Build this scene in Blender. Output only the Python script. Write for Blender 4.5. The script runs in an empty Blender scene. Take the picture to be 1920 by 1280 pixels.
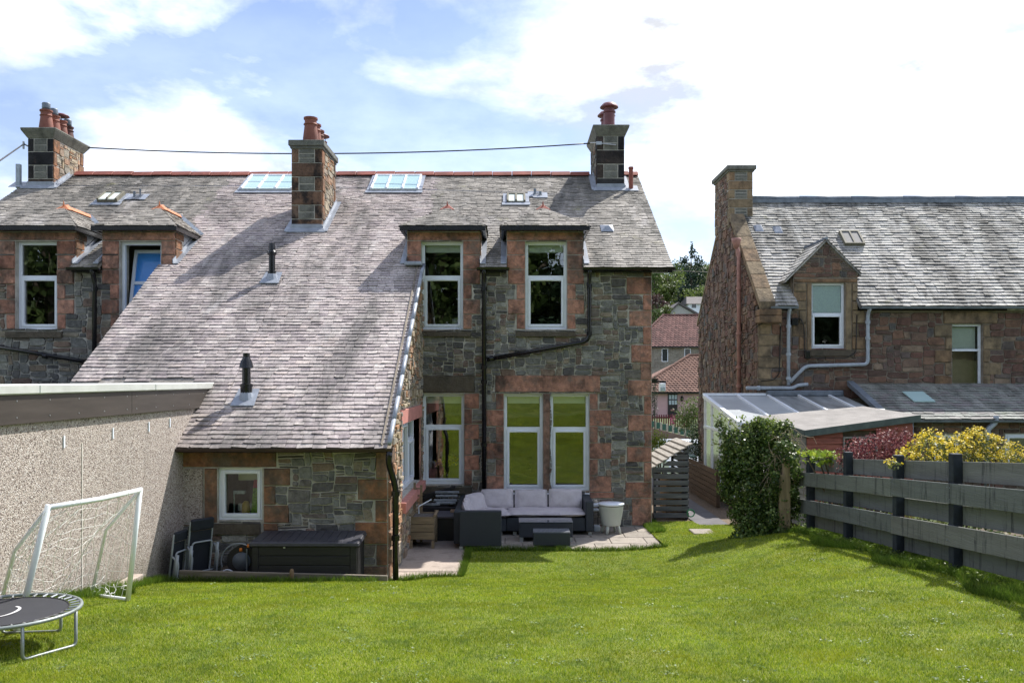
import bpy, bmesh, math, random
import numpy as np
from mathutils import Vector, Matrix, noise as mnoise
R = math.radians
S = bpy.context.scene
COL = S.collection
# ------------------------------------------------------------------ camera
EYE = 2.76
cam = bpy.data.objects.new('camera', bpy.data.cameras.new('camera'))
COL.objects.link(cam)
cam.location = (0, 0, EYE)
cam.rotation_euler = (R(90), 0, 0)
cam.data.lens = 30.0
cam.data.sensor_width = 36.0
cam.data.shift_y = 72 / 1920
cam.data.clip_start = 0.1
cam.data.clip_end = 2000
S.camera = cam
# ------------------------------------------------------------------ sky, sun, exposure
SUN_DIR = Vector((0.50, 0.60, 1.0)).normalized()
SUN_EL = math.asin(SUN_DIR.z)
SUN_AZ = math.atan2(SUN_DIR.x, SUN_DIR.y)
world = bpy.data.worlds.new("World")
S.world = world
world.use_nodes = True
wn, wl = world.node_tree.nodes, world.node_tree.links
wn.clear()
def wnode(t, **k):
    n = wn.new(t)
    for a, b in k.items(): setattr(n, a, b)
    return n
w_out = wnode('ShaderNodeOutputWorld'); w_bg = wnode('ShaderNodeBackground')
sky = wnode('ShaderNodeTexSky', sky_type='NISHITA', sun_disc=False, sun_elevation=SUN_EL, sun_rotation=SUN_AZ)
sky.air_density = 1.0; sky.dust_density = 0.6; sky.ozone_density = 1.3
w_tc = wnode('ShaderNodeTexCoord')
w_map = wnode('ShaderNodeMapping')                       # clouds flattened towards the horizon
w_map.inputs['Scale'].default_value = (1.0, 1.0, 2.3)
w_map.inputs['Location'].default_value = (4.54, -2.67, 0.45)
w_n1 = wnode('ShaderNodeTexNoise'); w_n1.inputs['Scale'].default_value = 1.9; w_n1.inputs['Detail'].default_value = 9; w_n1.inputs['Roughness'].default_value = 0.55; w_n1.inputs['Distortion'].default_value = 0.35
w_n2 = wnode('ShaderNodeTexNoise'); w_n2.inputs['Scale'].default_value = 4.2; w_n2.inputs['Detail'].default_value = 8; w_n2.inputs['Roughness'].default_value = 0.6
w_r1 = wnode('ShaderNodeMapRange'); w_r1.inputs['From Min'].default_value = 0.44; w_r1.inputs['From Max'].default_value = 0.635
w_r2 = wnode('ShaderNodeMapRange'); w_r2.inputs['From Min'].default_value = 0.36; w_r2.inputs['From Max'].default_value = 0.60; w_r2.inputs['To Min'].default_value = 1.15; w_r2.inputs['To Max'].default_value = 0.34
w_sep = wnode('ShaderNodeSeparateXYZ')
w_hz = wnode('ShaderNodeMapRange'); w_hz.inputs['From Min'].default_value = 0.0; w_hz.inputs['From Max'].default_value = 0.42; w_hz.inputs['To Min'].default_value = 0.38; w_hz.inputs['To Max'].default_value = 0.0
w_mx = wnode('ShaderNodeMath', operation='MAXIMUM')
w_cl = wnode('ShaderNodeVectorMath', operation='SCALE'); w_cl.inputs[0].default_value = (11.6, 12.0, 13.0)
w_mix = wnode('ShaderNodeMix', data_type='RGBA')
w_skb = wnode('ShaderNodeVectorMath', operation='MULTIPLY'); w_skb.inputs[1].default_value = (0.90, 0.86, 0.92)
wl.new(w_tc.outputs['Generated'], w_map.inputs['Vector'])
wl.new(w_map.outputs[0], w_n1.inputs['Vector']); wl.new(w_map.outputs[0], w_n2.inputs['Vector'])
wl.new(w_n1.outputs['Fac'], w_r1.inputs['Value']); wl.new(w_n2.outputs['Fac'], w_r2.inputs['Value'])
wl.new(w_tc.outputs['Generated'], w_sep.inputs[0]); wl.new(w_sep.outputs['Z'], w_hz.inputs['Value'])
wl.new(w_r1.outputs[0], w_mx.inputs[0]); wl.new(w_hz.outputs[0], w_mx.inputs[1])
wl.new(w_r2.outputs[0], w_cl.inputs['Scale'])
wl.new(sky.outputs[0], w_skb.inputs[0])
wl.new(w_mx.outputs[0], w_mix.inputs['Factor'])
wl.new(w_skb.outputs[0], w_mix.inputs['A']); wl.new(w_cl.outputs[0], w_mix.inputs['B'])
wl.new(w_mix.outputs['Result'], w_bg.inputs['Color']); w_bg.inputs['Strength'].default_value = 0.094
wl.new(w_bg.outputs[0], w_out.inputs[0])
sun = bpy.data.objects.new('sun', bpy.data.lights.new('sun', 'SUN'))
COL.objects.link(sun)
sun.data.energy = 3.3; sun.data.angle = R(0.53); sun.data.color = (1.0, 0.955, 0.88)
sun.rotation_euler = SUN_DIR.to_track_quat('Z', 'Y').to_euler()
S.view_settings.view_transform = 'Standard'; S.view_settings.look = 'None'
S.view_settings.gamma = 1; S.view_settings.use_curve_mapping = False
S.view_settings.exposure = 1.15
# ------------------------------------------------------------------ helpers
F_PX = 1600.0
def at(px, py, Y):                      # the place seen at a photograph pixel when it lies at depth Y
    return Vector(((px - 960) * Y / F_PX, Y, EYE + (712 - py) * Y / F_PX))
def ax(px, Y): return (px - 960) * Y / F_PX
def az(py, Y): return EYE + (712 - py) * Y / F_PX
ORG = {}
def org(o): return ORG.get(o.name, Vector((0, 0, 0))) if o else Vector((0, 0, 0))
def tag(o, label=None, cat=None, group=None, kind=None):
    if label: o['label'] = label
    if cat: o['category'] = cat
    if group: o['group'] = group
    if kind: o['kind'] = kind
    return o
def thing(name, loc, label, cat, group=None):
    o = bpy.data.objects.new(name, None); COL.objects.link(o)
    o.empty_display_size = 0.2; o.location = loc; ORG[o.name] = Vector(loc)
    return tag(o, label, cat, group)
def link(name, me, mat, parent):
    if mat is not None: me.materials.append(mat)
    o = bpy.data.objects.new(name, me); COL.objects.link(o)
    if parent is not None:
        o.parent = parent; ORG[o.name] = org(parent)
    return o
def pyd(name, vs, fs, mat, parent=None, smooth=False):
    off = org(parent)
    me = bpy.data.meshes.new(name)
    me.from_pydata([(v[0]-off.x, v[1]-off.y, v[2]-off.z) for v in vs], [], fs)
    if smooth: me.polygons.foreach_set('use_smooth', [True] * len(me.polygons))
    me.update()
    return link(name, me, mat, parent)
class MB:
    def __init__(s): s.v = []; s.f = []
    def add(s, vs, fs):
        n = len(s.v); s.v += [tuple(v) for v in vs]; s.f += [tuple(i + n for i in f) for f in fs]; return s
    def box(s, x0, x1, y0, y1, z0, z1, M=None):
        vs = [Vector((x, y, z)) for z in (z0, z1) for y in (y0, y1) for x in (x0, x1)]
        if M is not None: vs = [M @ v for v in vs]
        return s.add(vs, [(0, 2, 3, 1), (4, 5, 7, 6), (0, 1, 5, 4), (2, 6, 7, 3), (0, 4, 6, 2), (1, 3, 7, 5)])
    def hexa(s, a, b):                    # a, b: two loops of n points, capped
        n = len(a)
        fs = [tuple(range(n))[::-1], tuple(range(n, 2*n))] + [(i, (i+1) % n, n + (i+1) % n, n + i) for i in range(n)]
        return s.add(list(a) + list(b), fs)
    def bar(s, p, q, w, h=None, up=(0, 0, 1)):
        p, q = Vector(p), Vector(q); h = h or w
        d = (q - p).normalized(); upv = Vector(up)
        if abs(d.dot(upv)) > .95: upv = Vector((0, 1, 0))
        a = d.cross(upv).normalized() * w / 2; b = a.normalized().cross(d).normalized() * h / 2
        return s.hexa([p-a-b, p+a-b, p+a+b, p-a+b], [q-a-b, q+a-b, q+a+b, q-a+b])
    def tube(s, pts, r, n=8, cap=True):
        pts = [Vector(p) for p in pts]; rr = r if isinstance(r, (list, tuple)) else [r] * len(pts)
        base = len(s.v); prev = None
        for i, p in enumerate(pts):
            d = (pts[min(i+1, len(pts)-1)] - pts[max(i-1, 0)]).normalized()
            if prev is None:
                u = Vector((0, 0, 1)) if abs(d.z) < .9 else Vector((1, 0, 0))
                prev = d.cross(u).normalized()
            a = (prev - d * prev.dot(d)).normalized(); prev = a; b = d.cross(a)
            for k in range(n):
                t = 2 * math.pi * k / n
                s.v.append(tuple(p + (a * math.cos(t) + b * math.sin(t)) * rr[i]))
        for i in range(len(pts) - 1):
            for k in range(n):
                a0 = base + i*n + k; a1 = base + i*n + (k+1) % n
                s.f.append((a0, a1, a1 + n, a0 + n))
        if cap:
            s.f.append(tuple(base + k for k in range(n))[::-1]); s.f.append(tuple(base + (len(pts)-1)*n + k for k in range(n)))
        return s
    def lathe(s, c, prof, n=16, cap=True):   # prof: (radius, z)
        base = len(s.v)
        for r, z in prof:
            for k in range(n):
                t = 2 * math.pi * k / n
                s.v.append((c[0] + r*math.cos(t), c[1] + r*math.sin(t), c[2] + z))
        for i in range(len(prof) - 1):
            for k in range(n):
                a0 = base + i*n + k; a1 = base + i*n + (k+1) % n
                s.f.append((a0, a1, a1 + n, a0 + n))
        if cap:
            s.f.append(tuple(base + k for k in range(n))[::-1]); s.f.append(tuple(base + (len(prof)-1)*n + k for k in range(n)))
        return s
    def build(s, name, mat, parent=None, smooth=False, bevel=0, seg=1):
        o = pyd(name, s.v, s.f, mat, parent, smooth)
        if bevel:
            m = o.modifiers.new('bevel', 'BEVEL'); m.width = bevel; m.segments = seg; m.limit_method = 'ANGLE'
        return o
def arc_pts(pts, k=5, r=.08):             # round the corners of a polyline
    pts = [Vector(p) for p in pts]; out = [pts[0]]
    for i in range(1, len(pts)-1):
        a, b, c = pts[i-1], pts[i], pts[i+1]
        ra = min(r, (a-b).length*.45); rc = min(r, (c-b).length*.45)
        p = b + (a-b).normalized()*ra; q = b + (c-b).normalized()*rc
        for j in range(k+1):
            t = j/k; out.append(p*(1-t)**2 + b*2*t*(1-t) + q*t*t)
    return out + [pts[-1]]
def np_mesh(name, V, Fc, mat, parent=None, smooth=False):   # V (n,3), Fc (m,k) all faces with k corners
    off = org(parent)
    V = V - np.array([off.x, off.y, off.z])
    me = bpy.data.meshes.new(name)
    k = Fc.shape[1]; m = Fc.shape[0]
    me.vertices.add(len(V)); me.vertices.foreach_set('co', V.astype(np.float32).ravel())
    me.loops.add(m*k); me.loops.foreach_set('vertex_index', Fc.astype(np.int32).ravel())
    me.polygons.add(m); me.polygons.foreach_set('loop_start', np.arange(0, m*k, k, dtype=np.int32))
    me.polygons.foreach_set('loop_total', np.full(m, k, dtype=np.int32))
    if smooth: me.polygons.foreach_set('use_smooth', np.ones(m, dtype=bool))
    me.update(calc_edges=True)
    return link(name, me, mat, parent)
CAM0 = Vector((0, 0, EYE))
def emit(pieces, name, mat, parent, limit=300, label=None):
    """pieces: list of (verts, faces). The largest in the photograph become parts, the rest one joined part."""
    def key(p):
        v = p[0]; c = Vector(v[0]); n = len(v)
        a = sum((Vector(v[i]) - c).length for i in range(1, n)) / n
        return -(a / (c - CAM0).length)
    ps = sorted(pieces, key=key)
    for v, f in ps[:limit]: pyd(name, v, f, mat, parent)
    rest = ps[limit:]
    if rest:
        mb = MB()
        for v, f in rest: mb.add(v, f)
        tag(mb.build(name + 's', mat, parent), kind='stuff')
# ------------------------------------------------------------------ materials
def nt(name):
    m = bpy.data.materials.new(name); m.use_nodes = True
    n, l = m.node_tree.nodes, m.node_tree.links
    b = n['Principled BSDF']
    return m, n, l, b
def rgba(c): return (c[0], c[1], c[2], 1)
def ramp(n, cols, interp='LINEAR'):
    r = n.new('ShaderNodeValToRGB'); e = r.color_ramp.elements; r.color_ramp.interpolation = interp
    while len(e) < len(cols): e.new(1)
    for i, (p, c) in enumerate(cols): e[i].position = p; e[i].color = rgba(c)
    return r
def rnd_node(n, l):                        # one value per piece, joined or not
    g = n.new('ShaderNodeNewGeometry'); o = n.new('ShaderNodeObjectInfo')
    a = n.new('ShaderNodeMath'); a.operation = 'ADD'; l.new(g.outputs['Random Per Island'], a.inputs[0]); l.new(o.outputs['Random'], a.inputs[1])
    f = n.new('ShaderNodeMath'); f.operation = 'FRACT'; l.new(a.outputs[0], f.inputs[0])
    return f.outputs[0], g
def noise_node(n, l, g, scale, detail=5, rough=.6, stretch=None, dist=0):
    t = n.new('ShaderNodeTexNoise'); t.inputs['Scale'].default_value = scale; t.inputs['Detail'].default_value = detail
    t.inputs['Roughness'].default_value = rough; t.inputs['Distortion'].default_value = dist
    src = g.outputs['Position']
    if stretch:
        mp = n.new('ShaderNodeMapping'); mp.inputs['Scale'].default_value = stretch; l.new(src, mp.inputs['Vector']); src = mp.outputs[0]
    l.new(src, t.inputs['Vector'])
    return t
def mixc(n, l, fac, a, b, mode='MIX'):
    m = n.new('ShaderNodeMix'); m.data_type = 'RGBA'; m.blend_type = mode
    for s, v in (('Factor', fac), ('A', a), ('B', b)):
        if hasattr(v, 'is_output') or hasattr(v, 'links'): l.new(v, m.inputs[s])
        elif isinstance(v, (int, float)): m.inputs[s].default_value = v
        else: m.inputs[s].default_value = rgba(v)
    return m.outputs['Result']
def rng_node(n, l, src, a, b, c=0., d=1.):
    m = n.new('ShaderNodeMapRange')
    for k, v in (('From Min', a), ('From Max', b), ('To Min', c), ('To Max', d)): m.inputs[k].default_value = v
    l.new(src, m.inputs['Value']); return m.outputs[0]
def bump(n, l, b, src, strength, dist=.01):
    bp = n.new('ShaderNodeBump'); bp.inputs['Strength'].default_value = strength; bp.inputs['Distance'].default_value = dist
    l.new(src, bp.inputs['Height']); l.new(bp.outputs[0], b.inputs['Normal'])
def plain(name, c, rough=.6, metal=0., var=.15, vs=6., bmp=.0, bs=60., stretch=None, spec=.4):
    m, n, l, b = nt(name)
    g = n.new('ShaderNodeNewGeometry')
    t = noise_node(n, l, g, vs, 6, .65, stretch)
    lo = [x*(1-var) for x in c]; hi = [min(1, x*(1+var)) for x in c]
    r = ramp(n, [(.3, lo), (.7, hi)]); l.new(t.outputs['Fac'], r.inputs['Fac']); l.new(r.outputs[0], b.inputs['Base Color'])
    b.inputs['Roughness'].default_value = rough; b.inputs['Metallic'].default_value = metal; b.inputs['Specular IOR Level'].default_value = spec
    if bmp:
        t2 = noise_node(n, l, g, bs, 3, .6, stretch); bump(n, l, b, t2.outputs['Fac'], bmp)
    return m
def stone_mat(name, cols, dirt=(.012, .012, .012), dirt_amt=.6, tint=None, tint_rng=(.55, .7), bs=28., rough=.9, dirt_rng=(.5, .68), grain=.3):
    m, n, l, b = nt(name)
    rv, g = rnd_node(n, l)
    r = ramp(n, cols); l.new(rv, r.inputs['Fac'])
    t = noise_node(n, l, g, 9, 8, .7)
    c = mixc(n, l, grain, r.outputs[0], ramp_out(n, l, t.outputs['Fac'], [(.3, (.02, .02, .02)), (.7, (.9, .9, .88))]), 'OVERLAY')
    td = noise_node(n, l, g, 2.3, 7, .7, (1, 1, .7))
    f = rng_node(n, l, td.outputs['Fac'], dirt_rng[0], dirt_rng[1], 0, dirt_amt)
    c = mixc(n, l, f, c, dirt)
    if tint:
        tt = noise_node(n, l, g, 3.7, 6, .7); f2 = rng_node(n, l, tt.outputs['Fac'], tint_rng[0], tint_rng[1], 0, .75)
        c = mixc(n, l, f2, c, tint)
    l.new(c, b.inputs['Base Color']); b.inputs['Roughness'].default_value = rough; b.inputs['Specular IOR Level'].default_value = .25
    tb = noise_node(n, l, g, bs, 6, .65); bump(n, l, b, tb.outputs['Fac'], .9, .03)
    return m
def ramp_out(n, l, src, cols):
    r = ramp(n, cols); l.new(src, r.inputs['Fac']); return r.outputs[0]
MT = {}
MT['whin'] = stone_mat('whinstone_rubble', [(0, (0.086, 0.082, 0.084)), (.15, (0.150, 0.153, 0.148)), (.3, (0.241, 0.240, 0.225)), (.45, (0.115, 0.110, 0.110)), (.6, (0.293, 0.259, 0.200)), (.72, (0.206, 0.140, 0.110)), (.85, (0.177, 0.183, 0.177)), (1, (0.337, 0.333, 0.297))], dirt_amt=.35, grain=.45)
MT['sand'] = stone_mat('red_sandstone', [(0, (0.288, 0.139, 0.097)), (.3, (0.457, 0.228, 0.165)), (.55, (0.355, 0.183, 0.134)), (.8, (0.507, 0.269, 0.197)), (1, (0.254, 0.156, 0.118))], dirt=(.045, .038, .034), dirt_amt=.85, dirt_rng=(.46, .64), bs=18., tint=(.17, .145, .125), tint_rng=(.50, .68), grain=.55)
MT['sand_orange'] = stone_mat('orange_sandstone', [(0, (.228, .120, .072)), (.5, (.372, .168, .084)), (1, (.264, .162, .108))], dirt=(.08, .07, .055), dirt_amt=.85, dirt_rng=(.43, .60), bs=12., tint=(.15, .13, .10), tint_rng=(.50, .66), grain=.5)
MT['sand_black'] = stone_mat('sooty_sandstone', [(0, (.020, .021, .024)), (.4, (.045, .045, .047)), (.7, (.03, .03, .034)), (1, (.10, .075, .06))], dirt=(.010, .010, .012), dirt_amt=.8, dirt_rng=(.4, .6), bs=18., tint=(.20, .11, .07), tint_rng=(.60, .74))
MT['tan'] = stone_mat('tan_rubble', [(0, (.42, .33, .22)), (.3, (.33, .30, .25)), (.5, (.48, .25, .13)), (.75, (.24, .23, .21)), (1, (.50, .42, .30))], dirt=(.03, .03, .03), dirt_amt=.6)
MT['nb_stone'] = stone_mat('purple_brown_rubble', [(0, (0.105, 0.076, 0.063)), (.25, (0.183, 0.103, 0.083)), (.45, (0.123, 0.121, 0.117)), (.6, (0.239, 0.144, 0.099)), (.8, (0.155, 0.094, 0.077)), (1, (0.280, 0.213, 0.158))], dirt_amt=.6)
MT['nb_block'] = stone_mat('buff_sandstone', [(0, (.22, .17, .11)), (.5, (.29, .22, .14)), (1, (.25, .155, .09))], dirt=(.035, .032, .028), dirt_amt=.85, dirt_rng=(.44, .66), bs=10.)
MT['sill'] = stone_mat('weathered_sill_stone', [(0, (.10, .085, .065)), (1, (.13, .11, .085))], dirt=(.03, .035, .028), dirt_amt=.7)
MT['mortar'] = plain('lime_mortar', (.44, .42, .375), .95, var=.35, vs=5, bmp=.5, bs=50)
MT['mortar_dark'] = plain('old_mortar', (.22, .19, .155), .95, var=.35, vs=5, bmp=.5, bs=50)
def slate_mat(name, cols, stain=(.075, .075, .07), stain_amt=.75, moss=None, sscale=.75, srng=(.47, .66), stretch=(1.5, .45, .45), rough=.75):
    m, n, l, b = nt(name)
    rv, g = rnd_node(n, l)
    r = ramp(n, cols); l.new(rv, r.inputs['Fac'])
    t = noise_node(n, l, g, 26, 6, .75)
    c = mixc(n, l, .45, r.outputs[0], ramp_out(n, l, t.outputs['Fac'], [(.3, (.08, .08, .08)), (.7, (.95, .95, .95))]), 'OVERLAY')
    ts = noise_node(n, l, g, sscale, 7, .72, stretch, .4)
    c = mixc(n, l, rng_node(n, l, ts.outputs['Fac'], srng[0], srng[1], 0, stain_amt), c, stain)
    tw = noise_node(n, l, g, 1.35, 6, .75, stretch)
    c = mixc(n, l, rng_node(n, l, tw.outputs['Fac'], .56, .72, 0, .55), c, (.55, .52, .50))
    if moss:
        tm = noise_node(n, l, g, 1.1, 8, .75); c = mixc(n, l, rng_node(n, l, tm.outputs['Fac'], .60, .72, 0, .7), c, moss)
    l.new(c, b.inputs['Base Color']); b.inputs['Roughness'].default_value = rough; b.inputs['Specular IOR Level'].default_value = .35
    tb = noise_node(n, l, g, 30, 5, .7); bump(n, l, b, tb.outputs['Fac'], .5, .012)
    return m
MT['slate'] = slate_mat('lilac_grey_slate', stain_amt=.74, srng=(.45, .63), cols=[(0, (0.346, 0.294, 0.293)), (.2, (0.474, 0.413, 0.396)), (.45, (0.396, 0.345, 0.330)), (.6, (0.538, 0.482, 0.451)), (.8, (0.294, 0.250, 0.255)), (1, (0.512, 0.438, 0.402))])
MT['slate_side'] = slate_mat('weathered_grey_slate', srng=(.45, .60), cols=[(0, (.242, .220, .198)), (.3, (.330, .303, .270)), (.6, (.286, .264, .237)), (1, (.396, .363, .319))], moss=(.27, .26, .10), stain_amt=.7)
MT['slate_nb'] = slate_mat('pale_grey_slate', [(0, (.32, .32, .31)), (.3, (.44, .43, .41)), (.6, (.38, .365, .34)), (1, (.50, .49, .45))], stain=(.085, .085, .08), sscale=1.1, stain_amt=.9, srng=(.43, .58), moss=(.33, .33, .15), stretch=(1.3, .35, .35))
MT['slate_low'] = slate_mat('green_grey_slate', [(0, (.17, .18, .17)), (.5, (.26, .275, .25)), (1, (.22, .20, .20))], moss=(.20, .24, .14), sscale=1.6)
MT['white'] = plain('white_upvc', (.80, .85, .93), .35, var=.03)
MT['cream'] = plain('cream_upvc', (.74, .76, .68), .4, var=.04)
MT['black'] = plain('black_gloss_iron', (.008, .008, .010), .25, var=.3, spec=.5)
MT['gutter_brown'] = plain('dark_brown_gutter', (.035, .018, .015), .5, var=.4, vs=4)
MT['sand_sooty'] = stone_mat('soot_stained_sandstone', [(0, (.13, .08, .058)), (.4, (.22, .13, .085)), (.7, (.16, .115, .085)), (1, (.24, .135, .095))], dirt=(.018, .017, .018), dirt_amt=.92, dirt_rng=(.44, .56), bs=18.)
MT['lead'] = plain('lead_sheet', (.29, .32, .37), .45, .15, var=.25, vs=5)
MT['lead_dark'] = plain('old_lead', (.17, .20, .24), .5, .2, var=.35, vs=4)
MT['ridge'] = plain('red_clay_ridge', (.27, .085, .062), .75, var=.35, vs=3, bmp=.2)
MT['ridge_orange'] = plain('orange_clay_ridge', (.52, .19, .09), .75, var=.25, vs=4)
MT['pot'] = plain('terracotta_pot', (.21, .078, .055), .7, var=.4, vs=2.2)
MT['pot_dark'] = plain('maroon_pot', (.16, .055, .06), .5, var=.3, vs=3)
MT['pot_sooty'] = plain('sooty_pot', (.10, .05, .045), .8, var=.5, vs=3)
MT['coping'] = stone_mat('chimney_coping_stone', [(0, (.16, .165, .15)), (1, (.20, .20, .175))], dirt=(.06, .062, .055), dirt_amt=.8)
MT['pipe_grey'] = plain('grey_blue_pipe', (.36, .41, .47), .5, var=.2, vs=6)
MT['pipe_pink'] = plain('faded_red_pipe', (.36, .19, .16), .6, var=.25, vs=6)
MT['steel'] = plain('galvanised_steel', (.45, .47, .48), .4, .7, var=.2)
MT['pinkpaint'] = plain('pink_painted_stone', (.52, .225, .19), .75, var=.18, vs=7, bmp=.3, bs=25)
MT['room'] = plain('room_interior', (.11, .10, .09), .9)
MT['blind'] = plain('roller_blind', (.80, .83, .78), .8, var=.05)
def glass_mat(name, base=.10, tint=(.85, .9, .88), wav=.02, rough=.0):
    m = bpy.data.materials.new(name); m.use_nodes = True; n, l = m.node_tree.nodes, m.node_tree.links; n.clear()
    o = n.new('ShaderNodeOutputMaterial'); mx = n.new('ShaderNodeMixShader'); tr = n.new('ShaderNodeBsdfTransparent'); gl = n.new('ShaderNodeBsdfGlossy')
    fr = n.new('ShaderNodeFresnel'); fr.inputs['IOR'].default_value = 1.5
    ad = n.new('ShaderNodeMath'); ad.operation = 'ADD'; ad.inputs[1].default_value = base; ad.use_clamp = True
    l.new(fr.outputs[0], ad.inputs[0]); l.new(ad.outputs[0], mx.inputs[0])
    tr.inputs[0].default_value = rgba(tint); gl.inputs['Color'].default_value = (.95, .97, .97, 1); gl.inputs['Roughness'].default_value = rough
    g = n.new('ShaderNodeNewGeometry'); t = n.new('ShaderNodeTexNoise'); t.inputs['Scale'].default_value = 2.2; l.new(g.outputs['Position'], t.inputs['Vector'])
    bp = n.new('ShaderNodeBump'); bp.inputs['Strength'].default_value = wav; bp.inputs['Distance'].default_value = .1; l.new(t.outputs['Fac'], bp.inputs['Height']); l.new(bp.outputs[0], gl.inputs['Normal'])
    l.new(tr.outputs[0], mx.inputs[1]); l.new(gl.outputs[0], mx.inputs[2]); l.new(mx.outputs[0], o.inputs[0])
    return m
MT['glass'] = glass_mat('window_glass', .13, wav=.012)
MT['glass_clear'] = glass_mat('clear_window_glass', .02)
def leaf_mat(name, cols, trans=.35, rough=.5, pos_scale=1.2, dark=.55):
    m = bpy.data.materials.new(name); m.use_nodes = True; n, l = m.node_tree.nodes, m.node_tree.links; b = n['Principled BSDF']; o = n['Material Output']
    rv, g = rnd_node(n, l); r = ramp(n, cols); l.new(rv, r.inputs['Fac'])
    t = noise_node(n, l, g, pos_scale, 5, .6); f = rng_node(n, l, t.outputs['Fac'], .35, .65, dark, 1.25)
    vm = n.new('ShaderNodeVectorMath'); vm.operation = 'SCALE'; l.new(r.outputs[0], vm.inputs[0]); l.new(f, vm.inputs['Scale'])
    l.new(vm.outputs[0], b.inputs['Base Color']); b.inputs['Roughness'].default_value = rough; b.inputs['Specular IOR Level'].default_value = .3
    tr = n.new('ShaderNodeBsdfTranslucent'); l.new(vm.outputs[0], tr.inputs[0])
    mx = n.new('ShaderNodeMixShader'); mx.inputs[0].default_value = trans
    l.new(b.outputs[0], mx.inputs[1]); l.new(tr.outputs[0], mx.inputs[2]); l.new(mx.outputs[0], o.inputs[0])
    return m
# ------------------------------------------------------------------ masonry and slating
class Fr:                                   # wall frame: u along, z up, d outwards
    def __init__(s, O, U, N): s.O, s.U, s.N = Vector(O), Vector(U), Vector(N)
    def p(s, u, z, d=0.): return s.O + s.U*u + s.N*d + Vector((0, 0, z))
def wall_slices(mb, fr, cuts, z0, ztop, openings, th=.4):
    cuts = sorted(set(cuts))
    for a, b in zip(cuts[:-1], cuts[1:]):
        if b - a < 1e-4: continue
        m = (a+b)/2; segs = []; lo = z0
        for (ua, ub, za, zb) in sorted([o for o in openings if o[0]-1e-5 <= m <= o[1]+1e-5], key=lambda o: o[2]):
            if za > lo: segs.append((lo, za, lo, za))
            lo = zb
        segs.append((lo, ztop(a+1e-4), lo, ztop(b-1e-4)))
        for l0, t0, l1, t1 in segs:
            if t0 <= l0 and t1 <= l1: continue
            mb.hexa([fr.p(a, l0), fr.p(b, l1), fr.p(b, t1), fr.p(a, t0)], [fr.p(a, l0, -th), fr.p(b, l1, -th), fr.p(b, t1, -th), fr.p(a, t0, -th)])
def masonry(u0, u1, z0, z1, inside, rg, cu=.05, cz=.04, wr=(3, 9), hr=(2, 5)):
    nu, nz = int(round((u1-u0)/cu)), int(round((z1-z0)/cz))
    free = [[inside(u0+(i+.5)*cu, z0+(j+.5)*cz) for i in range(nu)] for j in range(nz)]
    out = []
    for j in range(nz):
        i = 0
        while i < nu:
            if not free[j][i]: i += 1; continue
            h = rg.choices(range(hr[0], hr[1]+1), weights=[3.4, 3.4, 2.2, 1.3, .8, .5, .3][:hr[1]-hr[0]+1])[0]
            w = rg.randint(*wr)
            if h >= 4: w = max(3, min(w, h+3))
            k = 0
            while i+k < nu and free[j][i+k] and k < w: k += 1
            if k == w:
                q = k
                while i+q < nu and free[j][i+q]: q += 1
                if q - k <= 1: k = q
            hh = 1
            while hh < h and j+hh < nz and all(free[j+hh][i:i+k]): hh += 1
            if j+hh+1 <= nz-1 and hh >= 2 and all(free[j+hh][i:i+k]) and not any(free[j+hh+1][i:i+k]): hh += 1
            for jj in range(j, j+hh):
                for ii in range(i, i+k): free[jj][ii] = False
            out.append((u0+i*cu, u0+(i+k)*cu, z0+j*cz, z0+(j+hh)*cz)); i += k
    return out
def stone(fr, rc, rg, gap=.005, d=(.010, .030), jit=.011, cut=.35, ins=.007, warp=.0):
    a, b, c, e = rc; a += gap; b -= gap; c += gap*.85; e -= gap*.85
    w, h = b-a, e-c
    if w < .01 or h < .01: return None
    j = lambda: rg.uniform(-jit, jit*.3)
    P = [(a-j()*.6, c-j()*.5), (b+j()*.6, c-j()*.5), (b+j()*.6, e+j()*.5), (a-j()*.6, e+j()*.5)]
    out = []
    for k, (x, z) in enumerate(P):
        if rg.random() < cut and w > .08 and h > .06:
            cx = rg.uniform(.08, .26)*w; cz = rg.uniform(.10, .36)*h
            sx = 1 if k in (0, 3) else -1; sz = 1 if k < 2 else -1
            q = [(x, z+sz*cz), (x+sx*cx, z)]
            if k in (1, 3): q.reverse()
            out += q
        else: out.append((x, z))
    n = len(out); cx = (a+b)/2; cz = (c+e)/2; dd = rg.uniform(*d)
    ix = max(.3, 1-2*ins/w); iz = max(.3, 1-2*ins/h)
    if warp:
        ww = lambda x, z: (x+warp*math.sin(z*9.7+x*2.3+1.1*math.sin(x*5.1+z*3.3)), z+warp*.55*math.sin(x*6.9+z*4.1+1.3*math.sin(z*7.7)))
        out = [ww(x, z) for x, z in out]; cx, cz = ww(cx, cz)
    v = [fr.p(x, z, -.004) for x, z in out] + [fr.p(cx+(x-cx)*ix, cz+(z-cz)*iz, dd+rg.uniform(-.006, .006)) for x, z in out]
    f = [tuple(range(n, 2*n))] + [(i, (i+1) % n, n+(i+1) % n, n+i) for i in range(n)]
    if fr.U.cross(Vector((0, 0, 1))).dot(fr.N) < 0: f = [t[::-1] for t in f]
    return (v, f)
def stones(fr, rects, rg, **k):
    return [s for s in (stone(fr, r, rg, **k) for r in rects) if s]
def inr(u, z, rs, m=0.): return any(a-m < u < b+m and c-m < z < d+m for a, b, c, d in rs)
def jamb(edge, side, z0, z1, long, short, n, start=0, first=None):
    """alternating blocks beside an opening; side -1: to the left of edge"""
    out = []; h = (z1-z0)/n
    for i in range(n):
        w = long if (i+start) % 2 == 0 else short
        out.append((edge-w, edge, z0+i*h, z0+(i+1)*h) if side < 0 else (edge, edge+w, z0+i*h, z0+(i+1)*h))
    return out
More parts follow.
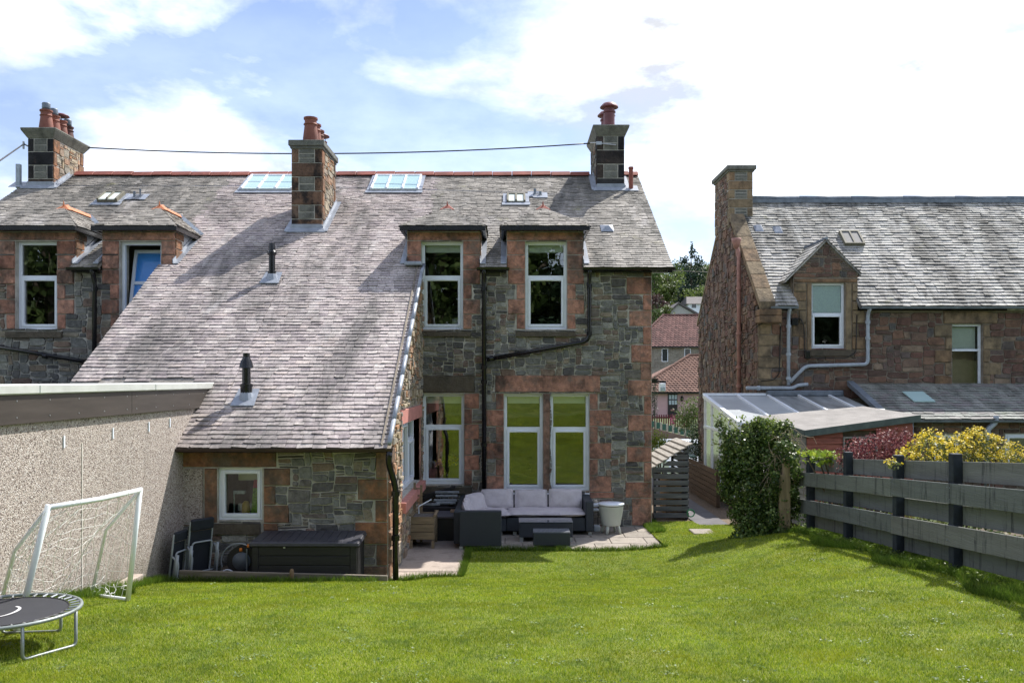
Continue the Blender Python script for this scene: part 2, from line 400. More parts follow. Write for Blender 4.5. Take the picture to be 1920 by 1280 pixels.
def slate_plane(A, B, up, vmax, intervals, rg, e=.14, w=(.13, .24), t=.012, e_top=None, holes=()):
    """A->B along the eave, up: unit vector up the slope; intervals(v)->(u0,u1); returns slates"""
    A, B = Vector(A), Vector(B); U = (B-A).normalized(); V = Vector(up).normalized(); N = U.cross(V).normalized()
    if N.z < 0: N = -N
    out = []; v = -.03; row = 0
    while v < vmax - .02:
        ex = e + ((e_top or e) - e) * max(0, v) / vmax
        vt = min(v+ex*1.12, vmax)
        l0, l1 = intervals(max(v, 0)); h0, h1 = intervals(vt)
        u = min(l0, h0) - rg.uniform(0, w[1])
        mu0, mu1 = min(l0, h0), max(l1, h1)
        spans = [(mu0, mu1)]
        for (ha, hb, va, vb) in holes:
            if va < v+ex*.6 and v+ex*.4 < vb:
                ns = []
                for s0, s1 in spans:
                    if hb <= s0 or ha >= s1: ns.append((s0, s1)); continue
                    if ha > s0: ns.append((s0, ha))
                    if hb < s1: ns.append((hb, s1))
                spans = ns
        us = []
        while u < mu1:
            ww = rg.uniform(*w); us.append((u, u+ww)); u += ww
        for s0, s1 in spans:
            for a, b in us:
                a1, b1 = max(a, s0), min(b, s1)
                if b1 - a1 < .02: continue
                if s1 - b1 < .04: b1 = s1
                g = .0025
                la, lb = max(a1, l0)+g, min(b1, l1)-g; ta, tb = max(a1, h0)+g, min(b1, h1)-g
                if lb-la < .01 and tb-ta < .01: continue
                if lb < la: lb = la = (la+lb)/2 if tb > ta else la
                if tb < ta: ta = tb = min(max((la+lb)/2, h0), h1)
                z = t*rg.uniform(1.6, 2.7); zt = rg.uniform(.0, .004); dv = rg.uniform(-.012, .006); tl = rg.uniform(-.004, .004); sk = rg.uniform(-.006, .006)
                q = lambda uu, vv, dd: A + U*uu + V*vv + N*dd
                vs = [q(la, v+dv-sk, z+tl), q(lb, v+dv+sk, z-tl), q(tb, vt, zt+.004), q(ta, vt, zt+.004), q(la, v+dv-sk, z+tl-t*1.3), q(lb, v+dv+sk, z-tl-t*1.3)]
                if rg.random() < .12:   # a corner broken off
                    c = rg.uniform(.02, .05); s = rg.random() < .5
                    if s: vs = [q(la, v+dv+c*.6, z), q(la+c, v+dv, z), q(lb, v+dv, z), q(tb, vt, zt+.004), q(ta, vt, zt+.004), q(la, v+dv+c*.6, z-t*1.3), q(la+c, v+dv, z-t*1.3), q(lb, v+dv, z-t*1.3)]; out.append((vs, [(0, 1, 2, 3, 4), (0, 5, 6, 1), (1, 6, 7, 2)])); continue
                out.append((vs, [(0, 1, 2, 3), (0, 4, 5, 1), (0, 3, 4), (1, 5, 2)]))
        v += ex; row += 1
    return out
def rect_iv(a, b): return lambda v: (a, b)
# ------------------------------------------------------------------ terrain
def sm(t): t = np.clip(t, 0, 1); return t*t*(3-2*t)
PC = ([-60, -20, -10, -5, 0, 4, 6, 8, 10, 11.5, 12.2, 13.6, 17], [6.5, 4.2, 2.1, 1.25, .95, .90, .80, .62, .32, .085, .015, .015, .0])
PL = ([-60, -20, -10, -5, 0, 5, 7, 8, 8.9, 10, 10.84, 10.92, 17], [6.5, 4.2, 2.1, 1.25, .95, .88, .77, .67, .51, .35, .20, -.03, -.03])
PR = ([-60, -20, -10, -5, 0, 4, 7, 8.8, 11, 13.2, 14.5, 16.5, 17], [6.5, 4.2, 2.1, 1.35, 1.1, 1.0, .89, .77, .58, .40, .17, .03, .0])
PF = ([17, 22, 30, 50, 65, 72, 100, 140, 180, 260, 400, 900], [-.05, -.1, -1.1, -1.3, -.5, -.3, 1.0, 5.5, 14, 24, 26, 26])
def height(x, y):
    x = np.asarray(x, float); y = np.asarray(y, float)
    c, l, r = np.interp(y, *PC), np.interp(y, *PL), np.interp(y, *PR)
    wl_ = 1 - sm((x+1.9)/1.0); wr_ = sm((x-1.6)/2.9)
    h = c*(1-wl_)*(1-wr_) + l*wl_ + r*wr_*(1-wl_)
    h = h + .004*np.sin(x*1.9+y*.8)*np.cos(y*1.3-x*.5)*(y < 12.5)
    return h
def H(x, y): return float(height(x, y))
def grid_mesh(name, xs, ys, zf, mat, keep=None, smooth=True):
    X, Y = np.meshgrid(xs, ys); Z = zf(X, Y); nx = len(xs)
    V = np.stack([X.ravel(), Y.ravel(), Z.ravel()], 1)
    I = np.arange(len(V)).reshape(len(ys), nx)
    Q = np.stack([I[:-1, :-1], I[:-1, 1:], I[1:, 1:], I[1:, :-1]], -1).reshape(-1, 4)
    if keep is not None:
        c = V[Q].mean(1); Q = Q[keep(c[:, 0], c[:, 1])]
    return np_mesh(name, V, Q, mat, None, smooth)
def ground_z(X, Y):
    near = height(X, np.minimum(Y, 17)) - .07
    near = np.where((X < -4.5) & (Y > 3), np.minimum(near, -.05), near)
    near = np.where(X > 4.9, near - .12*sm((X-4.9)/2), near)
    far = np.interp(Y, *PF) + .9*np.sin(X/23.)*sm((Y-90)/80)
    k = sm((Y-16.9)/.4)
    return near*(1-k) + far*k
m, n, l, b = nt('lawn_soil_and_thatch')
g = n.new('ShaderNodeNewGeometry')
t = noise_node(n, l, g, 1.4, 7, .7); t2 = noise_node(n, l, g, 60, 3, .7)
c = ramp_out(n, l, t.outputs['Fac'], [(.3, (.085, .13, .026)), (.5, (.145, .19, .042)), (.7, (.22, .24, .065))])
c = mixc(n, l, .5, c, ramp_out(n, l, t2.outputs['Fac'], [(.3, (.2, .2, .2)), (.7, (.8, .8, .8))]), 'OVERLAY')
l.new(c, b.inputs['Base Color']); b.inputs['Roughness'].default_value = .9; b.inputs['Specular IOR Level'].default_value = .1
bump(n, l, b, t2.outputs['Fac'], .8, .02)
MT['lawn'] = m
MT['soil'] = plain('brown_soil', (.09, .07, .045), .95, var=.5, vs=3, bmp=.8, bs=20)
MT['far_ground'] = plain('distant_grassland', (.075, .10, .035), .95, var=.4, vs=.08)
xs = np.concatenate([np.arange(-260, -20, 20), np.arange(-20, -5, 1.5), np.arange(-5, 5.01, .5), np.arange(6, 20, 1.5), np.arange(20, 281, 20)])
ys = np.concatenate([np.arange(-460, -60, 40), np.arange(-60, -4, 4), np.arange(-4, 3, .5), np.arange(3, 17.2, .25), np.arange(17.25, 30, 1.), np.arange(30, 100, 5), np.arange(100, 900, 25)])
tag(grid_mesh('ground', xs, ys, ground_z, MT['far_ground']), kind='structure')
def in_lawn(x, y):
    paved = ((x > -4.5) & (x < -1.7) & (y > 10.84)) | ((x > -1.72) & (x < -.74) & (y > 11.78)) | ((x > -.75) & (x < 2.5 + (y-13.8)*-.02) & (y > 13.78))
    paved |= (x < 2.65) & (y > 15.95) | (y > 16.55) | ((x > 3.5) & (y > 15.9) & (x < 4.7))
    return ~paved
xs = np.arange(-4.5, 4.86, .1); ys = np.concatenate([np.arange(-58, 2, 1.5), np.arange(2, 16.8, .1)])
tag(grid_mesh('lawn', xs, ys, lambda X, Y: height(X, Y), MT['lawn'], in_lawn), kind='structure')
# lawn grass: blades in one mesh, denser towards the camera
def grass_blades(name, N, xr, yr, keep, hrange, wrange, mat, seed, ypow=1.7, lean=.6, fan=True):
    rs = np.random.RandomState(seed)
    y = yr[0] + (yr[1]-yr[0]) * rs.rand(N)**ypow; x = xr[0] + (xr[1]-xr[0])*rs.rand(N)
    k = keep(x, y) & ((np.abs(x) < .62*y + .3) | (not fan)); x, y = x[k], y[k]; n_ = len(x)
    z = height(x, y)
    clump = .5 + .5*np.sin(x*7.1+np.cos(y*5.3)*2)*np.sin(y*6.3+np.sin(x*4.7)*2)
    hh = (hrange[0] + (hrange[1]-hrange[0])*rs.rand(n_)) * (.75+.5*clump)
    w = (wrange[0] + (wrange[1]-wrange[0])*rs.rand(n_)) * (.8 + y/14)
    a = rs.rand(n_)*6.283; la = rs.rand(n_)*6.283; lm = hh*lean*rs.rand(n_)**.6
    dx, dy = np.cos(a)*w/2, np.sin(a)*w/2; tx, ty = np.cos(la)*lm, np.sin(la)*lm
    V = np.empty((n_, 3, 3))
    V[:, 0] = np.stack([x-dx, y-dy, z-.004], 1); V[:, 1] = np.stack([x+dx, y+dy, z-.004], 1); V[:, 2] = np.stack([x+tx, y+ty, z+hh], 1)
    o = np_mesh(name, V.reshape(-1, 3), np.arange(n_*3).reshape(-1, 3), mat)
    return tag(o, kind='stuff')
m = leaf_mat('lawn_grass_blades', [(0, (.07, .14, .010)), (.3, (.22, .32, .018)), (.65, (.36, .43, .034)), (.9, (.48, .50, .08)), (1, (.60, .58, .28))], trans=.35, rough=.6, pos_scale=1.1, dark=.82)
n_, l_ = m.node_tree.nodes, m.node_tree.links
vm_ = [q for q in n_ if q.type == 'VECT_MATH'][0]; g_ = [q for q in n_ if q.type == 'NEW_GEOMETRY'][0]
t_a = noise_node(n_, l_, g_, 4.5, 6, .72); t_b = noise_node(n_, l_, g_, 2.1, 5, .65)
src = vm_.outputs[0]; outs = [lk.to_socket for lk in src.links]
c1 = mixc(n_, l_, rng_node(n_, l_, t_a.outputs['Fac'], .50, .64, 0, .65), src, (.13, .21, .055))
c2 = mixc(n_, l_, rng_node(n_, l_, t_b.outputs['Fac'], .52, .68, 0, .55), c1, (.34, .36, .02))
for o_ in outs: l_.new(c2, o_)
n_['Principled BSDF'].inputs['Specular IOR Level'].default_value = .08
MT['blade'] = m
o = grass_blades('lawn_grass', 900000, (-4.5, 4.75), (5.0, 16.55), in_lawn, (.010, .026), (.003, .0065), m, 3, lean=1.0)
tag(o, 'short mown green grass covering the sloping back garden', 'grass')
o = grass_blades('upper_lawn_grass', 260000, (-4.2, 4.4), (-9, 5.0), lambda x, y: x == x, (.02, .045), (.010, .018), m, 13, ypow=1.0, lean=1.0, fan=False)
tag(o, 'mown grass on the upper part of the garden around the viewpoint', 'grass')
m2 = leaf_mat('long_grass_blades', [(0, (.07, .14, .012)), (.5, (.11, .20, .016)), (1, (.19, .25, .04))], trans=.4, rough=.6)
def edge_keep(x, y):
    f = (x > 4.28 + .15*np.sin(y*3.1)) & (x < 4.85) & (y < 14.3)
    p = (np.abs(y-13.74) < .07) & (x > -.72) & (x < 2.5)
    q = (x < -4.28) & (y < 10.8) | (np.abs(y-10.74) < .06) & (x < -1.7) | (np.abs(y-11.72) < .05) & (x < -.74) & (x > -1.7) | (np.abs(x+.70) < .04) & (y > 11.7) & (y < 13.8)
    r_ = (x > 2.45) & (x < 2.75) & (y > 15.2) | (np.hypot(x+4.42, y-8.95) < .42)
    return (f | p | q | r_) & in_lawn(x, y) | ((x > 4.55) & (x < 4.85) & (y < 14.3) & in_lawn(x, y))
o = grass_blades('long_edge_grass', 900000, (-4.5, 4.86), (6.5, 16.5), edge_keep, (.035, .105), (.004, .008), m2, 5, ypow=1.1, lean=.9)
tag(o, 'longer unmown grass tufts along the fence, walls and patio edges', 'grass')
# broad-leaved weeds and clover in the turf
rs = np.random.RandomState(44); CL = []
for i in range(260):
    y = 5.2+8*rs.rand()**1.5; x = rs.uniform(-.6, .6)*y
    if -4.3 < x < 4.4 and in_lawn(np.array([x]), np.array([y]))[0]:
        for k in range(rs.randint(4, 22)):
            a, r_ = rs.rand()*6.283, rs.rand()*.07; CL.append((x+r_*math.cos(a), y+r_*math.sin(a), H(x, y)+.012+rs.rand()*.012))
CL = np.array(CL); n_ = len(CL); T = rs.randn(n_, 3); T[:, 2] *= .3; T /= np.linalg.norm(T, axis=1, keepdims=True); Bt = np.stack([-T[:, 1], T[:, 0], rs.randn(n_)*.3], 1); sz_ = (.006+.006*rs.rand(n_))[:, None]
V = np.stack([CL-T*sz_, CL+Bt*sz_*.8, CL+T*sz_, CL-Bt*sz_*.8], 1)
o = np_mesh('lawn_clover', V.reshape(-1, 3), np.arange(n_*4).reshape(-1, 4), leaf_mat('clover_leaves', [(0, (.10, .17, .05)), (.7, (.20, .27, .10)), (1, (.26, .33, .10))], trans=.2))
tag(o, 'tiny clover leaves scattered through the mown lawn', 'clover', kind='stuff')
# paving
def slab_mat(name, c, speck=.5, vs=3.): 
    m, n, l, b = nt(name); rv, g = rnd_node(n, l)
    r = ramp(n, [(0, [x*.85 for x in c]), (1, [x*1.12 for x in c])]); l.new(rv, r.inputs['Fac'])
    t = noise_node(n, l, g, 130, 2, .5); c2 = mixc(n, l, speck, r.outputs[0], ramp_out(n, l, t.outputs['Fac'], [(.3, (.12, .12, .12)), (.7, (.88, .88, .88))]), 'OVERLAY')
    td = noise_node(n, l, g, vs, 7, .7); c3 = mixc(n, l, rng_node(n, l, td.outputs['Fac'], .5, .7, 0, .6), c2, [x*.38 for x in c])
    l.new(c3, b.inputs['Base Color']); b.inputs['Roughness'].default_value = .88; bump(n, l, b, t.outputs['Fac'], .5, .01); return m
MT['slab'] = slab_mat('concrete_paving_slab', (.30, .265, .225))
MT['slab_pink'] = slab_mat('pinkish_concrete', (.40, .335, .285), .35)
bed = tag(MB().box(-.72, 2.52, 13.80, 15.97, -.12, -.018).build('patio', MT['soil']), kind='structure')
rg = random.Random(4)
y = 13.80
for j in range(4):
    x = -.72 - (.0 if j % 2 else .3); w = .6
    while x < 2.5:
        a, b_ = max(x, -.72), min(x+w, 2.5-(j*.004))
        if b_-a > .05:
            dz = rg.uniform(-.004, .004)
            MB().box(a+.005, b_-.005, y+.005, min(y+.54, 15.96)-.005, -.02, .018+dz).build('paving_slab', MT['slab'], bed, bevel=.006)
        x += w
    y += .54
path = tag(MB().box(-1.72, -.745, 11.80, 15.98, -.12, -.015).build('concrete_path', MT['soil']), kind='structure')
for (y0, y1) in ((11.80, 12.22), (12.23, 13.78), (13.79, 15.97)):
    MB().box(-1.70, -.75, y0, y1, -.02, .02 if y0 > 12 else .014).build('paving_slab', MT['slab_pink'], path, bevel=.006)
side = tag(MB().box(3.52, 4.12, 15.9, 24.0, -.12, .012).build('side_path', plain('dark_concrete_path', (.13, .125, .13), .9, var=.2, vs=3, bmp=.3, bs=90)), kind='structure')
tag(MB().box(2.66, 3.51, 16.6, 24, -.14, -.01).box(4.13, 4.9, 15.0, 24, -.14, -.008).build('gravel_strip', plain('brown_gravel', (.16, .12, .085), .95, var=.6, vs=40, bmp=1., bs=60)), kind='structure')
tag(MB().box(-4.5, -1.7, 10.86, 11.7, -.12, -.01).build('gravel_bed', plain('grey_gravel', (.14, .13, .12), .95, var=.6, vs=35, bmp=1., bs=60)), kind='structure')
o = MB().box(ax(1296, 15.0), ax(1337, 15.0), 14.75, 15.22, H(3.3, 15)-.03, H(3.3, 15)+.022).build('stepping_stone', MT['slab'], bevel=.01)
tag(o, 'pale square stepping stone set in the grass by the timber store', 'stepping stone')
# ------------------------------------------------------------------ windows
def window(parent, fr, u0, u1, z0, z1, zt=None, blind=0., mat='white', recess=.11, glass='glass', sashes=True, fw=.055, cill=True, tilt=None, vent=True):
    mb = MB()
    def bx(b, a0, a1, c0, c1, d0, d1):
        b.hexa([fr.p(a0, c0, d0), fr.p(a1, c0, d0), fr.p(a1, c1, d0), fr.p(a0, c1, d0)], [fr.p(a0, c0, d1), fr.p(a1, c0, d1), fr.p(a1, c1, d1), fr.p(a0, c1, d1)])
    D0, D1 = -recess-.07, -recess
    bx(mb, u0, u0+fw, z0, z1, D0, D1); bx(mb, u1-fw, u1, z0, z1, D0, D1)
    bx(mb, u0+fw, u1-fw, z0, z0+fw, D0, D1-.002); bx(mb, u0+fw, u1-fw, z1-fw, z1, D0, D1-.002)
    if zt: bx(mb, u0+fw, u1-fw, zt-fw*.5, zt+fw*.5, D0, D1-.002)
    w = mb.build('window', MT[mat], parent, bevel=.004)
    if cill:
        c = MB(); bx(c, u0-.012, u1+.012, z0-.035, z0-.001, D0, D1+.05); c.build('window_cill', MT[mat], w, bevel=.004)
    def sash(a, b_, c, d, s=.045):
        q = MB()
        for r in ((a, a+s, c, d), (b_-s, b_, c, d), (a+s, b_-s, c, c+s), (a+s, b_-s, d-s, d)): bx(q, *r, D0+.012, D1+.014)
        o = q.build('sash', MT[mat], w, bevel=.004)
        if vent:
            m_ = (a+b_)/2; v = MB(); bx(v, m_-.17, m_+.17, d-s+.012, d-s+.026, D1+.0145, D1+.022); v.build('trickle_vent', MT[mat], w)
        return (a+s, b_-s, c+s, d-s)
    def pane(a, b_, c, d):
        q = MB(); P = [fr.p(a-.005, c-.005, D0+.03), fr.p(b_+.005, c-.005, D0+.03), fr.p(b_+.005, d+.005, D0+.03), fr.p(a-.005, d+.005, D0+.03)]
        q.add(P, [(0, 1, 2, 3)]); q.build('pane', MT[glass], w)
    i0, i1, j0, j1 = u0+fw, u1-fw, z0+fw, z1-fw
    if zt:
        pane(i0, i1, zt+fw*.5, j1)
        pane(*(sash(i0, i1, j0, zt-fw*.5) if sashes else (i0, i1, j0, zt-fw*.5)))
    else: pane(*(sash(i0, i1, j0, j1) if sashes else (i0, i1, j0, j1)))
    if blind:
        q = MB(); bx(q, i0+.01, i1-.01, j1-blind, j1+.01, D0-.05, D0-.044); q.build('blind', MT['blind'], w)
    return w
# ------------------------------------------------------------------ the two halves of the stone house
FY = 16.0; FR = Fr((0, FY, 0), (1, 0, 0), (0, -1, 0))
def X(px): return ax(px, FY)
def Z(py): return az(py, FY)
S_UP, S_LO = .62, .687
E_Y, E_Z = 15.8, 4.85           # lip of the main eave
L_Y, L_Z = 11.45, 1.86          # lip of the long back roof
R_Y = 20.24; R_Z = E_Z + S_UP*(R_Y-E_Y)
def roofz(y): return E_Z + S_UP*(y-E_Y) if y > E_Y else L_Z + S_LO*(y-L_Y)
XM = -4.14                      # party line between the two houses
def mir(x): return 2*XM - x
house = thing('stone_house', (0.45, FY, 0), 'grey rubble and red sandstone house with sofa patio, right half of the pair', 'house', 'stone houses around the garden')
adj = thing('adjoining_house', (-8.9, FY, 0), 'left half of the pair of stone houses, rising behind the pebble-dashed flat-roofed garage', 'house', 'stone houses around the garden')
DA, DB = (-1.97, -.60), (-.10, 1.33)             # dormer walls
DTOP = 5.56
def blocks_upper(x0, x1, z0, z1, d0, d1, rg):
    """sandstone round an upstairs window x0..x1, in a dormer d0..d1"""
    out = [(d0, d1, z1+.01, DTOP-.03)]           # lintel band
    n = 4
    for i in range(n):                            # above the eave the jambs fill the dormer
        a, b_ = 4.83 - (4.83-(z1+.01))*i/3 if i else 4.83, 0
    hs = [4.83 + (z1+.01-4.83)*k/2 for k in range(3)]
    for k in range(2): out += [(d0, x0, hs[k], hs[k+1]), (x1, d1, hs[k], hs[k+1])]
    k = 4; h = (4.83-z0)/k
    for i in range(k):
        w = .33 if i % 2 else .17
        out.append((x1, x1+w, z0+i*h, z0+(i+1)*h))
        if x0 > -1.6 or x0 < -6: out.append((x0-w, x0, z0+i*h, z0+(i+1)*h))
    return out
def rub_quads(rg): pass
UW = [(X(790), X(868)), (X(985), X(1063))]; UZ0, UZ1 = Z(617), Z(452)
# --- main house facade
rg = random.Random(11)
win_m = [(UW[0][0], UW[0][1], UZ0, UZ1), (UW[1][0], UW[1][1], UZ0, UZ1), (X(792), X(870), Z(908), Z(738)), (X(945), X(1018), Z(920), Z(738)), (X(1032), X(1105), Z(920), Z(738))]
def ztop_m(u): return DTOP if DA[0] < u < DA[1] or DB[0] < u < DB[1] else 4.80
mb = MB(); XR = 2.62
cuts = [-1.97, -1.71, XR, DA[1], DB[0], DB[1]] + [w[0] for w in win_m] + [w[1] for w in win_m]
def zt_main(u): return ztop_m(u)
wall_slices(mb, FR, [c for c in cuts if c >= -1.71], 0, zt_main, win_m)
wall_slices(mb, FR, [-1.97, -1.712], 4.3, zt_main, win_m)
gside = Fr((XR, 0, 0), (0, 1, 0), (1, 0, 0))
wall_slices(mb, gside, [FY+.401, R_Y, 24.6], 0, lambda u: min(roofz(u), 2*R_Z-roofz(u))-.12, [])
mb.box(-1.7, XR-.4, 24.2, 24.6, 0, 4.75)
wall_m = mb.build('wall', MT['mortar'], house)
bl = []
for w, dd in zip(win_m[:2], (DA, DB)): bl += blocks_upper(w[0], w[1], w[2], w[3], dd[0], dd[1], rg)
bl = [b_ for b_ in bl if not (b_[1] <= X(790)+.01 and b_[0] < -1.98)]
# quoins on the right corner, from the photograph's alternation
q = [(505, 519, 1205), (519, 552, 1174), (552, 582, 1205), (582, 612, 1179), (612, 646, 1205), (646, 680, 1183), (680, 712, 1200), (712, 742, 1176), (742, 777, 1207), (777, 808, 1177), (808, 837, 1207), (837, 866, 1175), (866, 903, 1207), (903, 933, 1172), (933, 985, 1184)]
bl += [(X(x), XR, Z(b_), Z(a)) for a, b_, x in q]
g1, g2, g3 = win_m[2:]
bl += [(X(928), X(1126), Z(735), Z(703)), (X(1018), X(1032), Z(920), Z(737))]            # pair lintel, mullion
bl += jamb(g3[1], 1, Z(922), Z(737), .42, .165, 6, 0)
bl += [(X(1105), X(1152), Z(934), Z(922))]
bl += jamb(g2[0], -1, Z(922), Z(737), .335, .16, 6, 0)
bl += jamb(g1[1], 1, Z(910), Z(737), .29, .155, 6, 1)
sill_m = [(X(790), X(884), Z(632), Z(617)-.04), (X(966), X(1080), Z(632), Z(617)-.04), (X(788), X(886), Z(926), Z(908)-.04)]
dark_lint = [(X(788), X(891), Z(737), Z(703))]
res = win_m + bl + sill_m + dark_lint
pl = stones(FR, bl, rg, d=(.012, .024), jit=.004, cut=.0, ins=.008)
emit(pl, 'sandstone_block', MT['sand'], wall_m)
for r in sill_m: 
    pyd('window_sill', *stone(FR, (r[0], r[1], r[2], r[3]), rg, d=(.06, .065), jit=.003, cut=0), MT['sill'], wall_m)
for r in dark_lint: pyd('lintel', *stone(FR, r, rg, d=(.03, .035), jit=.006, cut=0, ins=.02), MT['sill'], wall_m)
ok = lambda u, z: not inr(u, z, res) and z < ztop_m(u)-.03 and u > -1.69
rr = masonry(-1.70, XR, .0, 5.56, ok, rg, cu=.040, cz=.033, wr=(3, 9), hr=(2, 5))
rub = stones(FR, rr, rg, warp=.017, gap=.0045)
# lowest sooty plinth course
# --- extension: front wall and lit side wall
EYF = 11.7; FE = Fr((0, EYF, 0), (1, 0, 0), (0, -1, 0)); XE = lambda p: ax(p, EYF); ZE = lambda p: az(p, EYF)
XS = -1.70; FS = Fr((XS, 0, 0), (0, 1, 0), (1, 0, 0))
we = (XE(408), XE(492), ZE(975), ZE(877))
mb = MB()
wall_slices(mb, FE, [-4.62, we[0], we[1], XS], 0, lambda u: 1.83, [we])
ws = (13.08, 15.62, .93, 2.07)
wall_slices(mb, FS, [EYF+.401, ws[0], ws[1], FY-.001, 14.35], 0, lambda u: roofz(u)-.10, [ws])
wall_e = mb.build('extension_wall', MT['mortar'], house)
be = [(XE(519), XE(519), 0, 0)]
be = [(XE(339), XE(519), ZE(876), ZE(846)), (XE(383), we[0], ZE(980), ZE(877)), (XE(494), XE(545), ZE(910), ZE(877)), (XE(494), XE(518), ZE(946), ZE(910)), (XE(494), XE(543), ZE(980), ZE(946)), (XE(493), XE(523), ZE(995), ZE(980))]
qe = [(845, 897, 704), (897, 937, 670), (937, 978, 703), (978, 1020, 665), (1020, 1060, 705), (1060, 1089, 672)]
bq = [(XE(x), XS-.0, ZE(b_), ZE(a)) for a, b_, x in qe]
sill_e = (XE(356), XE(490), ZE(1002), ZE(980)); harl = (-4.56, XE(382), ZE(980), ZE(877))
emit(stones(FE, be + bq, rg, d=(.02, .035), jit=.004, cut=0, ins=.012), 'sandstone_block', MT['sand_orange'], wall_e)
pyd('window_sill', *stone(FE, sill_e, rg, d=(.05, .055), jit=.004, cut=0), MT['sill'], wall_e)
# harled panel left of the little window
m, n, l, b = nt('pebble_dash')
g = n.new('ShaderNodeNewGeometry')
v = n.new('ShaderNodeTexVoronoi'); v.inputs['Scale'].default_value = 88; l.new(g.outputs['Position'], v.inputs['Vector'])
sx = n.new('ShaderNodeSeparateColor'); l.new(v.outputs['Color'], sx.inputs[0])
c = ramp_out(n, l, sx.outputs[0], [(0, (.10, .075, .065)), (.18, (.20, .155, .135)), (.28, (.36, .30, .26)), (.6, (.43, .37, .32)), (.85, (.51, .455, .405)), (1, (.64, .60, .56))])
tb = noise_node(n, l, g, .9, 5, .6); c = mixc(n, l, rng_node(n, l, tb.outputs['Fac'], .45, .75, 0, .35), c, (.33, .28, .245))
tst = noise_node(n, l, g, 2.6, 6, .7, (1, 1, .13)); c = mixc(n, l, rng_node(n, l, tst.outputs['Fac'], .52, .72, 0, .42), c, (.20, .175, .15))
sz = n.new('ShaderNodeSeparateXYZ'); l.new(g.outputs['Position'], sz.inputs[0]); tdb = noise_node(n, l, g, 4, 6, .7)
ad_ = n.new('ShaderNodeMath'); ad_.operation = 'MULTIPLY_ADD'; l.new(tdb.outputs['Fac'], ad_.inputs[0]); ad_.inputs[1].default_value = -.9; l.new(sz.outputs['Z'], ad_.inputs[2])
c = mixc(n, l, rng_node(n, l, ad_.outputs[0], -.05, .35, .55, 0), c, (.14, .13, .09))
l.new(c, b.inputs['Base Color']); b.inputs['Roughness'].default_value = .92
mv = n.new('ShaderNodeMath'); mv.operation = 'SUBTRACT'; mv.inputs[0].default_value = .6; l.new(v.outputs['Distance'], mv.inputs[1])
bump(n, l, b, mv.outputs[0], 1.0, .006)
MT['harl'] = m
pyd('harled_panel', *stone(FE, (harl[0], harl[1], harl[2], harl[3]), rg, d=(.02, .02), jit=0, cut=0), MT['harl'], wall_e)
rese = [we, sill_e, harl] + be + bq
rr = masonry(-4.6, XS, 0.0, 1.82, lambda u, z: not inr(u, z, rese), rg, cu=.045, cz=.036, wr=(2, 9), hr=(1, 5))
rub += stones(FE, rr, rg, warp=.017, gap=.0045)
pk = [(12.92, 15.80, 2.08, 2.30)]
ress = [(ws[0]-.12, ws[1]+.2, .70, 2.32)]
sb = []
for i in range(8): sb.append((EYF+.0, EYF+(.42 if i % 2 else .24), .0+i*.228, .0+(i+1)*.228))
emit(stones(FS, sb, rg, d=(.02, .05), jit=.01, cut=0, ins=.02), 'sandstone_block', MT['sand_orange'], wall_e)
rr = masonry(EYF, FY-.02, 0, 4.7, lambda u, z: not inr(u, z, ress+sb) and z < roofz(u)-.16, rg, cu=.05, cz=.04, wr=(2, 7), hr=(1, 4))
emit(stones(FS, rr, rg, d=(.015, .06)), 'rubble_stone', MT['tan'], wall_e, 200)
emit(rub, 'rubble_stone', MT['whin'], wall_m)
q = MB(); q.hexa([FS.p(12.92, 2.08, -.05), FS.p(15.8, 2.08, -.05), FS.p(15.8, 2.30, -.05), FS.p(12.92, 2.30, -.05)], [FS.p(12.92, 2.08, .035), FS.p(15.8, 2.08, .035), FS.p(15.8, 2.30, .035), FS.p(12.92, 2.30, .035)])
q.build('painted_lintel', MT['pinkpaint'], wall_e, bevel=.006)
q = MB()
for a, b_ in ((12.95, 13.08), (15.62, 15.80)): q.hexa([FS.p(a, .93, -.2), FS.p(b_, .93, -.2), FS.p(b_, 2.08, -.2), FS.p(a, 2.08, -.2)], [FS.p(a, .93, .02), FS.p(b_, .93, .02), FS.p(b_, 2.08, .02), FS.p(a, 2.08, .02)])
q.build('window_jamb', MT['sand'], wall_e, bevel=.006)
q = MB(); q.hexa([FS.p(12.9, .74, -.2), FS.p(15.85, .74, -.2), FS.p(15.85, .92, -.2), FS.p(12.9, .92, -.2)], [FS.p(12.9, .74, .10), FS.p(15.85, .74, .10), FS.p(15.85, .90, .10), FS.p(12.9, .90, .10)])
q.build('painted_window_sill', MT['pinkpaint'], wall_e, bevel=.006)
for a, b_, t in ((13.08, 13.95, 1.72), (13.95, 14.75, None), (14.75, 15.62, 1.72)): window(house, FS, a, b_, .93, 2.07, t, recess=.10, glass='glass_clear')
window(house, FE, *we, None, 0, 'white', recess=.06, glass='glass_clear', fw=.04)
for i, w in enumerate(win_m):
    window(house, FR, *w, w[3]-(w[3]-w[2])*(.40 if i < 2 else .36), .13, glass='glass')
MB().box(win_m[3][0], win_m[4][1], FY-.03, FY+.2, Z(920)-.075, Z(920)-.037).build('window_cill', MT['white'], house, bevel=.004)
# rooms behind the glass
def room(parent, x0, x1, y0, y1, z0, z1):
    P = [(x, y, z) for z in (z0, z1) for y in (y0, y1) for x in (x0, x1)]
    pyd('room', P, [(0, 1, 3, 2), (4, 6, 7, 5), (2, 3, 7, 6), (0, 2, 6, 4), (1, 5, 7, 3)], MT['room'], parent)
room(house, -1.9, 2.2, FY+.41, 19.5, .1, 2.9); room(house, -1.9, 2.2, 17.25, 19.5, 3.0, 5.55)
room(house, -4.1, -2.12, 12.12, 15.9, .05, 1.95)
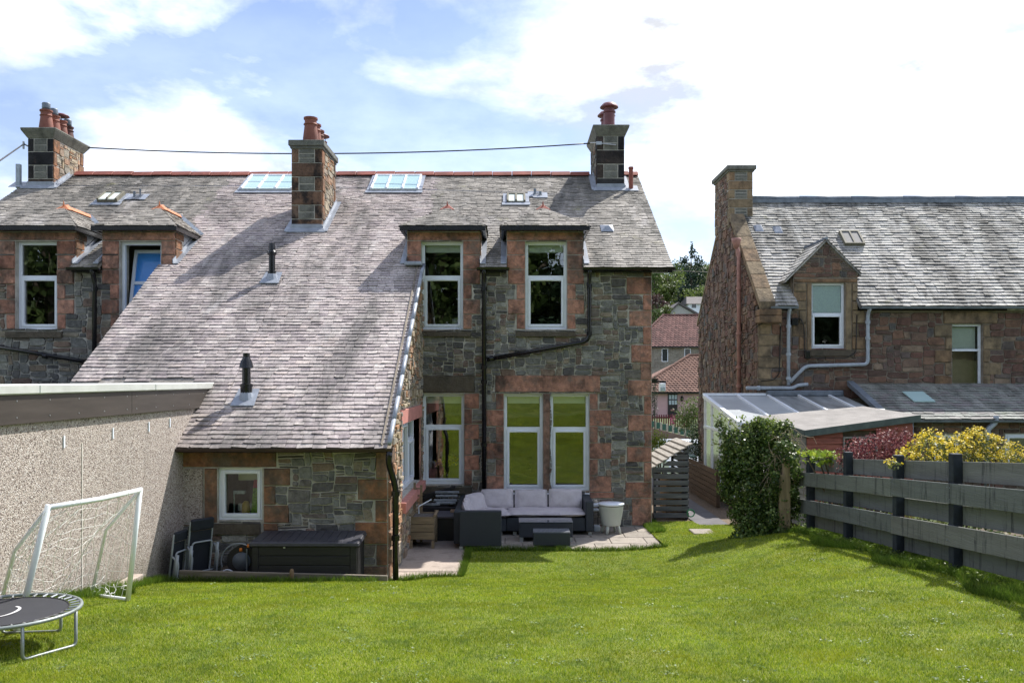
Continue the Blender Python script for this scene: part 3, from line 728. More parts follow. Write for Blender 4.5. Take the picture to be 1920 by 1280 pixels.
# curtains/vase inside
# --- main roof
NB = .0
def slope(y0, y1):
    if y0 >= E_Y: return Vector((0, 1, S_UP)).normalized(), math.hypot(y1-y0, S_UP*(y1-y0))
    return Vector((0, 1, S_LO)).normalized(), math.hypot(y1-y0, S_LO*(y1-y0))
upU, VU = slope(E_Y, R_Y-.05); upL, VL = slope(L_Y, E_Y)
kU = math.hypot(1, S_UP); kL = math.hypot(1, S_LO)
def deck(mb, x0, x1, ya, yb, th=.06):
    a = [(x0, ya, roofz(ya+1e-6)), (x1, ya, roofz(ya+1e-6)), (x1, yb, roofz(yb)), (x0, yb, roofz(yb))]
    mb.hexa([Vector(p)-Vector((0, 0, th)) for p in a], [Vector(p) for p in a])
XV = 2.985
rg = random.Random(21)
mb = MB()
deck(mb, XM, DA[0], E_Y, R_Y); deck(mb, DA[1], DB[0], E_Y, R_Y); deck(mb, DB[1], XV, E_Y, R_Y)
dcut = 16.90
deck(mb, DA[0], DA[1], dcut, R_Y); deck(mb, DB[0], DB[1], dcut, R_Y)
deck(mb, XM, XS-.0, L_Y, E_Y-.001)
a = [(XM, R_Y, R_Z), (XV, R_Y, R_Z), (XV, 24.9, R_Z-.62*4.66), (XM, 24.9, R_Z-.62*4.66)]
mb.hexa([Vector(p)-Vector((0, 0, .06)) for p in a], [Vector(p) for p in a])
roof_m = mb.build('roof', MT['slate_side'], house)
SK = [(437, 543, 332, 361), (685, 785, 331, 361)]
hole = lambda d: (d[0], d[1], -1, (dcut-E_Y)*kU)
# left of XS the main and long roofs share the lilac slates; right of the dormer they look greyer
sl_a = slate_plane((XM, E_Y, E_Z), (XV, E_Y, E_Z), upU, VU, rect_iv(0, XV-XM), rg, e=.095, e_top=.085, w=(.13, .22), t=.009, holes=[(DA[0]-XM, DA[1]-XM, -1, (dcut-E_Y)*kU), (DB[0]-XM, DB[1]-XM, -1, (dcut-E_Y)*kU)])
sl_b = slate_plane((XM, L_Y, L_Z), (XS+.03, L_Y, L_Z), upL, VL+.10, rect_iv(0, XS+.03-XM), rg, e=.098, e_top=.095, w=(.13, .22), t=.009)
def cx(p): return sum(v[0] for v in p[0]) / len(p[0])
lil = [p for p in sl_a if cx(p) < -1.75] + sl_b; gry = [p for p in sl_a if cx(p) >= -1.75]
# dormer roofs
def dormer(house, roof, d, rg, ridge_mat, glist):
    x0, x1 = d[0]-.10, d[1]+.10; ze = DTOP+.06; y0 = FY-.20; xc = (x0+x1)/2; ya = 16.95; zr = 6.17
    ym = E_Y + (ze-E_Z)/S_UP; yr = E_Y + (zr-E_Z)/S_UP
    A, B = Vector((x0, y0, ze)), Vector((x1, y0, ze)); C = Vector((xc, ya, zr))
    V = (C - (A+B)/2); L = V.length
    w = x1-x0
    glist += slate_plane(A, B, V, L-.02, lambda v: (w/2*min(v/L, 1), w-w/2*min(v/L, 1)), rg, e=.10, w=(.12, .2), t=.009)
    mbd = MB()
    for sgn, xe in ((1, x1), (-1, x0)):
        P0 = Vector((xe, y0, ze)); P1 = Vector((xe, ym, ze)); Q0 = Vector((xc, ya, zr)); Q1 = Vector((xc, yr, zr))
        U = (P1-P0).normalized(); mid = Vector((xc-xe, 0, zr-ze)); Ls = mid.length
        len0 = P1.y-P0.y
        iv = lambda v, Ls=Ls: ((ya-y0)*min(v/Ls, 1), len0 + (yr-ym)*min(v/Ls, 1))
        glist += slate_plane(P0, P1, mid, Ls-.02, iv, rg, e=.10, w=(.12, .2), t=.009)
        dn = Vector((0, 0, .03))
        mbd.hexa([P0-dn*2, P1-dn*2, Q1-dn*2, Q0-dn*2], [P0-dn*.3, P1-dn*.3, Q1-dn*.3, Q0-dn*.3])
    dn = Vector((0, 0, .03))
    mbd.hexa([A-dn*2, B-dn*2, C-dn*2], [A-dn*.3, B-dn*.3, C-dn*.3])
    dr = mbd.build('dormer', MT['slate_side'], house)
    # cheeks
    q = MB()
    for xe in (d[0], d[1]-.12):
        yb = E_Y + (DTOP-E_Z)/S_UP + .1
        q.hexa([(xe, FY+.402, 4.75), (xe, FY+.402, DTOP), (xe, yb, DTOP+.02), (xe, FY+.5, 4.9)], [(xe+.12, FY+.402, 4.75), (xe+.12, FY+.402, DTOP), (xe+.12, yb, DTOP+.02), (xe+.12, FY+.5, 4.9)])
    q.build('cheek', MT['lead'], dr)
    fck = Fr((d[1], 0, 0), (0, 1, 0), (1, 0, 0))
    for k_, (a_, b_2) in enumerate(((4.86, 5.02), (5.02, 5.22), (5.22, 5.40), (5.40, 5.53))):
        pyd('sandstone_block', *stone(fck, (FY-.01, FY+(.40 if k_ % 2 else .30), a_, b_2), rg, d=(.012, .02), jit=.004, cut=0), MT['sand_orange'], dr)
    q = MB(); q.box(x0-.01, x1+.01, y0-.035, y0+.05, ze-.10, ze-.012); q.box(x0, x1, y0+.052, FY-.002, ze-.085, ze-.07)
    for xe, s in ((x0, 1), (x1, -1)):
        q.box(min(xe-.01*s, xe+.05*s), max(xe-.01*s, xe+.05*s), y0+.052, ym, ze-.10, ze-.014); q.box(min(xe+.052*s, xe+.098*s), max(xe+.052*s, xe+.098*s), y0+.06, ym-.1, ze-.085, ze-.07)
    q.build('gutter', MT['black'], dr, bevel=.012)
    q = MB()   # ridge tile and its little hood
    q.hexa([(xc-.10, ya+.02, zr-.02), (xc+.10, ya+.02, zr-.02), (xc, ya+.02, zr+.07)], [(xc-.10, yr+.1, zr-.02), (xc+.10, yr+.1, zr-.02), (xc, yr+.1, zr+.07)])
    q.hexa([(xc-.15, ya-.10, zr-.05), (xc+.15, ya-.10, zr-.05), (xc+.03, ya+.0, zr+.05), (xc-.03, ya+.0, zr+.05)], [(xc-.12, ya+.12, zr-.02), (xc+.12, ya+.12, zr-.02), (xc+.02, ya+.12, zr+.09), (xc-.02, ya+.12, zr+.09)])
    q.lathe((xc, ya-.02, zr+.04), [(.014, 0), (.018, .03), (.004, .10)], 6)
    q.build('ridge_tile', MT[ridge_mat], dr, bevel=.006)
    q = MB()
    for xe in (x1, x0):
        s_ = 1 if xe > xc else -1
        v0, v1 = Vector((xc, yr+.03, zr+.03)), Vector((xe, ym+.03, ze+.03)); o_ = Vector((s_*.035, .03, .015))
        q.hexa([v0-o_, v0+o_, v1+o_, v1-o_], [p+Vector((0, 0, .02)) for p in (v0-o_, v0+o_, v1+o_, v1-o_)])
    q.build('valley_lead', MT['lead_dark'], dr)
    # lead where cheek meets the roof
    q = MB()
    for xe, s in ((d[0]-.001, -1), (d[1]+.001, 1)):
        p0 = Vector((xe, E_Y+.05, roofz(E_Y+.05)+.035)); p1 = Vector((xe, ym+.05, roofz(ym)+.035)); o_ = Vector((s*.11, 0, .0)); u_ = Vector((0, 0, .08))
        q.hexa([p0, p0+o_, p1+o_, p1], [p0+Vector((0, 0, .012)), p0+o_+Vector((0, 0, .012)), p1+o_+Vector((0, 0, .012)), p1+Vector((0, 0, .012))])
        q.hexa([p0+u_*.0, p1+u_*0, p1+u_, p0+u_], [p+Vector((s*.012, 0, 0)) for p in (p0, p1, p1+u_, p0+u_)])
    q.build('lead_flashing', MT['lead'], dr)
    return dr
dm1 = dormer(house, roof_m, DA, rg, 'ridge', gry); dm2 = dormer(house, roof_m, DB, rg, 'ridge', gry)
emit(lil, 'slate', MT['slate'], roof_m, 240)
emit(gry, 'slate', MT['slate_side'], roof_m, 60)
# ridge tiles
def ridge_run(x0, x1, parent, mat, Y, Zr, step=.46, skip=()):
    x = x0
    while x < x1-.02:
        b_ = min(x+step, x1)
        if not any(s0 < (x+b_)/2 < s1 for s0, s1 in skip):
            q = MB(); dz = random.Random(int(x*100)).uniform(-.008, .008)
            q.hexa([(x+.004, Y-.15, Zr-.055+dz), (x+.004, Y-.03, Zr+.06+dz), (x+.004, Y+.03, Zr+.06+dz), (x+.004, Y+.15, Zr-.055+dz)], [(b_-.004, Y-.15, Zr-.05+dz), (b_-.004, Y-.03, Zr+.065+dz), (b_-.004, Y+.03, Zr+.065+dz), (b_-.004, Y+.15, Zr-.05+dz)])
            q.build('ridge_tile', MT[mat], parent, bevel=.012)
        x = b_
ridge_run(XM, XV, house, 'ridge', R_Y, R_Z+.03, skip=[(1.80, 2.52)])
# verge of the long roof: lead roll in lengths, skews
n_ = 10
for i in range(n_):
    ya = L_Y-.02+(E_Y+.15-L_Y)*i/n_; yb = L_Y-.02+(E_Y+.15-L_Y)*(i+1)/n_
    MB().tube([(XS+.055, ya, roofz(ya)+.06), (XS+.055, yb+.02, roofz(min(yb, E_Y))+.06+(.0))], [.033, .033], 10).build('lead_roll', MT['lead'], roof_m, True)
MB().hexa([(XS-.06, L_Y, L_Z+.03), (XS+.05, L_Y, L_Z-.10), (XS+.05, E_Y, E_Z-.10), (XS-.06, E_Y, E_Z+.03)], [(XS-.06, L_Y, L_Z+.045), (XS+.065, L_Y, L_Z-.09), (XS+.065, E_Y, E_Z-.09), (XS-.06, E_Y, E_Z+.045)]).build('verge_flashing', MT['mortar_dark'], roof_m)
MB().box(-1.98, -1.66, FY-.32, FY+.02, E_Z+.02, E_Z+.09).build('lead_apron', MT['lead'], roof_m, bevel=.015)
# verge slates/fillet on the right gable: barge
MB().hexa([(XV-.10, E_Y, E_Z-.11), (XV-.02, E_Y, E_Z-.11), (XV-.02, E_Y, E_Z-.062), (XV-.10, E_Y, E_Z-.062)], [(XV-.10, R_Y, R_Z-.11), (XV-.02, R_Y, R_Z-.11), (XV-.02, R_Y, R_Z-.062), (XV-.10, R_Y, R_Z-.062)]).build('barge_board', MT['black'], house)
# gutters
def gutter(parent, x0, x1, Y, Zt, mat='black', r=.055):
    q = MB(); pr = [(-r, 0), (-r*.8, -r*.7), (0, -r), (r*.8, -r*.7), (r, 0), (r*.85, 0), (r*.6, -r*.55), (0, -r*.8), (-r*.6, -r*.55), (-r*.85, 0)]
    q.hexa([(x0, Y+a, Zt+b_) for a, b_ in pr], [(x1, Y+a, Zt+b_) for a, b_ in pr])
    return q.build('gutter', MT[mat], parent)
gutter(house, DA[1]-.05, DB[0]+.05, E_Y-.02, E_Z-.015); gutter(house, DB[1]-.02, XV+.03, E_Y-.02, E_Z-.015)
MB().box(DA[1], DB[0], E_Y+.04, FY-.002, E_Z-.09, E_Z-.065).box(DB[1], XV-.1, E_Y+.04, FY-.002, E_Z-.09, E_Z-.065).build('soffit', MT['black'], house)
gutter(house, -4.5, XS+.10, L_Y-.02, L_Z-.02, 'gutter_brown', .05)
MB().box(-4.5, XS+.02, L_Y+.035, EYF-.03, L_Z-.075, L_Z-.05).build('soffit', MT['black'], house)
def downpipe(parent, pts, mat='black', r=.038, collars=(), rad=.10, name='downpipe'):
    o = MB().tube(arc_pts(pts, 5, rad), r, 10).build(name, MT[mat], parent, True)
    for c, dv in collars:
        c = Vector(c); dv = Vector(dv).normalized()
        MB().tube([c-dv*.035, c+dv*.035], r*1.35, 10).build('collar', MT[mat], o)
    return o
xp = X(908); YP = FY-.10
downpipe(house, [(xp, E_Y-.02, E_Z-.03), (xp, YP, E_Z-.22), (xp, YP, .55)], 'black', .042, [((xp, YP, z), (0, 0, 1)) for z in (4.45, 3.0, 2.72, 1.55)])
x2 = X(1104)
downpipe(house, [(x2, E_Y-.02, E_Z-.03), (x2, YP, E_Z-.22), (x2, YP, Z(640)), (xp+.05, YP, Z(674))], 'black', .038, [((x2, YP, 4.5), (0, 0, 1)), ((x2, YP, 3.62), (0, 0, 1)), ((xp+.14, YP, Z(672)), (1, 0, .17))], rad=.16)
xq = -1.66
downpipe(house, [(xq+.02, L_Y-.02, L_Z-.05), (xq+.0, L_Y+.0, L_Z-.2), (xq+.08, EYF-.12, L_Z-.55), (xq+.08, EYF-.12, .05)], 'black', .042, [((xq+.08, EYF-.12, z), (0, 0, 1)) for z in (1.22, .62)])
# chimney builder
def chimney(parent, x0, x1, y0, y1, z0, z1, fmat, smat, pots, rg, cap=.16, over=.10, capstyle='slab', potmats=None, flip=1, rows=None, zbot_back=None):
    ch = MB().box(x0, x1, y0, y1, z0, z1).build('chimney', MT['mortar'], parent)
    f = Fr((0, y0, 0), (1, 0, 0), (0, -1, 0)); hgt = z1-z0; nr = rows or max(3, int(round(hgt/.32))); w = x1-x0
    rc = []
    for i in range(nr):
        a, b_ = z0+hgt*i/nr, z0+hgt*(i+1)/nr
        if (nr-1-i) % 2 == 0:
            rc += [(x0-.01, x0+w*.24, a, b_), (x1-w*.24, x1+.01, a, b_)]
            k = rg.choice((2, 3)); 
            for j in range(k): rc.append((x0+w*.24, x1-w*.24, a+(b_-a)*j/k, a+(b_-a)*(j+1)/k))
        else: rc.append((x0-.01, x1+.01, a, b_))
    big = [r for r in rc if r[1]-r[0] > w*.6 or r[0] < x0 or r[1] > x1]; small = [r for r in rc if r not in big]
    for s in stones(f, big, rg, d=(.01, .025), jit=.004, cut=0, ins=.012, gap=.005): pyd('stone', *s, MT[fmat], ch)
    for s in stones(f, small, rg, d=(.006, .014), jit=.003, cut=0, ins=.008, gap=.005): pyd('stone', *s, MT['coping'], ch)
    for xx, nn in ((x1, 1), (x0, -1)):
        fs = Fr((xx, 0, 0), (0, 1, 0), (nn, 0, 0))
        qs = []
        for i in range(nr):
            a, b_ = z0+hgt*i/nr, z0+hgt*(i+1)/nr; lw = .26 if i % 2 else .16
            qs += [(y0, y0+lw, a, b_), (y1-(.42-lw), y1, a, b_)]
        rr = masonry(y0, y1, z0, z1, lambda u, z: not inr(u, z, qs), rg, cu=.05, cz=.045, wr=(2, 6), hr=(1, 4))
        if nn == flip:
            for s in stones(fs, qs, rg, d=(.01, .025), jit=.005, cut=0, ins=.012): pyd('stone', *s, MT[fmat if smat != 'tan' else 'sand_orange'], ch)
            for s in stones(fs, rr, rg, d=(.006, .03)): pyd('stone', *s, MT[smat], ch)
    q = MB(); o_ = over
    if capstyle == 'slab':
        q.box(x0-o_*.5, x1+o_*.5, y0-o_*.5, y1+o_*.5, z1, z1+cap*.3); q.box(x0-o_, x1+o_, y0-o_, y1+o_, z1+cap*.3+.001, z1+cap)
    else:
        lo = [(x0-.01, y0-.01, z1), (x1+.01, y0-.01, z1), (x1+.01, y1+.01, z1), (x0-.01, y1+.01, z1)]; hi = [(x0-o_, y0-o_, z1+cap*.8), (x1+o_, y0-o_, z1+cap*.8), (x1+o_, y1+o_, z1+cap*.8), (x0-o_, y1+o_, z1+cap*.8)]
        q.hexa(lo, hi); q.box(x0-o_, x1+o_, y0-o_, y1+o_, z1+cap*.8+.001, z1+cap)
    q.build('coping', MT['coping'], ch, bevel=.012)
    zc = z1+cap
    for i, (px_, py_, r, h, kind, pm) in enumerate(pots):
        if kind == 'cowl':
            pr = [(r*1.1, 0), (r, .05), (r*.98, h*.62), (r*1.15, h*.63), (r*1.15, h*.68), (r*.95, h*.70), (r*.95, h*.80), (r*1.65, h*.82), (r*1.6, h*.86), (r*1.1, h*.97), (r*.5, h)]
        else:
            pr = [(r*1.12, 0), (r*1.1, h*.2), (r*.88, h*.68), (r*.86, h*.70), (r*1.02, h*.74), (r*.86, h*.79), (r*.84, h*.90), (r*1.0, h*.94), (r*1.0, h), (r*.82, h), (r*.80, h*.8)]
        p = MB().lathe((px_, py_, zc-.01), pr, 14).build('chimney_pot', MT[pm], ch, True)
        p.modifiers.new('es', 'EDGE_SPLIT').split_angle = R(35)
        if kind == 'liner': MB().lathe((px_, py_, zc+h-.02), [(r*.62, 0), (r*.62, .05), (r*.7, .055), (r*.6, .07), (r*.7, .085), (r*.6, .10), (r*.7, .115), (r*.6, .13), (r*.68, .15), (r*.6, .18)], 12).build('flue_liner', MT['lead_dark'], ch, True)
        if kind == 'hood':
            MB().lathe((px_, py_, zc+h+.10), [(r*1.35, 0), (r*1.2, .03), (r*.7, .06), (.01, .08)], 14).build('hood', MT['pot_dark'], ch, True)
            q = MB()
            for t in range(4): q.tube([(px_+r*.7*math.cos(t*1.57+.4), py_+r*.7*math.sin(t*1.57+.4), zc+h-.02), (px_+r*.7*math.cos(t*1.57+.4), py_+r*.7*math.sin(t*1.57+.4), zc+h+.11)], .008, 5)
            q.build('hood_stay', MT['lead_dark'], ch)
    return ch
def flashing(parent, x0, x1, y0, y1, up=.09, w=.10, sides=(1, -1), mat='lead'):
    q = MB()
    z = lambda y: roofz(y)
    q.hexa([(x0-w, y0-w*1.3, z(y0-w*1.3)+.03), (x1+w, y0-w*1.3, z(y0-w*1.3)+.03), (x1+w*.2, y0-.012, z(y0)+.05), (x0-w*.2, y0-.012, z(y0)+.05)], [(x0-w, y0-w*1.3, z(y0-w*1.3)+.042), (x1+w, y0-w*1.3, z(y0-w*1.3)+.042), (x1+w*.2, y0-.012, z(y0)+.07), (x0-w*.2, y0-.012, z(y0)+.07)])
    q.box(x0-.012, x1+.012, y0-.03, y0-.012, z(y0)+.0, z(y0)+up+.04)
    for s in sides:
        xe = x1 if s > 0 else x0
        a = [Vector((xe+s*.004, y0-.02, z(y0)-.02)), Vector((xe+s*.004, y1, z(y1)-.02)), Vector((xe+s*.004, y1, z(y1)+up*1.1)), Vector((xe+s*.004, y0-.02, z(y0)+up*1.1))]
        q.hexa(a, [p+Vector((s*.03, 0, 0)) for p in a])
        b0 = [Vector((xe+s*.034, y0-.1, z(y0-.1)+.032)), Vector((xe+s*(.034+w), y0-.1, z(y0-.1)+.032)), Vector((xe+s*(.034+w), y1, z(y1)+.032)), Vector((xe+s*.034, y1, z(y1)+.032))]
        q.hexa(b0, [p+Vector((0, 0, .012)) for p in b0])
    q.build('lead_flashing', MT[mat], parent)
rg = random.Random(33)
def pot_row(xc, ys, r, hs, kinds, mats): return [(xc, y, r, h, k, m) for y, h, k, m in zip(ys, hs, kinds, mats)]
# right gable chimney
cr = chimney(house, 1.94, 2.55, 19.40, 20.85, 7.02, 8.30, 'sand_black', 'whin', pot_row(2.24, (19.68, 20.25), .13, (.62, .60), ('cowl', 'cowl'), ('pot_dark', 'pot_dark')), rg, cap=.23, over=.11, capstyle='cove', flip=-1, rows=4)
flashing(cr, 1.94, 2.55, 19.40, 20.2, sides=(-1, 1))
# party wall chimney
cm = chimney(house, -4.465, -3.86, 17.30, 18.62, roofz(17.3)-.05, 7.44, 'sand_sooty', 'tan', pot_row(-4.14, (17.55, 17.88, 18.18, 18.45), .145, (.54, .50, .46, .30), ('plain', 'plain', 'plain', 'hood'), ('pot', 'pot', 'pot', 'pot')), rg, cap=.17, over=.06, flip=1, rows=6)
flashing(cm, -4.465, -3.86, 17.30, 18.62, sides=(1, -1))
# rooflights
def rooflight(parent, x0, x1, ya, yb, npane, fmat='white', lift=.07, skew=0, gl='skyglass'):
    up = Vector((0, 1, S_UP)).normalized(); N = Vector((0, -S_UP, 1)).normalized()
    o = Vector((x0, ya, roofz(ya))); L = (yb-ya)*kU; W = x1-x0
    P = lambda u, v, d: o + Vector((u, 0, 0)) + up*v + N*d
    def bx(b, u0, u1, v0, v1, d0, d1): b.hexa([P(u0, v0, d0), P(u1, v0, d0), P(u1, v1, d0), P(u0, v1, d0)], [P(u0, v0, d1), P(u1, v0, d1), P(u1, v1, d1), P(u0, v1, d1)])
    s = .045; q = MB()
    bx(q, 0, s, 0, L, -.02, lift); bx(q, W-s, W, 0, L, -.02, lift); bx(q, s, W-s, L-s, L, -.02, lift-.002); bx(q, s, W-s, 0, s*.6, -.02, lift-.02)
    for i in range(1, npane):
        u = W*i/npane; bx(q, u-.022, u+.022, s*.6, L-s, -.02, lift+.004)
    w = q.build('rooflight', MT[fmat], parent, bevel=.005)
    for i in range(npane):
        a = s if i == 0 else W*i/npane+.022; b_ = W-s if i == npane-1 else W*(i+1)/npane-.022
        q = MB(); bx(q, a, b_, -.01, L-s, lift-.03, lift-.022); q.build('pane', MT[gl], w)
    q = MB(); bx(q, -.10, W+.10, -.16, -.01, .03, .042); bx(q, -.08, -.002, -.01, L+.05, .03, .05); bx(q, W+.002, W+.08, -.01, L+.05, .03, .05); q.build('lead_flashing', MT['lead'], w)
    return w
m, n, l, b = nt('frosted_rooflight_glass')
b.inputs['Base Color'].default_value = (.42, .60, .60, 1); b.inputs['Roughness'].default_value = .12; b.inputs['Specular IOR Level'].default_value = .8
MT['skyglass'] = m
rooflight(house, ax(692, 19.1), ax(783, 19.1), 19.28, 20.08, 3, lift=.10)
rooflight(adj, ax(447, 19.1), ax(545, 19.1), 19.28, 20.08, 3, lift=.10)
m, n, l, b = nt('milky_rooflight_glass'); b.inputs['Base Color'].default_value = (.72, .78, .70, 1); b.inputs['Roughness'].default_value = .2; MT['milky'] = m
MT['skyframe'] = plain('old_rooflight_frame', (.16, .15, .11), .7)
rooflight(house, ax(950, 18.8), ax(985, 18.8), 18.62, 19.02, 2, 'skyframe', .09, gl='milky')
rooflight(adj, ax(190, 18.8), ax(228, 18.8), 18.62, 19.02, 2, 'skyframe', .13, gl='milky')
# flues on the long roof
def flue(parent, px, pyb, h, kind):
    s = None; lo, hi = 11.5, 20
    for _ in range(40):
        y = (lo+hi)/2
        if roofz(y) < az(pyb, y): lo = y
        else: hi = y
    x = ax(px, y); z = roofz(y)
    if kind == 'cone': pr = [(.085, -.06), (.085, .17), (.095, .18), (.095, .21), (.062, .22), (.060, h*.66), (.105, h*.67), (.085, h*.80), (.045, h*.92), (.05, h*.93), (.05, h)]
    else: pr = [(.075, -.06), (.075, .14), (.058, .15), (.058, h*.66), (.085, h*.70), (.085, h*.76), (.062, h*.80), (.06, h*.93), (.052, h)]
    f_ = MB().lathe((x, y, z), pr, 14).build('roof_flue', MT['black'], parent, True); f_.modifiers.new('es', 'EDGE_SPLIT').split_angle = R(35)
    q = MB(); d = .2; k = S_LO if y < E_Y else S_UP
    q.hexa([(x-.17, y-d, z-d*k+.035), (x+.17, y-d, z-d*k+.035), (x+.15, y+d*.7, z+d*.7*k+.035), (x-.15, y+d*.7, z+d*.7*k+.035)], [(x-.17, y-d, z-d*k+.047), (x+.17, y-d, z-d*k+.047), (x+.15, y+d*.7, z+d*.7*k+.047), (x-.15, y+d*.7, z+d*.7*k+.047)])
    q.lathe((x, y, z), [(.12, -.03), (.085, .09)], 12)
    q.build('lead_slate', MT['lead'], f_)
flue(adj, 510, 523, .64, 'plain'); flue(adj, 462, 747, .66, 'cone')
# small vents and pipes on the roof
def vent_pipe(parent, x, y, h, r, mat='lead_dark', sq=False):
    z = roofz(y)
    q = MB()
    if sq: q.box(x-r, x+r, y-r, y+r, z-.05, z+h)
    else: q.lathe((x, y, z-.05), [(r, 0), (r, h), (r*1.2, h), (r*1.2, h+.05)], 10)
    p = q.build('vent_pipe', MT[mat], parent)
    MB().hexa([(x-.16, y-.14, roofz(y-.14)+.035), (x+.16, y-.14, roofz(y-.14)+.035), (x+.16, y+.14, roofz(y+.14)+.035), (x-.16, y+.14, roofz(y+.14)+.035)], [(x-.16, y-.14, roofz(y-.14)+.045), (x+.16, y-.14, roofz(y-.14)+.045), (x+.16, y+.14, roofz(y+.14)+.045), (x-.16, y+.14, roofz(y+.14)+.045)]).build('lead_slate', MT['lead'], p)
vent_pipe(house, ax(1003, 19), 19.05, .16, .025); vent_pipe(house, ax(1013, 19), 19.0, .12, .02)
vent_pipe(house, ax(1183, 19.38), 19.38, .52, .05, 'ridge')
vent_pipe(adj, ax(252, 18.9), 18.9, .16, .025); vent_pipe(adj, ax(263, 18.9), 18.9, .22, .018)
# low lead vent cowl
q = MB(); yy = 17.35; xx = ax(1138, yy)
q.hexa([(xx-.13, yy-.16, roofz(yy-.16)+.035), (xx+.13, yy-.16, roofz(yy-.16)+.035), (xx+.13, yy+.14, roofz(yy+.14)+.035), (xx-.13, yy+.14, roofz(yy+.14)+.035)], [(xx-.03, yy-.08, roofz(yy)+.07), (xx+.03, yy-.08, roofz(yy)+.07), (xx+.05, yy+.10, roofz(yy+.10)+.05), (xx-.05, yy+.10, roofz(yy+.10)+.05)])
q.build('roof_vent', MT['lead'], house)
# ------------------------------------------------------------------ adjoining house
rg = random.Random(51)
DA2 = (mir(DA[1]), mir(DA[0])); DB2 = (mir(DB[1]), mir(DB[0]))
wA = (mir(UW[0][1]), mir(UW[0][0]), UZ0, UZ1); wB = (mir(UW[1][1]), mir(UW[1][0]), UZ0, UZ1)
XL = mir(XR)
zt2 = lambda u: DTOP if DA2[0] < u < DA2[1] or DB2[0] < u < DB2[1] else 4.80
mb = MB()
wall_slices(mb, FR, [XL, DB2[0], DB2[1], DA2[0], DA2[1], -6.0, wA[0], wA[1], wB[0], wB[1]], 0, zt2, [wA, wB])
wall_a = mb.build('wall', MT['mortar'], adj)
bl = blocks_upper(*wA, *DA2, rg) + blocks_upper(*wB, *DB2, rg) + [(XL, -6.6, Z(722)-.3, Z(705))]
bl = [b_ for b_ in bl if b_[0] >= DA2[0]-.4 or b_[1] <= DA2[0]]
sa = [(wB[0]-.17, wB[1]+.12, Z(634), UZ0-.04), (wA[0]-.15, wA[1]+.02, Z(634), UZ0-.04)]
emit(stones(FR, bl, rg, d=(.02, .045), jit=.005, cut=0, ins=.012), 'sandstone_block', MT['sand'], wall_a)
for r in sa: pyd('window_sill', *stone(FR, r, rg, d=(.06, .065), jit=.003, cut=0), MT['sill'], wall_a)
ra = [wA, wB] + bl + sa
rr = masonry(-9.9, -6.3, 2.4, 5.56, lambda u, z: not inr(u, z, ra) and z < zt2(u)-.03, rg, cu=.045, cz=.04, wr=(3, 9), hr=(2, 5))
emit(stones(FR, rr, rg, warp=.017, gap=.0045), 'rubble_stone', MT['whin'], wall_a)
window(adj, FR, *wB, wB[3]-(wB[3]-wB[2])*.40, 0, glass='glass')
# the open tilted window
tw = window(adj, FR, *wA, None, 0, glass='glass', sashes=False, vent=False)
for c in list(tw.children):
    if c.name.startswith('pane'): bpy.data.objects.remove(c)
hinge = Matrix.Translation((wA[0]+.06, FY+.15, UZ0+.05)) @ Matrix.Rotation(R(-13), 4, 'X')
def th(x, y, z): return hinge @ Vector((x, y, z))
q = MB(); W_, H_ = wA[1]-wA[0]-.12, UZ1-UZ0-.10
for a, b_, c, d in ((0, .06, 0, H_), (W_-.06, W_, 0, H_), (.06, W_-.06, 0, .06), (.06, W_-.06, H_-.06, H_), (.06, W_-.06, H_*.55, H_*.55+.06)):
    q.hexa([th(a, 0, c), th(b_, 0, c), th(b_, 0, d), th(a, 0, d)], [th(a, .06, c), th(b_, .06, c), th(b_, .06, d), th(a, .06, d)])
ts = q.build('sash', MT['white'], tw, bevel=.004)
q = MB(); q.add([th(.05, .03, .05), th(W_-.05, .03, .05), th(W_-.05, .03, H_-.05), th(.05, .03, H_-.05)], [(0, 1, 2, 3)]); q.build('pane', glass_mat('tilted_window_glass', .0), tw)
q = MB(); q.hexa([th(.055, .045, .05), th(W_-.055, .045, .05), th(W_-.055, .045, H_-.06), th(.055, .045, H_-.06)], [th(.055, .05, .05), th(W_-.055, .05, .05), th(W_-.055, .05, H_-.06), th(.055, .05, H_-.06)]); q.build('sky_blue_sheet', plain('painted_sky_blue', (.13, .46, 1.0), .7, var=.04), tw)  # added blue sheet, stands in for the sky reflected in the tilted pane
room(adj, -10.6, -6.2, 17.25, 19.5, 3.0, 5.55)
mb = MB()
XLV = mir(XV)
deck(mb, XLV, DB2[0], E_Y, R_Y); deck(mb, DB2[1], DA2[0], E_Y, R_Y); deck(mb, DA2[1], XM, E_Y, R_Y)
deck(mb, DA2[0], DA2[1], dcut, R_Y); deck(mb, DB2[0], DB2[1], dcut, R_Y)
XC = -6.575
deck(mb, XC, XM, L_Y, E_Y-.001)
a = [(XLV, R_Y, R_Z), (XM, R_Y, R_Z), (XM, 24.9, R_Z-.62*4.66), (XLV, 24.9, R_Z-.62*4.66)]
mb.hexa([Vector(p)-Vector((0, 0, .06)) for p in a], [Vector(p) for p in a])
roof_a = mb.build('roof', MT['slate_side'], adj)
h2 = [(DA2[0]-XLV, DA2[1]-XLV, -1, (dcut-E_Y)*kU), (DB2[0]-XLV, DB2[1]-XLV, -1, (dcut-E_Y)*kU)]
sa_ = slate_plane((XLV, E_Y, E_Z), (XM, E_Y, E_Z), upU, VU, rect_iv(0, XM-XLV), rg, e=.095, e_top=.085, w=(.13, .22), t=.009, holes=h2)
sb_ = slate_plane((XC, L_Y, L_Z), (XM, L_Y, L_Z), upL, VL+.10, rect_iv(0, XM-XC), rg, e=.098, e_top=.095, w=(.13, .22), t=.009)
lil = [p for p in sa_ if cx(p) > -6.6] + sb_; gry = [p for p in sa_ if cx(p) <= -6.6]
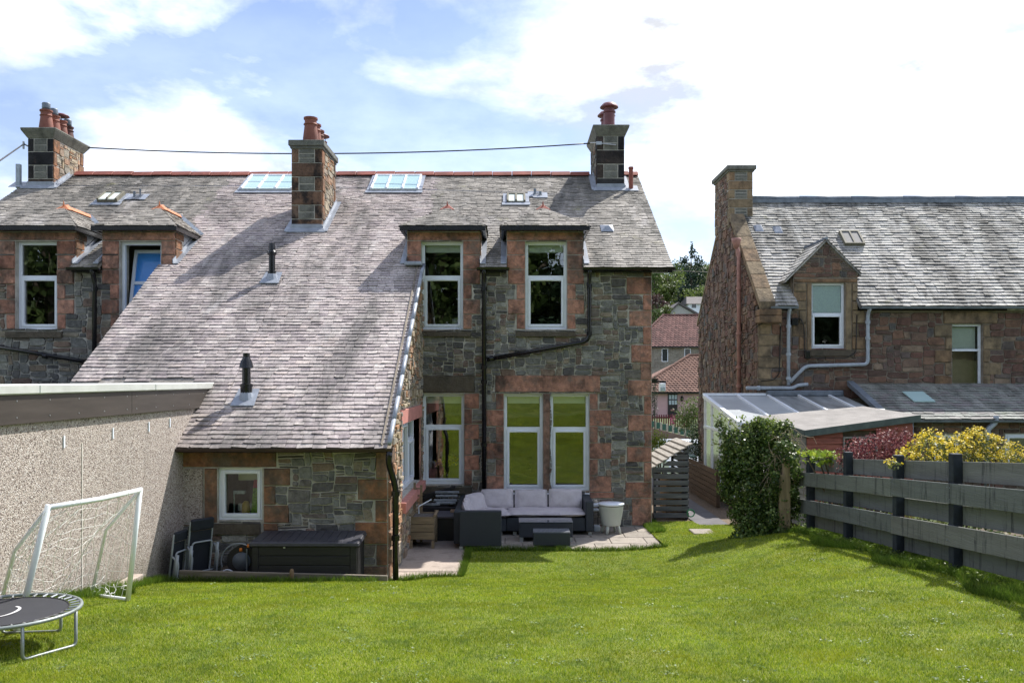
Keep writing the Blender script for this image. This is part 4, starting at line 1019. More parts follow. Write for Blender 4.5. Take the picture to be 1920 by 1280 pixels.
d1 = dormer(adj, roof_a, DA2, rg, 'ridge_orange', gry); d2 = dormer(adj, roof_a, DB2, rg, 'ridge_orange', gry)
# keep only slates in view (the garage covers the corner)
lil = [p for p in lil if not (p[0][0][1] < 12.7 and cx(p) < -4.75)]
emit(lil, 'slate', MT['slate'], roof_a, 200); emit(gry, 'slate', MT['slate_side'], roof_a, 100)
ridge_run(XLV, XM, adj, 'ridge', R_Y, R_Z+.03, skip=[(-11.1, -10.45)])
MB().hexa([(XC-.02, L_Y, L_Z-.14), (XC+.03, L_Y, L_Z-.14), (XC+.03, L_Y, L_Z-.062), (XC-.02, L_Y, L_Z-.062)], [(XC-.02, E_Y, E_Z-.14), (XC+.03, E_Y, E_Z-.14), (XC+.03, E_Y, E_Z-.062), (XC-.02, E_Y, E_Z-.062)]).build('barge_board', MT['black'], adj)
MB().hexa([(XC+.15, 12.9, 0), (XC+.15, FY-.01, 0), (XC+.15, FY-.01, roofz(15.7)-.1), (XC+.15, 12.9, roofz(12.9)-.1)], [(XC+.4, 12.9, 0), (XC+.4, FY-.01, 0), (XC+.4, FY-.01, roofz(15.7)-.1), (XC+.4, 12.9, roofz(12.9)-.1)]).build('side_wall', MT['mortar'], adj)
gutter(adj, DB2[1]-.05, DA2[0]+.05, E_Y-.02, E_Z-.015)
MB().box(DB2[1], DA2[0], E_Y+.04, FY-.002, E_Z-.09, E_Z-.065).build('soffit', MT['black'], adj)
xp2 = X(182)
downpipe(adj, [(xp2, E_Y-.02, E_Z-.03), (xp2, YP, E_Z-.22), (xp2, YP, 2.4)], 'black', .042, [((xp2, YP, z), (0, 0, 1)) for z in (4.45, 3.0)])
downpipe(adj, [(X(-60), YP, Z(640)), (xp2-.05, YP, Z(680))], 'black', .038, [((X(90), YP, Z(667.5)), (1, 0, -.165))])
cl = chimney(adj, -11.07, -10.50, 19.52, 20.90, 7.05, 8.28, 'sand_black', 'tan', pot_row(-10.78, (19.75, 20.08, 20.40, 20.70), .14, (.50, .47, .45, .40), ('liner', 'liner', 'hood', 'liner'), ('pot', 'pot', 'pot', 'pot_sooty')), rg, cap=.22, over=.12, capstyle='cove', flip=1, rows=4)
flashing(cl, -11.07, -10.50, 19.52, 20.2, sides=(1, -1))
vent_pipe(adj, ax(35, 19.6), 19.6, .5, .045, 'pipe_grey', True)
# ------------------------------------------------------------------ flat-roofed pebble-dashed garage
gar = thing('garage', (-4.6, 8.0, 0), 'flat-roofed garage with pebble-dashed side wall, dark fascia and pale metal roof trim', 'garage')
GX = -4.5
MB().box(-9.6, GX, 1.5, 12.62, 0, 2.62).build('wall', MT['harl'], gar)
MB().box(-9.5, GX-.3, 12.621, 15.85, 0, 2.60).build('rear_wall', MT['harl'], gar)
MT['fascia'] = plain('brown_fascia_board', (.060, .050, .043), .45, var=.25, vs=4, stretch=(1, .3, 3))
q = MB()
for y0, y1 in ((1.45, 4.0), (4.005, 7.0), (7.005, 10.0), (10.005, 12.78)):
    f_ = MB().box(GX+.001, GX+.045, y0, y1, 2.36, 2.625).build('fascia_board', MT['fascia'], gar, bevel=.003)
    q = MB()
    yy = y0+.12
    while yy < y1:
        for zz in (2.42, 2.57): q.tube([(GX+.045, yy, zz), (GX+.049, yy, zz)], .008, 6)
        yy += .55
    q.build('screws', MT['steel'], f_)
MT['trim'] = plain('pale_metal_trim', (.62, .64, .60), .4, .2, var=.1, vs=3)
for y0, y1 in ((1.4, 5.0), (5.003, 8.0), (8.003, 10.6), (10.603, 12.95)): MB().box(GX-.12, GX+.075, y0, y1, 2.627, 2.722).build('roof_trim', MT['trim'], gar, bevel=.012)
MB().box(-9.7, GX-.121, 1.4, 12.7, 2.621, 2.69).box(-9.5, GX-.3, 12.701, 15.85, 2.60, 2.68).build('roof', plain('grey_roofing_felt', (.16, .16, .16), .9), gar)
for yy, zz in ((8.55, 2.2), (9.6, 2.22), (10.55, 2.24), (11.2, 2.26)): MB().box(GX+.001, GX+.012, yy, yy+.022, zz-.12, zz).build('wall_tie', MT['white'], gar)
MB().box(GX+.001, GX+.006, 8.92, 8.935, .5, 2.1).build('render_joint', plain('render_bead', (.62, .58, .52), .8), gar)
# ------------------------------------------------------------------ neighbouring house on the right
nb = thing('stone_house', (9.5, 21.4, 0), 'purple-brown rubble house with pale slate roof, pointed dormer and lean-to, beyond the fence', 'house', 'stone houses around the garden')
NY = 21.4; FN = Fr((0, NY, 0), (1, 0, 0), (0, -1, 0)); XN = lambda p: ax(p, NY); ZN = lambda p: az(p, NY)
NX0, NX1 = 6.16, 18.0; NEy, NEz, NS = 21.15, 4.60, .946; NRy = 24.7; NRz = NEz + NS*(NRy-NEy); NBy = 28.1
nz = lambda y: NEz + NS*(y-NEy)
rg = random.Random(71)
n1 = (XN(1522), XN(1585), ZN(653), ZN(530)); n2 = (XN(1785), XN(1843), ZN(725), ZN(607))
nd = (XN(1488), XN(1608)); nxc = (nd[0]+nd[1])/2; nap = 6.22; nsh = 5.42
def ztn(u): return nap - (nap-nsh)*abs(u-nxc)/((nd[1]-nd[0])/2) if nd[0] < u < nd[1] else 4.5
mb = MB()
wl1 = (XN(1752), XN(1796), .95, 1.50); wl2 = (XN(1885)-.6, XN(1925)-.5, .60, 1.50)
wall_slices(mb, FN, [NX0, nd[0], nxc, nd[1], n1[0], n1[1], n2[0], n2[1], NX1], 0, ztn, [n1, n2])
FG = Fr((NX0, 0, 0), (0, 1, 0), (-1, 0, 0))
zg = lambda y: min(nz(y), NRz-.946*(y-NRy))+.02
wall_slices(mb, FG, [NY+.401, NRy, NBy], -.3, zg, [])
wall_n = mb.build('wall', MT['mortar_dark'], nb)
bn = [(XN(1768), XN(1870), ZN(607), ZN(583)), (nd[0], nd[1], ZN(530)+.0, 5.30), (XN(1512), XN(1522), ZN(660), ZN(530)), (XN(1585), XN(1597), ZN(660), ZN(530))]
def alt(x, side, z0, z1, n, a, b_, s=0): return jamb(x, side, z0, z1, a, b_, n, s)
bn += alt(XN(1512), -1, 4.5, ZN(530), 3, XN(1512)-nd[0], XN(1512)-nd[0]) + alt(XN(1597), 1, 4.5, ZN(530), 3, nd[1]-XN(1597), nd[1]-XN(1597))
bn += alt(XN(1512), -1, ZN(655), 4.5, 3, .20, .36) + alt(XN(1597), 1, ZN(655), 4.5, 3, .34, .18)
bn += alt(n2[0], -1, ZN(727), ZN(608), 5, .46, .18) + alt(n2[1], 1, ZN(727), ZN(608), 5, .46, .18, 1)
bn += alt(NX0, 1, 2.5, 4.45, 7, .62, .34)
nsill = (XN(1510), XN(1600), ZN(668), ZN(653)-.03)
emit(stones(FN, bn, rg, d=(.02, .05), jit=.008, cut=.05, ins=.015), 'sandstone_block', MT['nb_block'], wall_n)
pyd('window_sill', *stone(FN, nsill, rg, d=(.06, .065), jit=.004, cut=0), MT['sill'], wall_n)
rn = [n1, n2, nsill] + bn
rr = masonry(NX0, 13.7, 2.3, 6.2, lambda u, z: not inr(u, z, rn) and z < ztn(u)-.03, rg, cu=.06, cz=.055, wr=(3, 9), hr=(2, 4))
st_n = stones(FN, rr, rg, gap=.006, warp=.02)
rr = masonry(NY, NBy, 0, 7.9, lambda u, z: z < zg(u)-.12, rg, cu=.07, cz=.07, wr=(2, 4), hr=(1, 4))
st_g = stones(FG, rr, rg, gap=.006, d=(.01, .05), warp=.025)
emit(st_n + st_g, 'rubble_stone', MT['nb_stone'], wall_n)
window(nb, FN, *n1, ZN(588), 0, glass='glass_clear', recess=.10, sashes=True, vent=False)
w2 = window(nb, FN, *n2, ZN(656), 0, glass='glass_clear', recess=.10, sashes=False)
MB().box(n2[0]+.06, n2[1]-.06, NY+.25, NY+.27, ZN(654), n2[3]-.06).build('net_curtain', MT['blind'], w2)
for c in nb.children:
    pass
MT['obscure'] = plain('obscured_glass', (.42, .50, .55), .15, var=.25, vs=30, bmp=.4, bs=60, spec=.8)
MB().box(n1[0]+.06, n1[1]-.06, NY+.16, NY+.17, ZN(588)+.04, n1[3]-.06).build('obscured_pane', plain('frosted_pale_pane', (.80, .88, .95), .4, var=.12, vs=30), nb)
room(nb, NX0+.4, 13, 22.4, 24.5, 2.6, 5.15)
MT['brown_wall'] = plain('brown_render_inside', (.42, .30, .22), .9)
MB().box(n2[0]-.2, n2[1]+.2, NY+.55, NY+.60, 2.6, 4.4).build('inner_wall', MT['brown_wall'], nb)
# roof
def deckn(mb, x0, x1, ya, yb):
    a = [(x0, ya, nz(ya)), (x1, ya, nz(ya)), (x1, yb, nz(yb)), (x0, yb, nz(yb))]
    mb.hexa([Vector(p)-Vector((0, 0, .08)) for p in a], [Vector(p) for p in a])
mb = MB(); ycut = 21.98
deckn(mb, 6.45, nd[0]+.05, NEy, NRy); deckn(mb, nd[1]-.05, NX1, NEy, NRy); deckn(mb, nd[0]+.05, nd[1]-.05, ycut, NRy)
a = [(6.2, NRy, NRz), (NX1, NRy, NRz), (NX1, NBy+.2, NRz-.946*(NBy+.2-NRy)), (6.2, NBy+.2, NRz-.946*(NBy+.2-NRy))]
mb.hexa([Vector(p)-Vector((0, 0, .08)) for p in a], [Vector(p) for p in a])
roof_n = mb.build('roof', MT['slate_nb'], nb)
kn = math.hypot(1, NS); upn = Vector((0, 1, NS)).normalized()
sl = slate_plane((6.45, NEy, NEz), (NX1, NEy, NEz), upn, (NRy-NEy)*kn-.03, rect_iv(0, 15.8-6.45), rg, e=.14, e_top=.105, w=(.18, .30), t=.016, holes=[(nd[0]+.02-6.45, nd[1]-.02-6.45, -1, (ycut-NEy)*kn)])
dx0, dx1, dze, dzr = nd[0]-.22, nd[1]+.06, 5.30, 6.30
dym = NEy + (dze-NEz)/NS; dyr = NEy + (dzr-NEz)/NS; dyf = NY-.06
for s, xe in ((1, dx1), (-1, dx0)):
    ze = nap+.06 - (nap-nsh)*abs(xe-nxc)/((nd[1]-nd[0])/2)
    ym_ = NEy + (ze-NEz)/NS
    P0, P1 = Vector((xe, dyf, ze)), Vector((xe, ym_, ze)); mid = Vector((nxc-xe, 0, nap+.06-ze)); L = mid.length; l0 = ym_-dyf; l1 = NEy+(nap+.06-NEz)/NS-dyf
    sl += slate_plane(P0, P1, mid, L-.02, lambda v, l0=l0, l1=l1, L=L: (0, l0+(l1-l0)*min(v/L, 1)), rg, e=.15, w=(.15, .25))
    Q0, Q1 = P0+mid, Vector((nxc, dyf+l1, nap+.06)); dn = Vector((0, 0, .03))
    MB().hexa([P0-dn*2, P1-dn*2, Q1-dn*2, Q0-dn*2], [P0-dn*.3, P1-dn*.3, Q1-dn*.3, Q0-dn*.3]).build('dormer_roof', MT['slate_nb'], nb)
emit(sl, 'slate', MT['slate_nb'], roof_n, 220)
q = MB()
for xe in (nd[0], nd[1]-.14): q.hexa([(xe, NY+.02, 4.4), (xe, NY+.02, nsh-.03), (xe, ycut, nsh-.03), (xe, NY+.1, 4.5)], [(xe+.14, NY+.02, 4.4), (xe+.14, NY+.02, nsh-.03), (xe+.14, ycut, nsh-.03), (xe+.14, NY+.1, 4.5)])
q.build('dormer_cheek', MT['nb_block'], nb)
MB().tube([(nxc, dyf-.01, nap+.08), (nxc, dyr, nap+.08)], .04, 8).build('lead_roll', MT['lead_dark'], roof_n)
q = MB()
for s in (-1, 1):
    e0 = Vector((nxc+s*((nd[1]-nd[0])/2+.03), NY-.05, nsh-.02)); e1 = Vector((nxc, NY-.05, nap+.03))
    q.hexa([e0, e1, e1+Vector((0, 0, .05)), e0+Vector((0, 0, .05))], [p+Vector((0, .12, 0)) for p in (e0, e1, e1+Vector((0, 0, .05)), e0+Vector((0, 0, .05)))])
q.build('gable_coping', MT['nb_block'], nb)
x = 6.8
while x < NX1:
    MB().tube([(x+.003, NRy, NRz+.05), (min(x+1.5, NX1)-.003, NRy, NRz+.05)], .075, 10).build('ridge_roll', MT['lead_dark'], roof_n, True); x += 1.5
MB().box(6.75, NX1, NRy-.16, NRy-.10, NRz-.10, NRz-.0).build('ridge_flashing', MT['lead_dark'], roof_n)
gutter(nb, 6.40, nd[0]+.02, NEy-.02, NEz-.03, 'lead_dark', .055); gutter(nb, nd[1]-.02, NX1, NEy-.02, NEz-.03, 'lead_dark', .055)
# skew coping on the gable
sk = MB(); ya, yb = NEy-.05, 24.0
segs = 7
for i in range(segs):
    y0 = ya+(yb-ya)*i/segs+.004; y1 = ya+(yb-ya)*(i+1)/segs-.004
    s_ = MB().hexa([(NX0-.04, y0, nz(y0)-.05), (NX0+.36, y0, nz(y0)-.05), (NX0+.36, y0, nz(y0)+.14), (NX0-.04, y0, nz(y0)+.14)], [(NX0-.04, y1, nz(y1)-.05), (NX0+.36, y1, nz(y1)-.05), (NX0+.36, y1, nz(y1)+.14), (NX0-.04, y1, nz(y1)+.14)]).build('skew_stone', MT['nb_block'], nb, bevel=.012)
q = MB()
for i in range(2): q.box(NX0-.05, NX0+.5, NEy-.12+.03*i, NEy+.30, NEz-.42+.17*i, NEz-.26+.17*i)
q.build('skew_putt', MT['nb_block'], nb, bevel=.015)
MB().hexa([(NX0-.03, 25.6, nz(NRy)-.9), (NX0+.2, 25.6, nz(NRy)-.9), (NX0+.2, 25.6, nz(NRy)-.78), (NX0-.03, 25.6, nz(NRy)-.78)], [(NX0-.03, NBy+.2, NRz-.946*(NBy+.2-NRy)+.0), (NX0+.2, NBy+.2, NRz-.946*(NBy+.2-NRy)), (NX0+.2, NBy+.2, NRz-.946*(NBy+.2-NRy)+.12), (NX0-.03, NBy+.2, NRz-.946*(NBy+.2-NRy)+.12)]).build('rear_skew', MT['nb_block'], nb)
cn = chimney(nb, NX0-.03, NX0+.62, 24.05, 25.75, nz(24.05)-.25, 8.62, 'nb_block', 'nb_stone', [(6.45, 25.4, .15, .12, 'plain', 'pot_sooty')], rg, cap=.17, over=.09, flip=-1, rows=6)
downpipe(nb, [(5.98, 22.75, 6.35), (6.05, 22.75, 6.1), (6.05, 22.75, .6)], 'pipe_pink', .055, [((6.05, 22.75, z), (0, 0, 1)) for z in (5.2, 4.0, 3.1, 2.6)])
MB().lathe((5.98, 22.75, 6.25), [(.06, 0), (.13, .22), (.13, .28), (.10, .28)], 10).build('hopper_head', MT['pipe_pink'], nb, True)
pa = XN(1476); pb = XN(1624); yw = NY-.10
downpipe(nb, [(pa, NEy, NEz-.05), (pa, yw, NEz-.2), (pa, yw, ZN(722))], 'pipe_grey', .045, [((pa, yw, z), (0, 0, 1)) for z in (4.1, 3.4, 2.8)])
downpipe(nb, [(pb, NEy, NEz-.05), (pb, yw, NEz-.2), (pb, yw, ZN(683)), (XN(1508), yw, ZN(686)), (pa+.03, yw-.03, ZN(716))], 'pipe_grey', .045, [((pb, yw, 4.2), (0, 0, 1)), ((pb, yw, 3.8), (0, 0, 1))], rad=.12)
downpipe(nb, [(XN(1512), yw, ZN(720)), (XN(1492), yw, ZN(722)), (XN(1484), yw, ZN(727)), (XN(1397), yw, ZN(727))], 'pipe_grey', .045, [((XN(1420), yw, ZN(727)), (1, 0, 0))], rad=.05)
MT['cable'] = plain('black_cable', (.012, .012, .013), .5)
downpipe(nb, [(NX0-.02, 23.9, ZN(662)), (NX0-.03, 22.2, ZN(625)), (NX0-.03, NY-.03, ZN(612)), (XN(1443), NY-.05, ZN(598)), (XN(1468), NY-.05, ZN(597)), (XN(1500), NY-.06, ZN(597)), (XN(1506), NY-.06, ZN(612)), (XN(1507), NY-.06, ZN(665)), (XN(1517), NY-.08, ZN(671)), (XN(1585), NY-.08, ZN(671)), (XN(1603), NY-.06, ZN(660)), (XN(1605), NY-.06, ZN(590))], 'cable', .012, rad=.06, name='cable')
downpipe(nb, [(XN(1462), NY-.05, ZN(612)), (XN(1460), NY-.05, ZN(700)), (XN(1450), NY-.05, ZN(712)), (XN(1426), NY-.05, ZN(714))], 'cable', .012, rad=.06, name='cable')
MB().box(XN(1507), XN(1516), NY-.12, NY-.03, ZN(672), ZN(658)).build('junction_box', MT['black'], nb, bevel=.01)
MB().box(XN(1482), XN(1494), NY-.12, NY-.03, ZN(610), ZN(598)).build('junction_box', MT['black'], nb, bevel=.01)
# rooflight and vents
upN = Vector((0, -NS, 1)).normalized()
def nP(u, v, d, o): return o + Vector((u, 0, 0)) + upn*v + upN*d
MT['nbpane'] = plain('grey_rooflight_pane', (.15, .15, .15), .7)
yy = 23.0; o = Vector((ax(1583, yy), yy, nz(yy)))
q = MB(); W, L = .54, .62
for a, b_, c, d in ((0, .05, 0, L), (W-.05, W, 0, L), (.05, W-.05, L-.05, L), (.05, W-.05, 0, .03), (W/2-.02, W/2+.02, .03, L-.05)):
    q.hexa([nP(a, c, -.02, o), nP(b_, c, -.02, o), nP(b_, d, -.02, o), nP(a, d, -.02, o)], [nP(a, c, .12, o), nP(b_, c, .12, o), nP(b_, d, .12, o), nP(a, d, .12, o)])
rl = q.build('rooflight', MT['skyframe'], nb)
for a, b_ in ((.05, W/2-.02), (W/2+.02, W-.05)): MB().hexa([nP(a, 0, .09, o), nP(b_, 0, .09, o), nP(b_, L-.05, .09, o), nP(a, L-.05, .09, o)], [nP(a, 0, .10, o), nP(b_, 0, .10, o), nP(b_, L-.05, .10, o), nP(a, L-.05, .10, o)]).build('pane', MT['nbpane'], rl)
for px_, yy in ((1458, 23.55), (1422, 23.6)):
    o = Vector((ax(px_, yy), yy, nz(yy))); q = MB()
    q.hexa([nP(-.12, -.15, .03, o), nP(.12, -.15, .03, o), nP(.12, .15, .03, o), nP(-.12, .15, .03, o)], [nP(-.1, -.1, .045, o), nP(.1, -.1, .045, o), nP(.05, .1, .09, o), nP(-.05, .1, .09, o)]); q.build('roof_vent', MT['lead'], nb)
# lean-to
lz = lambda y: 1.88 + (2.66-1.88)/(NY-.05-19.2)*(y-19.2)
lk = (2.66-1.88)/(NY-.05-19.2); LX0, LX1 = 8.55, 14.2
a = [(LX0, 19.2, lz(19.2)), (LX1, 19.2, lz(19.2)), (LX1, NY-.01, lz(NY-.01)), (LX0, NY-.01, lz(NY-.01))]
lr = MB().hexa([Vector(p)-Vector((0, 0, .07)) for p in a], [Vector(p) for p in a]).build('lean_to_roof', MT['slate_low'], nb)
sl = slate_plane((LX0, 19.2, 1.88), (LX1, 19.2, 1.88), (0, 1, lk), (NY-.05-19.2)*math.hypot(1, lk), rect_iv(0, 13.0-LX0), rg, e=.16, w=(.16, .26))
emit(sl, 'slate', MT['slate_low'], lr, 80)
FL_ = Fr((0, 19.4, 0), (1, 0, 0), (0, -1, 0)); XLn = lambda p: ax(p, 19.4); ZLn = lambda p: az(p, 19.4)
lw1 = (XLn(1752), XLn(1798), .6, ZLn(815)); lw2 = (XLn(1885), XLn(1950), .5, ZLn(813))
mb = MB(); wall_slices(mb, FL_, [LX0+.05, lw1[0], lw1[1], lw2[0], lw2[1], LX1], -.3, lambda u: 1.86, [lw1, lw2])
wl_n = mb.build('lean_to_wall', MT['mortar_dark'], nb)
rr = masonry(LX0+.05, 13.0, .3, 1.84, lambda u, z: not inr(u, z, [lw1, lw2], .03), rg, cu=.06, cz=.05, wr=(3, 8), hr=(2, 4))
emit(stones(FL_, rr, rg, gap=.009), 'rubble_stone', MT['nb_stone'], wl_n, 60)
window(nb, FL_, *lw1, None, 0, recess=.02, glass='glass'); window(nb, FL_, *lw2, None, 0, recess=.02, glass='glass')
gutter(nb, LX0, LX1, 19.17, 1.85, 'lead_dark', .05)
MB().box(LX0-.25, LX0+.0, 19.1, NY-.02, 1.80, 1.86).hexa([(LX0-.16, 19.2, 1.86), (LX0, 19.2, 1.86), (LX0, 19.2, 1.96), (LX0-.16, 19.2, 1.96)], [(LX0-.16, NY-.02, 2.62), (LX0, NY-.02, 2.62), (LX0, NY-.02, 2.74), (LX0-.16, NY-.02, 2.74)]).build('lead_verge', MT['lead_dark'], nb)
o = Vector((ax(1710, 20.2), 20.1, lz(20.1)))
MB().hexa([o+Vector((0, 0, .035)), o+Vector((.5, 0, .035)), o+Vector((.5, .6, .6*lk+.035)), o+Vector((0, .6, .6*lk+.035))], [o+Vector((0, 0, .06)), o+Vector((.5, 0, .06)), o+Vector((.5, .6, .6*lk+.06)), o+Vector((0, .6, .6*lk+.06))]).build('lean_to_rooflight', MT['skyglass'], nb)
MB().box(n2[0]-.1, n2[1]+.12, NY-.35, NY-.02, ZN(740), ZN(731)).build('lead_apron', MT['lead'], nb, bevel=.02)
pe = XLn(1850)
downpipe(nb, [(pe+.12, 19.22, 1.95), (pe+.10, 19.22, 1.80), (pe-.08, 19.22, 1.65), (pe-.08, 19.25, .3)], 'pipe_grey', .06, rad=.08)
downpipe(nb, [(XLn(1703), 19.25, 1.8), (XLn(1703), 19.25, .3)], 'pipe_grey', .045)
# ------------------------------------------------------------------ conservatory
con = thing('conservatory', (6.6, 19.8, 0), 'white-framed lean-to conservatory with low brick base against the brown stone house', 'conservatory')
CX0, CX1, CY0, CY1 = 4.80, 8.28, 18.1, 21.36; cz0, cz1 = 1.85, 2.37
czf = lambda y: cz0 + (cz1-cz0)*(y-CY0)/(CY1-CY0)
MT['brick'] = stone_mat('red_brown_brick', [(0, (.20, .10, .07)), (.5, (.27, .15, .105)), (1, (.17, .085, .065))], dirt_amt=.4)
cb = MB().box(CX0, CX0+.12, CY0, CY1, -.2, .26).box(CX0+.121, CX1, CY0, CY0+.12, -.2, .26).build('brick_base', MT['mortar_dark'], con)
FC = Fr((CX0, 0, 0), (0, 1, 0), (-1, 0, 0)); bk = []
for j in range(6):
    y = CY0 + (0 if j % 2 else -.11)
    while y < CY1:
        a, b_ = max(y, CY0), min(y+.225, CY1)
        if b_-a > .04: bk.append((a, b_, -.19+j*.075, -.19+(j+1)*.075))
        y += .225
emit(stones(FC, bk, rg, gap=.005, d=(.008, .012), jit=.001, cut=0, ins=.004), 'brick', MT['brick'], cb, 120)
q = MB().box(CX0-.08, CX0+.10, CY0-.05, CY1, .262, .305); q.build('sill', MT['white'], con, bevel=.006)
q = MB()
for y in (CY0+.03, 18.95, 19.8, 20.6, CY1-.04): q.box(CX0, CX0+.06, y-.03, y+.03, .306, czf(y)-.05)
q.build('side_posts', MT['white'], con, bevel=.004)
for zz in (1.59, .36): MB().box(CX0-.008, CX0+.05, CY0+.0, CY1, zz-.035, zz+.035).build('rail', MT['white'], con, bevel=.004)
MB().hexa([(CX0-.03, CY0-.05, czf(CY0)-.06), (CX0+.07, CY0-.05, czf(CY0)-.06), (CX0+.07, CY0-.05, czf(CY0)+.03), (CX0-.03, CY0-.05, czf(CY0)+.03)], [(CX0-.03, CY1, czf(CY1)-.06), (CX0+.07, CY1, czf(CY1)-.06), (CX0+.07, CY1, czf(CY1)+.03), (CX0-.03, CY1, czf(CY1)+.03)]).build('edge_bar', MT['white'], con, bevel=.004)
MB().box(CX0-.03, 6.35, CY1-.05, CY1+.02, cz1+.0, cz1+.06).build('wall_plate', MT['white'], con)
MB().box(6.352, CX1, CY1-.10, NY-.012, cz1-.02, cz1+.13).build('lead_flashing', MT['lead_dark'], con, bevel=.03)
MT['cglass'] = glass_mat('conservatory_glass', .05, (.8, .84, .84), .01, .25)
m, n, l, b = nt('polycarbonate_roof'); g = n.new('ShaderNodeNewGeometry'); t = noise_node(n, l, g, 1.2, 5, .6, (3, .6, 1))
l.new(ramp_out(n, l, t.outputs['Fac'], [(.35, (.20, .21, .21)), (.65, (.38, .40, .41))]), b.inputs['Base Color']); b.inputs['Roughness'].default_value = .22; b.inputs['Specular IOR Level'].default_value = .7; MT['poly'] = m
MT['polypale'] = plain('milky_roof_pane', (.42, .45, .47), .3, var=.12, vs=2)
xsb = [CX0+.07, 5.62, 6.38, 7.14, 7.90, CX1]
for i in range(5):
    a, b_ = xsb[i]+.0, xsb[i+1]
    p0, p1 = (a, CY0, czf(CY0)), (b_, CY0, czf(CY0)); p2, p3 = (b_, CY1, czf(CY1)), (a, CY1, czf(CY1))
    MB().hexa([Vector(p)-Vector((0, 0, .02)) for p in (p0, p1, p2, p3)], [p0, p1, p2, p3]).build('roof_pane', MT['polypale'] if i < 2 else MT['poly'], con)
    if i: MB().bar((a, CY0-.02, czf(CY0)+.02), (a, CY1-.05, czf(CY1-.05)+.02), .05, .045).build('glazing_bar', MT['white'], con)
for y0, y1 in ((CY0+.06, 18.92), (18.98, 19.77), (19.83, 20.57), (20.63, CY1-.07)):
    pyd('pane', [(CX0+.03, y0, .33), (CX0+.03, y1, .33), (CX0+.03, y1, czf(y1)-.05), (CX0+.03, y0, czf(y0)-.05)], [(0, 1, 2, 3)], MT['cglass'], con)
MB().box(CX0+.07, CX1, CY0+.02, CY0+.06, .3, cz0-.02).build('front_panes', MT['cglass'], con)
MB().box(CX0+.08, CX0+.09, CY0+.2, CY1-.1, .30, 1.85).build('inner_blind', plain('pale_blind', (.52, .60, .72), .8), con)
# ------------------------------------------------------------------ red shed
shed = thing('garden_shed', (6.3, 16.2, 0), 'red-painted timber shed with grey felt roof behind the plum shrub', 'shed')
C0 = Vector((5.35, 15.5, 0)); D_ = Vector((.978, .208, 0)); B_ = Vector((-.208, .978, 0)); LW, LD = 2.18, 1.55
MT['redboard'] = plain('faded_red_board', (.27, .085, .06), .75, var=.4, vs=5, stretch=(.6, .6, 6), bmp=.3, bs=30)
MT['greyboard'] = plain('weathered_grey_board', (.22, .21, .20), .85, var=.35, vs=5, stretch=(.6, .6, 6), bmp=.4, bs=30)
MB().hexa([C0+D_*.03+B_*.03, C0+D_*(LW-.03)+B_*.03, C0+D_*(LW-.03)+B_*LD, C0+D_*.03+B_*LD], [C0+D_*.03+B_*.03+Vector((0, 0, 1.76)), C0+D_*(LW-.03)+B_*.03+Vector((0, 0, 2.0)), C0+D_*(LW-.03)+B_*LD+Vector((0, 0, 2.1)), C0+D_*.03+B_*LD+Vector((0, 0, 1.9))]).build('wall', MT['soil'], shed)
def shed_boards(O, U, Nn, W, h0, h1, mat, win=None):
    z = .1
    while z < max(h0, h1)-.04:
        for (s, e) in ([(0, W)] if not (win and z+.12 > win[2] and z < win[3]) else [(0, win[0]), (win[1], W)]):
            zt = min(z+.13, h1 if h1 > h0 else h1)
            t0 = min(z+.13, h0+(h1-h0)*s/W); t1 = min(z+.13, h0+(h1-h0)*e/W)
            if t1-z < .03: continue
            t0 = max(t0, z+.01)
            a = O+U*s; b_ = O+U*e; zz = Vector((0, 0, 1))
            MB().hexa([a+zz*z+Nn*.030, b_+zz*z+Nn*.030, b_+zz*t1+Nn*.008, a+zz*t0+Nn*.008], [a+zz*z, b_+zz*z, b_+zz*t1, a+zz*t0]).build('board', mat, shed)
        z += .115
shed_boards(C0, D_, -B_, LW, 1.74, 1.98, MT['redboard'], (.72, 1.42, 1.40, 1.72))
shed_boards(C0+B_*LD, -B_, -D_, LD, 1.86, 1.74, MT['greyboard'])
zz = Vector((0, 0, 1))
sw = MB()
for a, b_, c, d in ((.72, 1.42, 1.40, 1.43), (.72, 1.42, 1.69, 1.72), (.72, .75, 1.43, 1.69), (1.39, 1.42, 1.43, 1.69), (1.05, 1.10, 1.43, 1.69)):
    sw.hexa([C0+D_*a+zz*c-B_*.045, C0+D_*b_+zz*c-B_*.045, C0+D_*b_+zz*d-B_*.045, C0+D_*a+zz*d-B_*.045], [C0+D_*a+zz*c, C0+D_*b_+zz*c, C0+D_*b_+zz*d, C0+D_*a+zz*d])
sw_ = sw.build('window', MT['greyboard'], shed)
pyd('pane', [C0+D_*.75+zz*1.43-B_*.012, C0+D_*1.39+zz*1.43-B_*.012, C0+D_*1.39+zz*1.69-B_*.012, C0+D_*.75+zz*1.69-B_*.012], [(0, 1, 2, 3)], plain('dark_shed_glass', (.01, .012, .012), .1), sw_)
e_ = .10
rc_ = [C0-D_*e_-B_*e_+zz*1.80, C0+D_*(LW+e_)-B_*e_+zz*2.06, C0+D_*(LW+e_)+B_*(LD+e_)+zz*2.17, C0-D_*e_+B_*(LD+e_)+zz*1.99]
MT['felt'] = plain('mineral_roof_felt', (.25, .235, .22), .9, var=.22, vs=3, bmp=.5, bs=120)
MB().hexa([p for p in rc_], [p+zz*.05 for p in rc_]).build('roof', MT['felt'], shed, bevel=.01)
MT['felt_green'] = plain('green_grey_felt_edge', (.085, .11, .105), .85, var=.3)
f1 = MB(); a, b_ = rc_[0]-B_*.012, rc_[1]-B_*.012; f1.hexa([a-zz*.07, b_-zz*.07, b_+zz*.052, a+zz*.052], [p+B_*.010 for p in (a-zz*.07, b_-zz*.07, b_+zz*.052, a+zz*.052)]); f1.build('roof_edge', MT['felt_green'], shed)
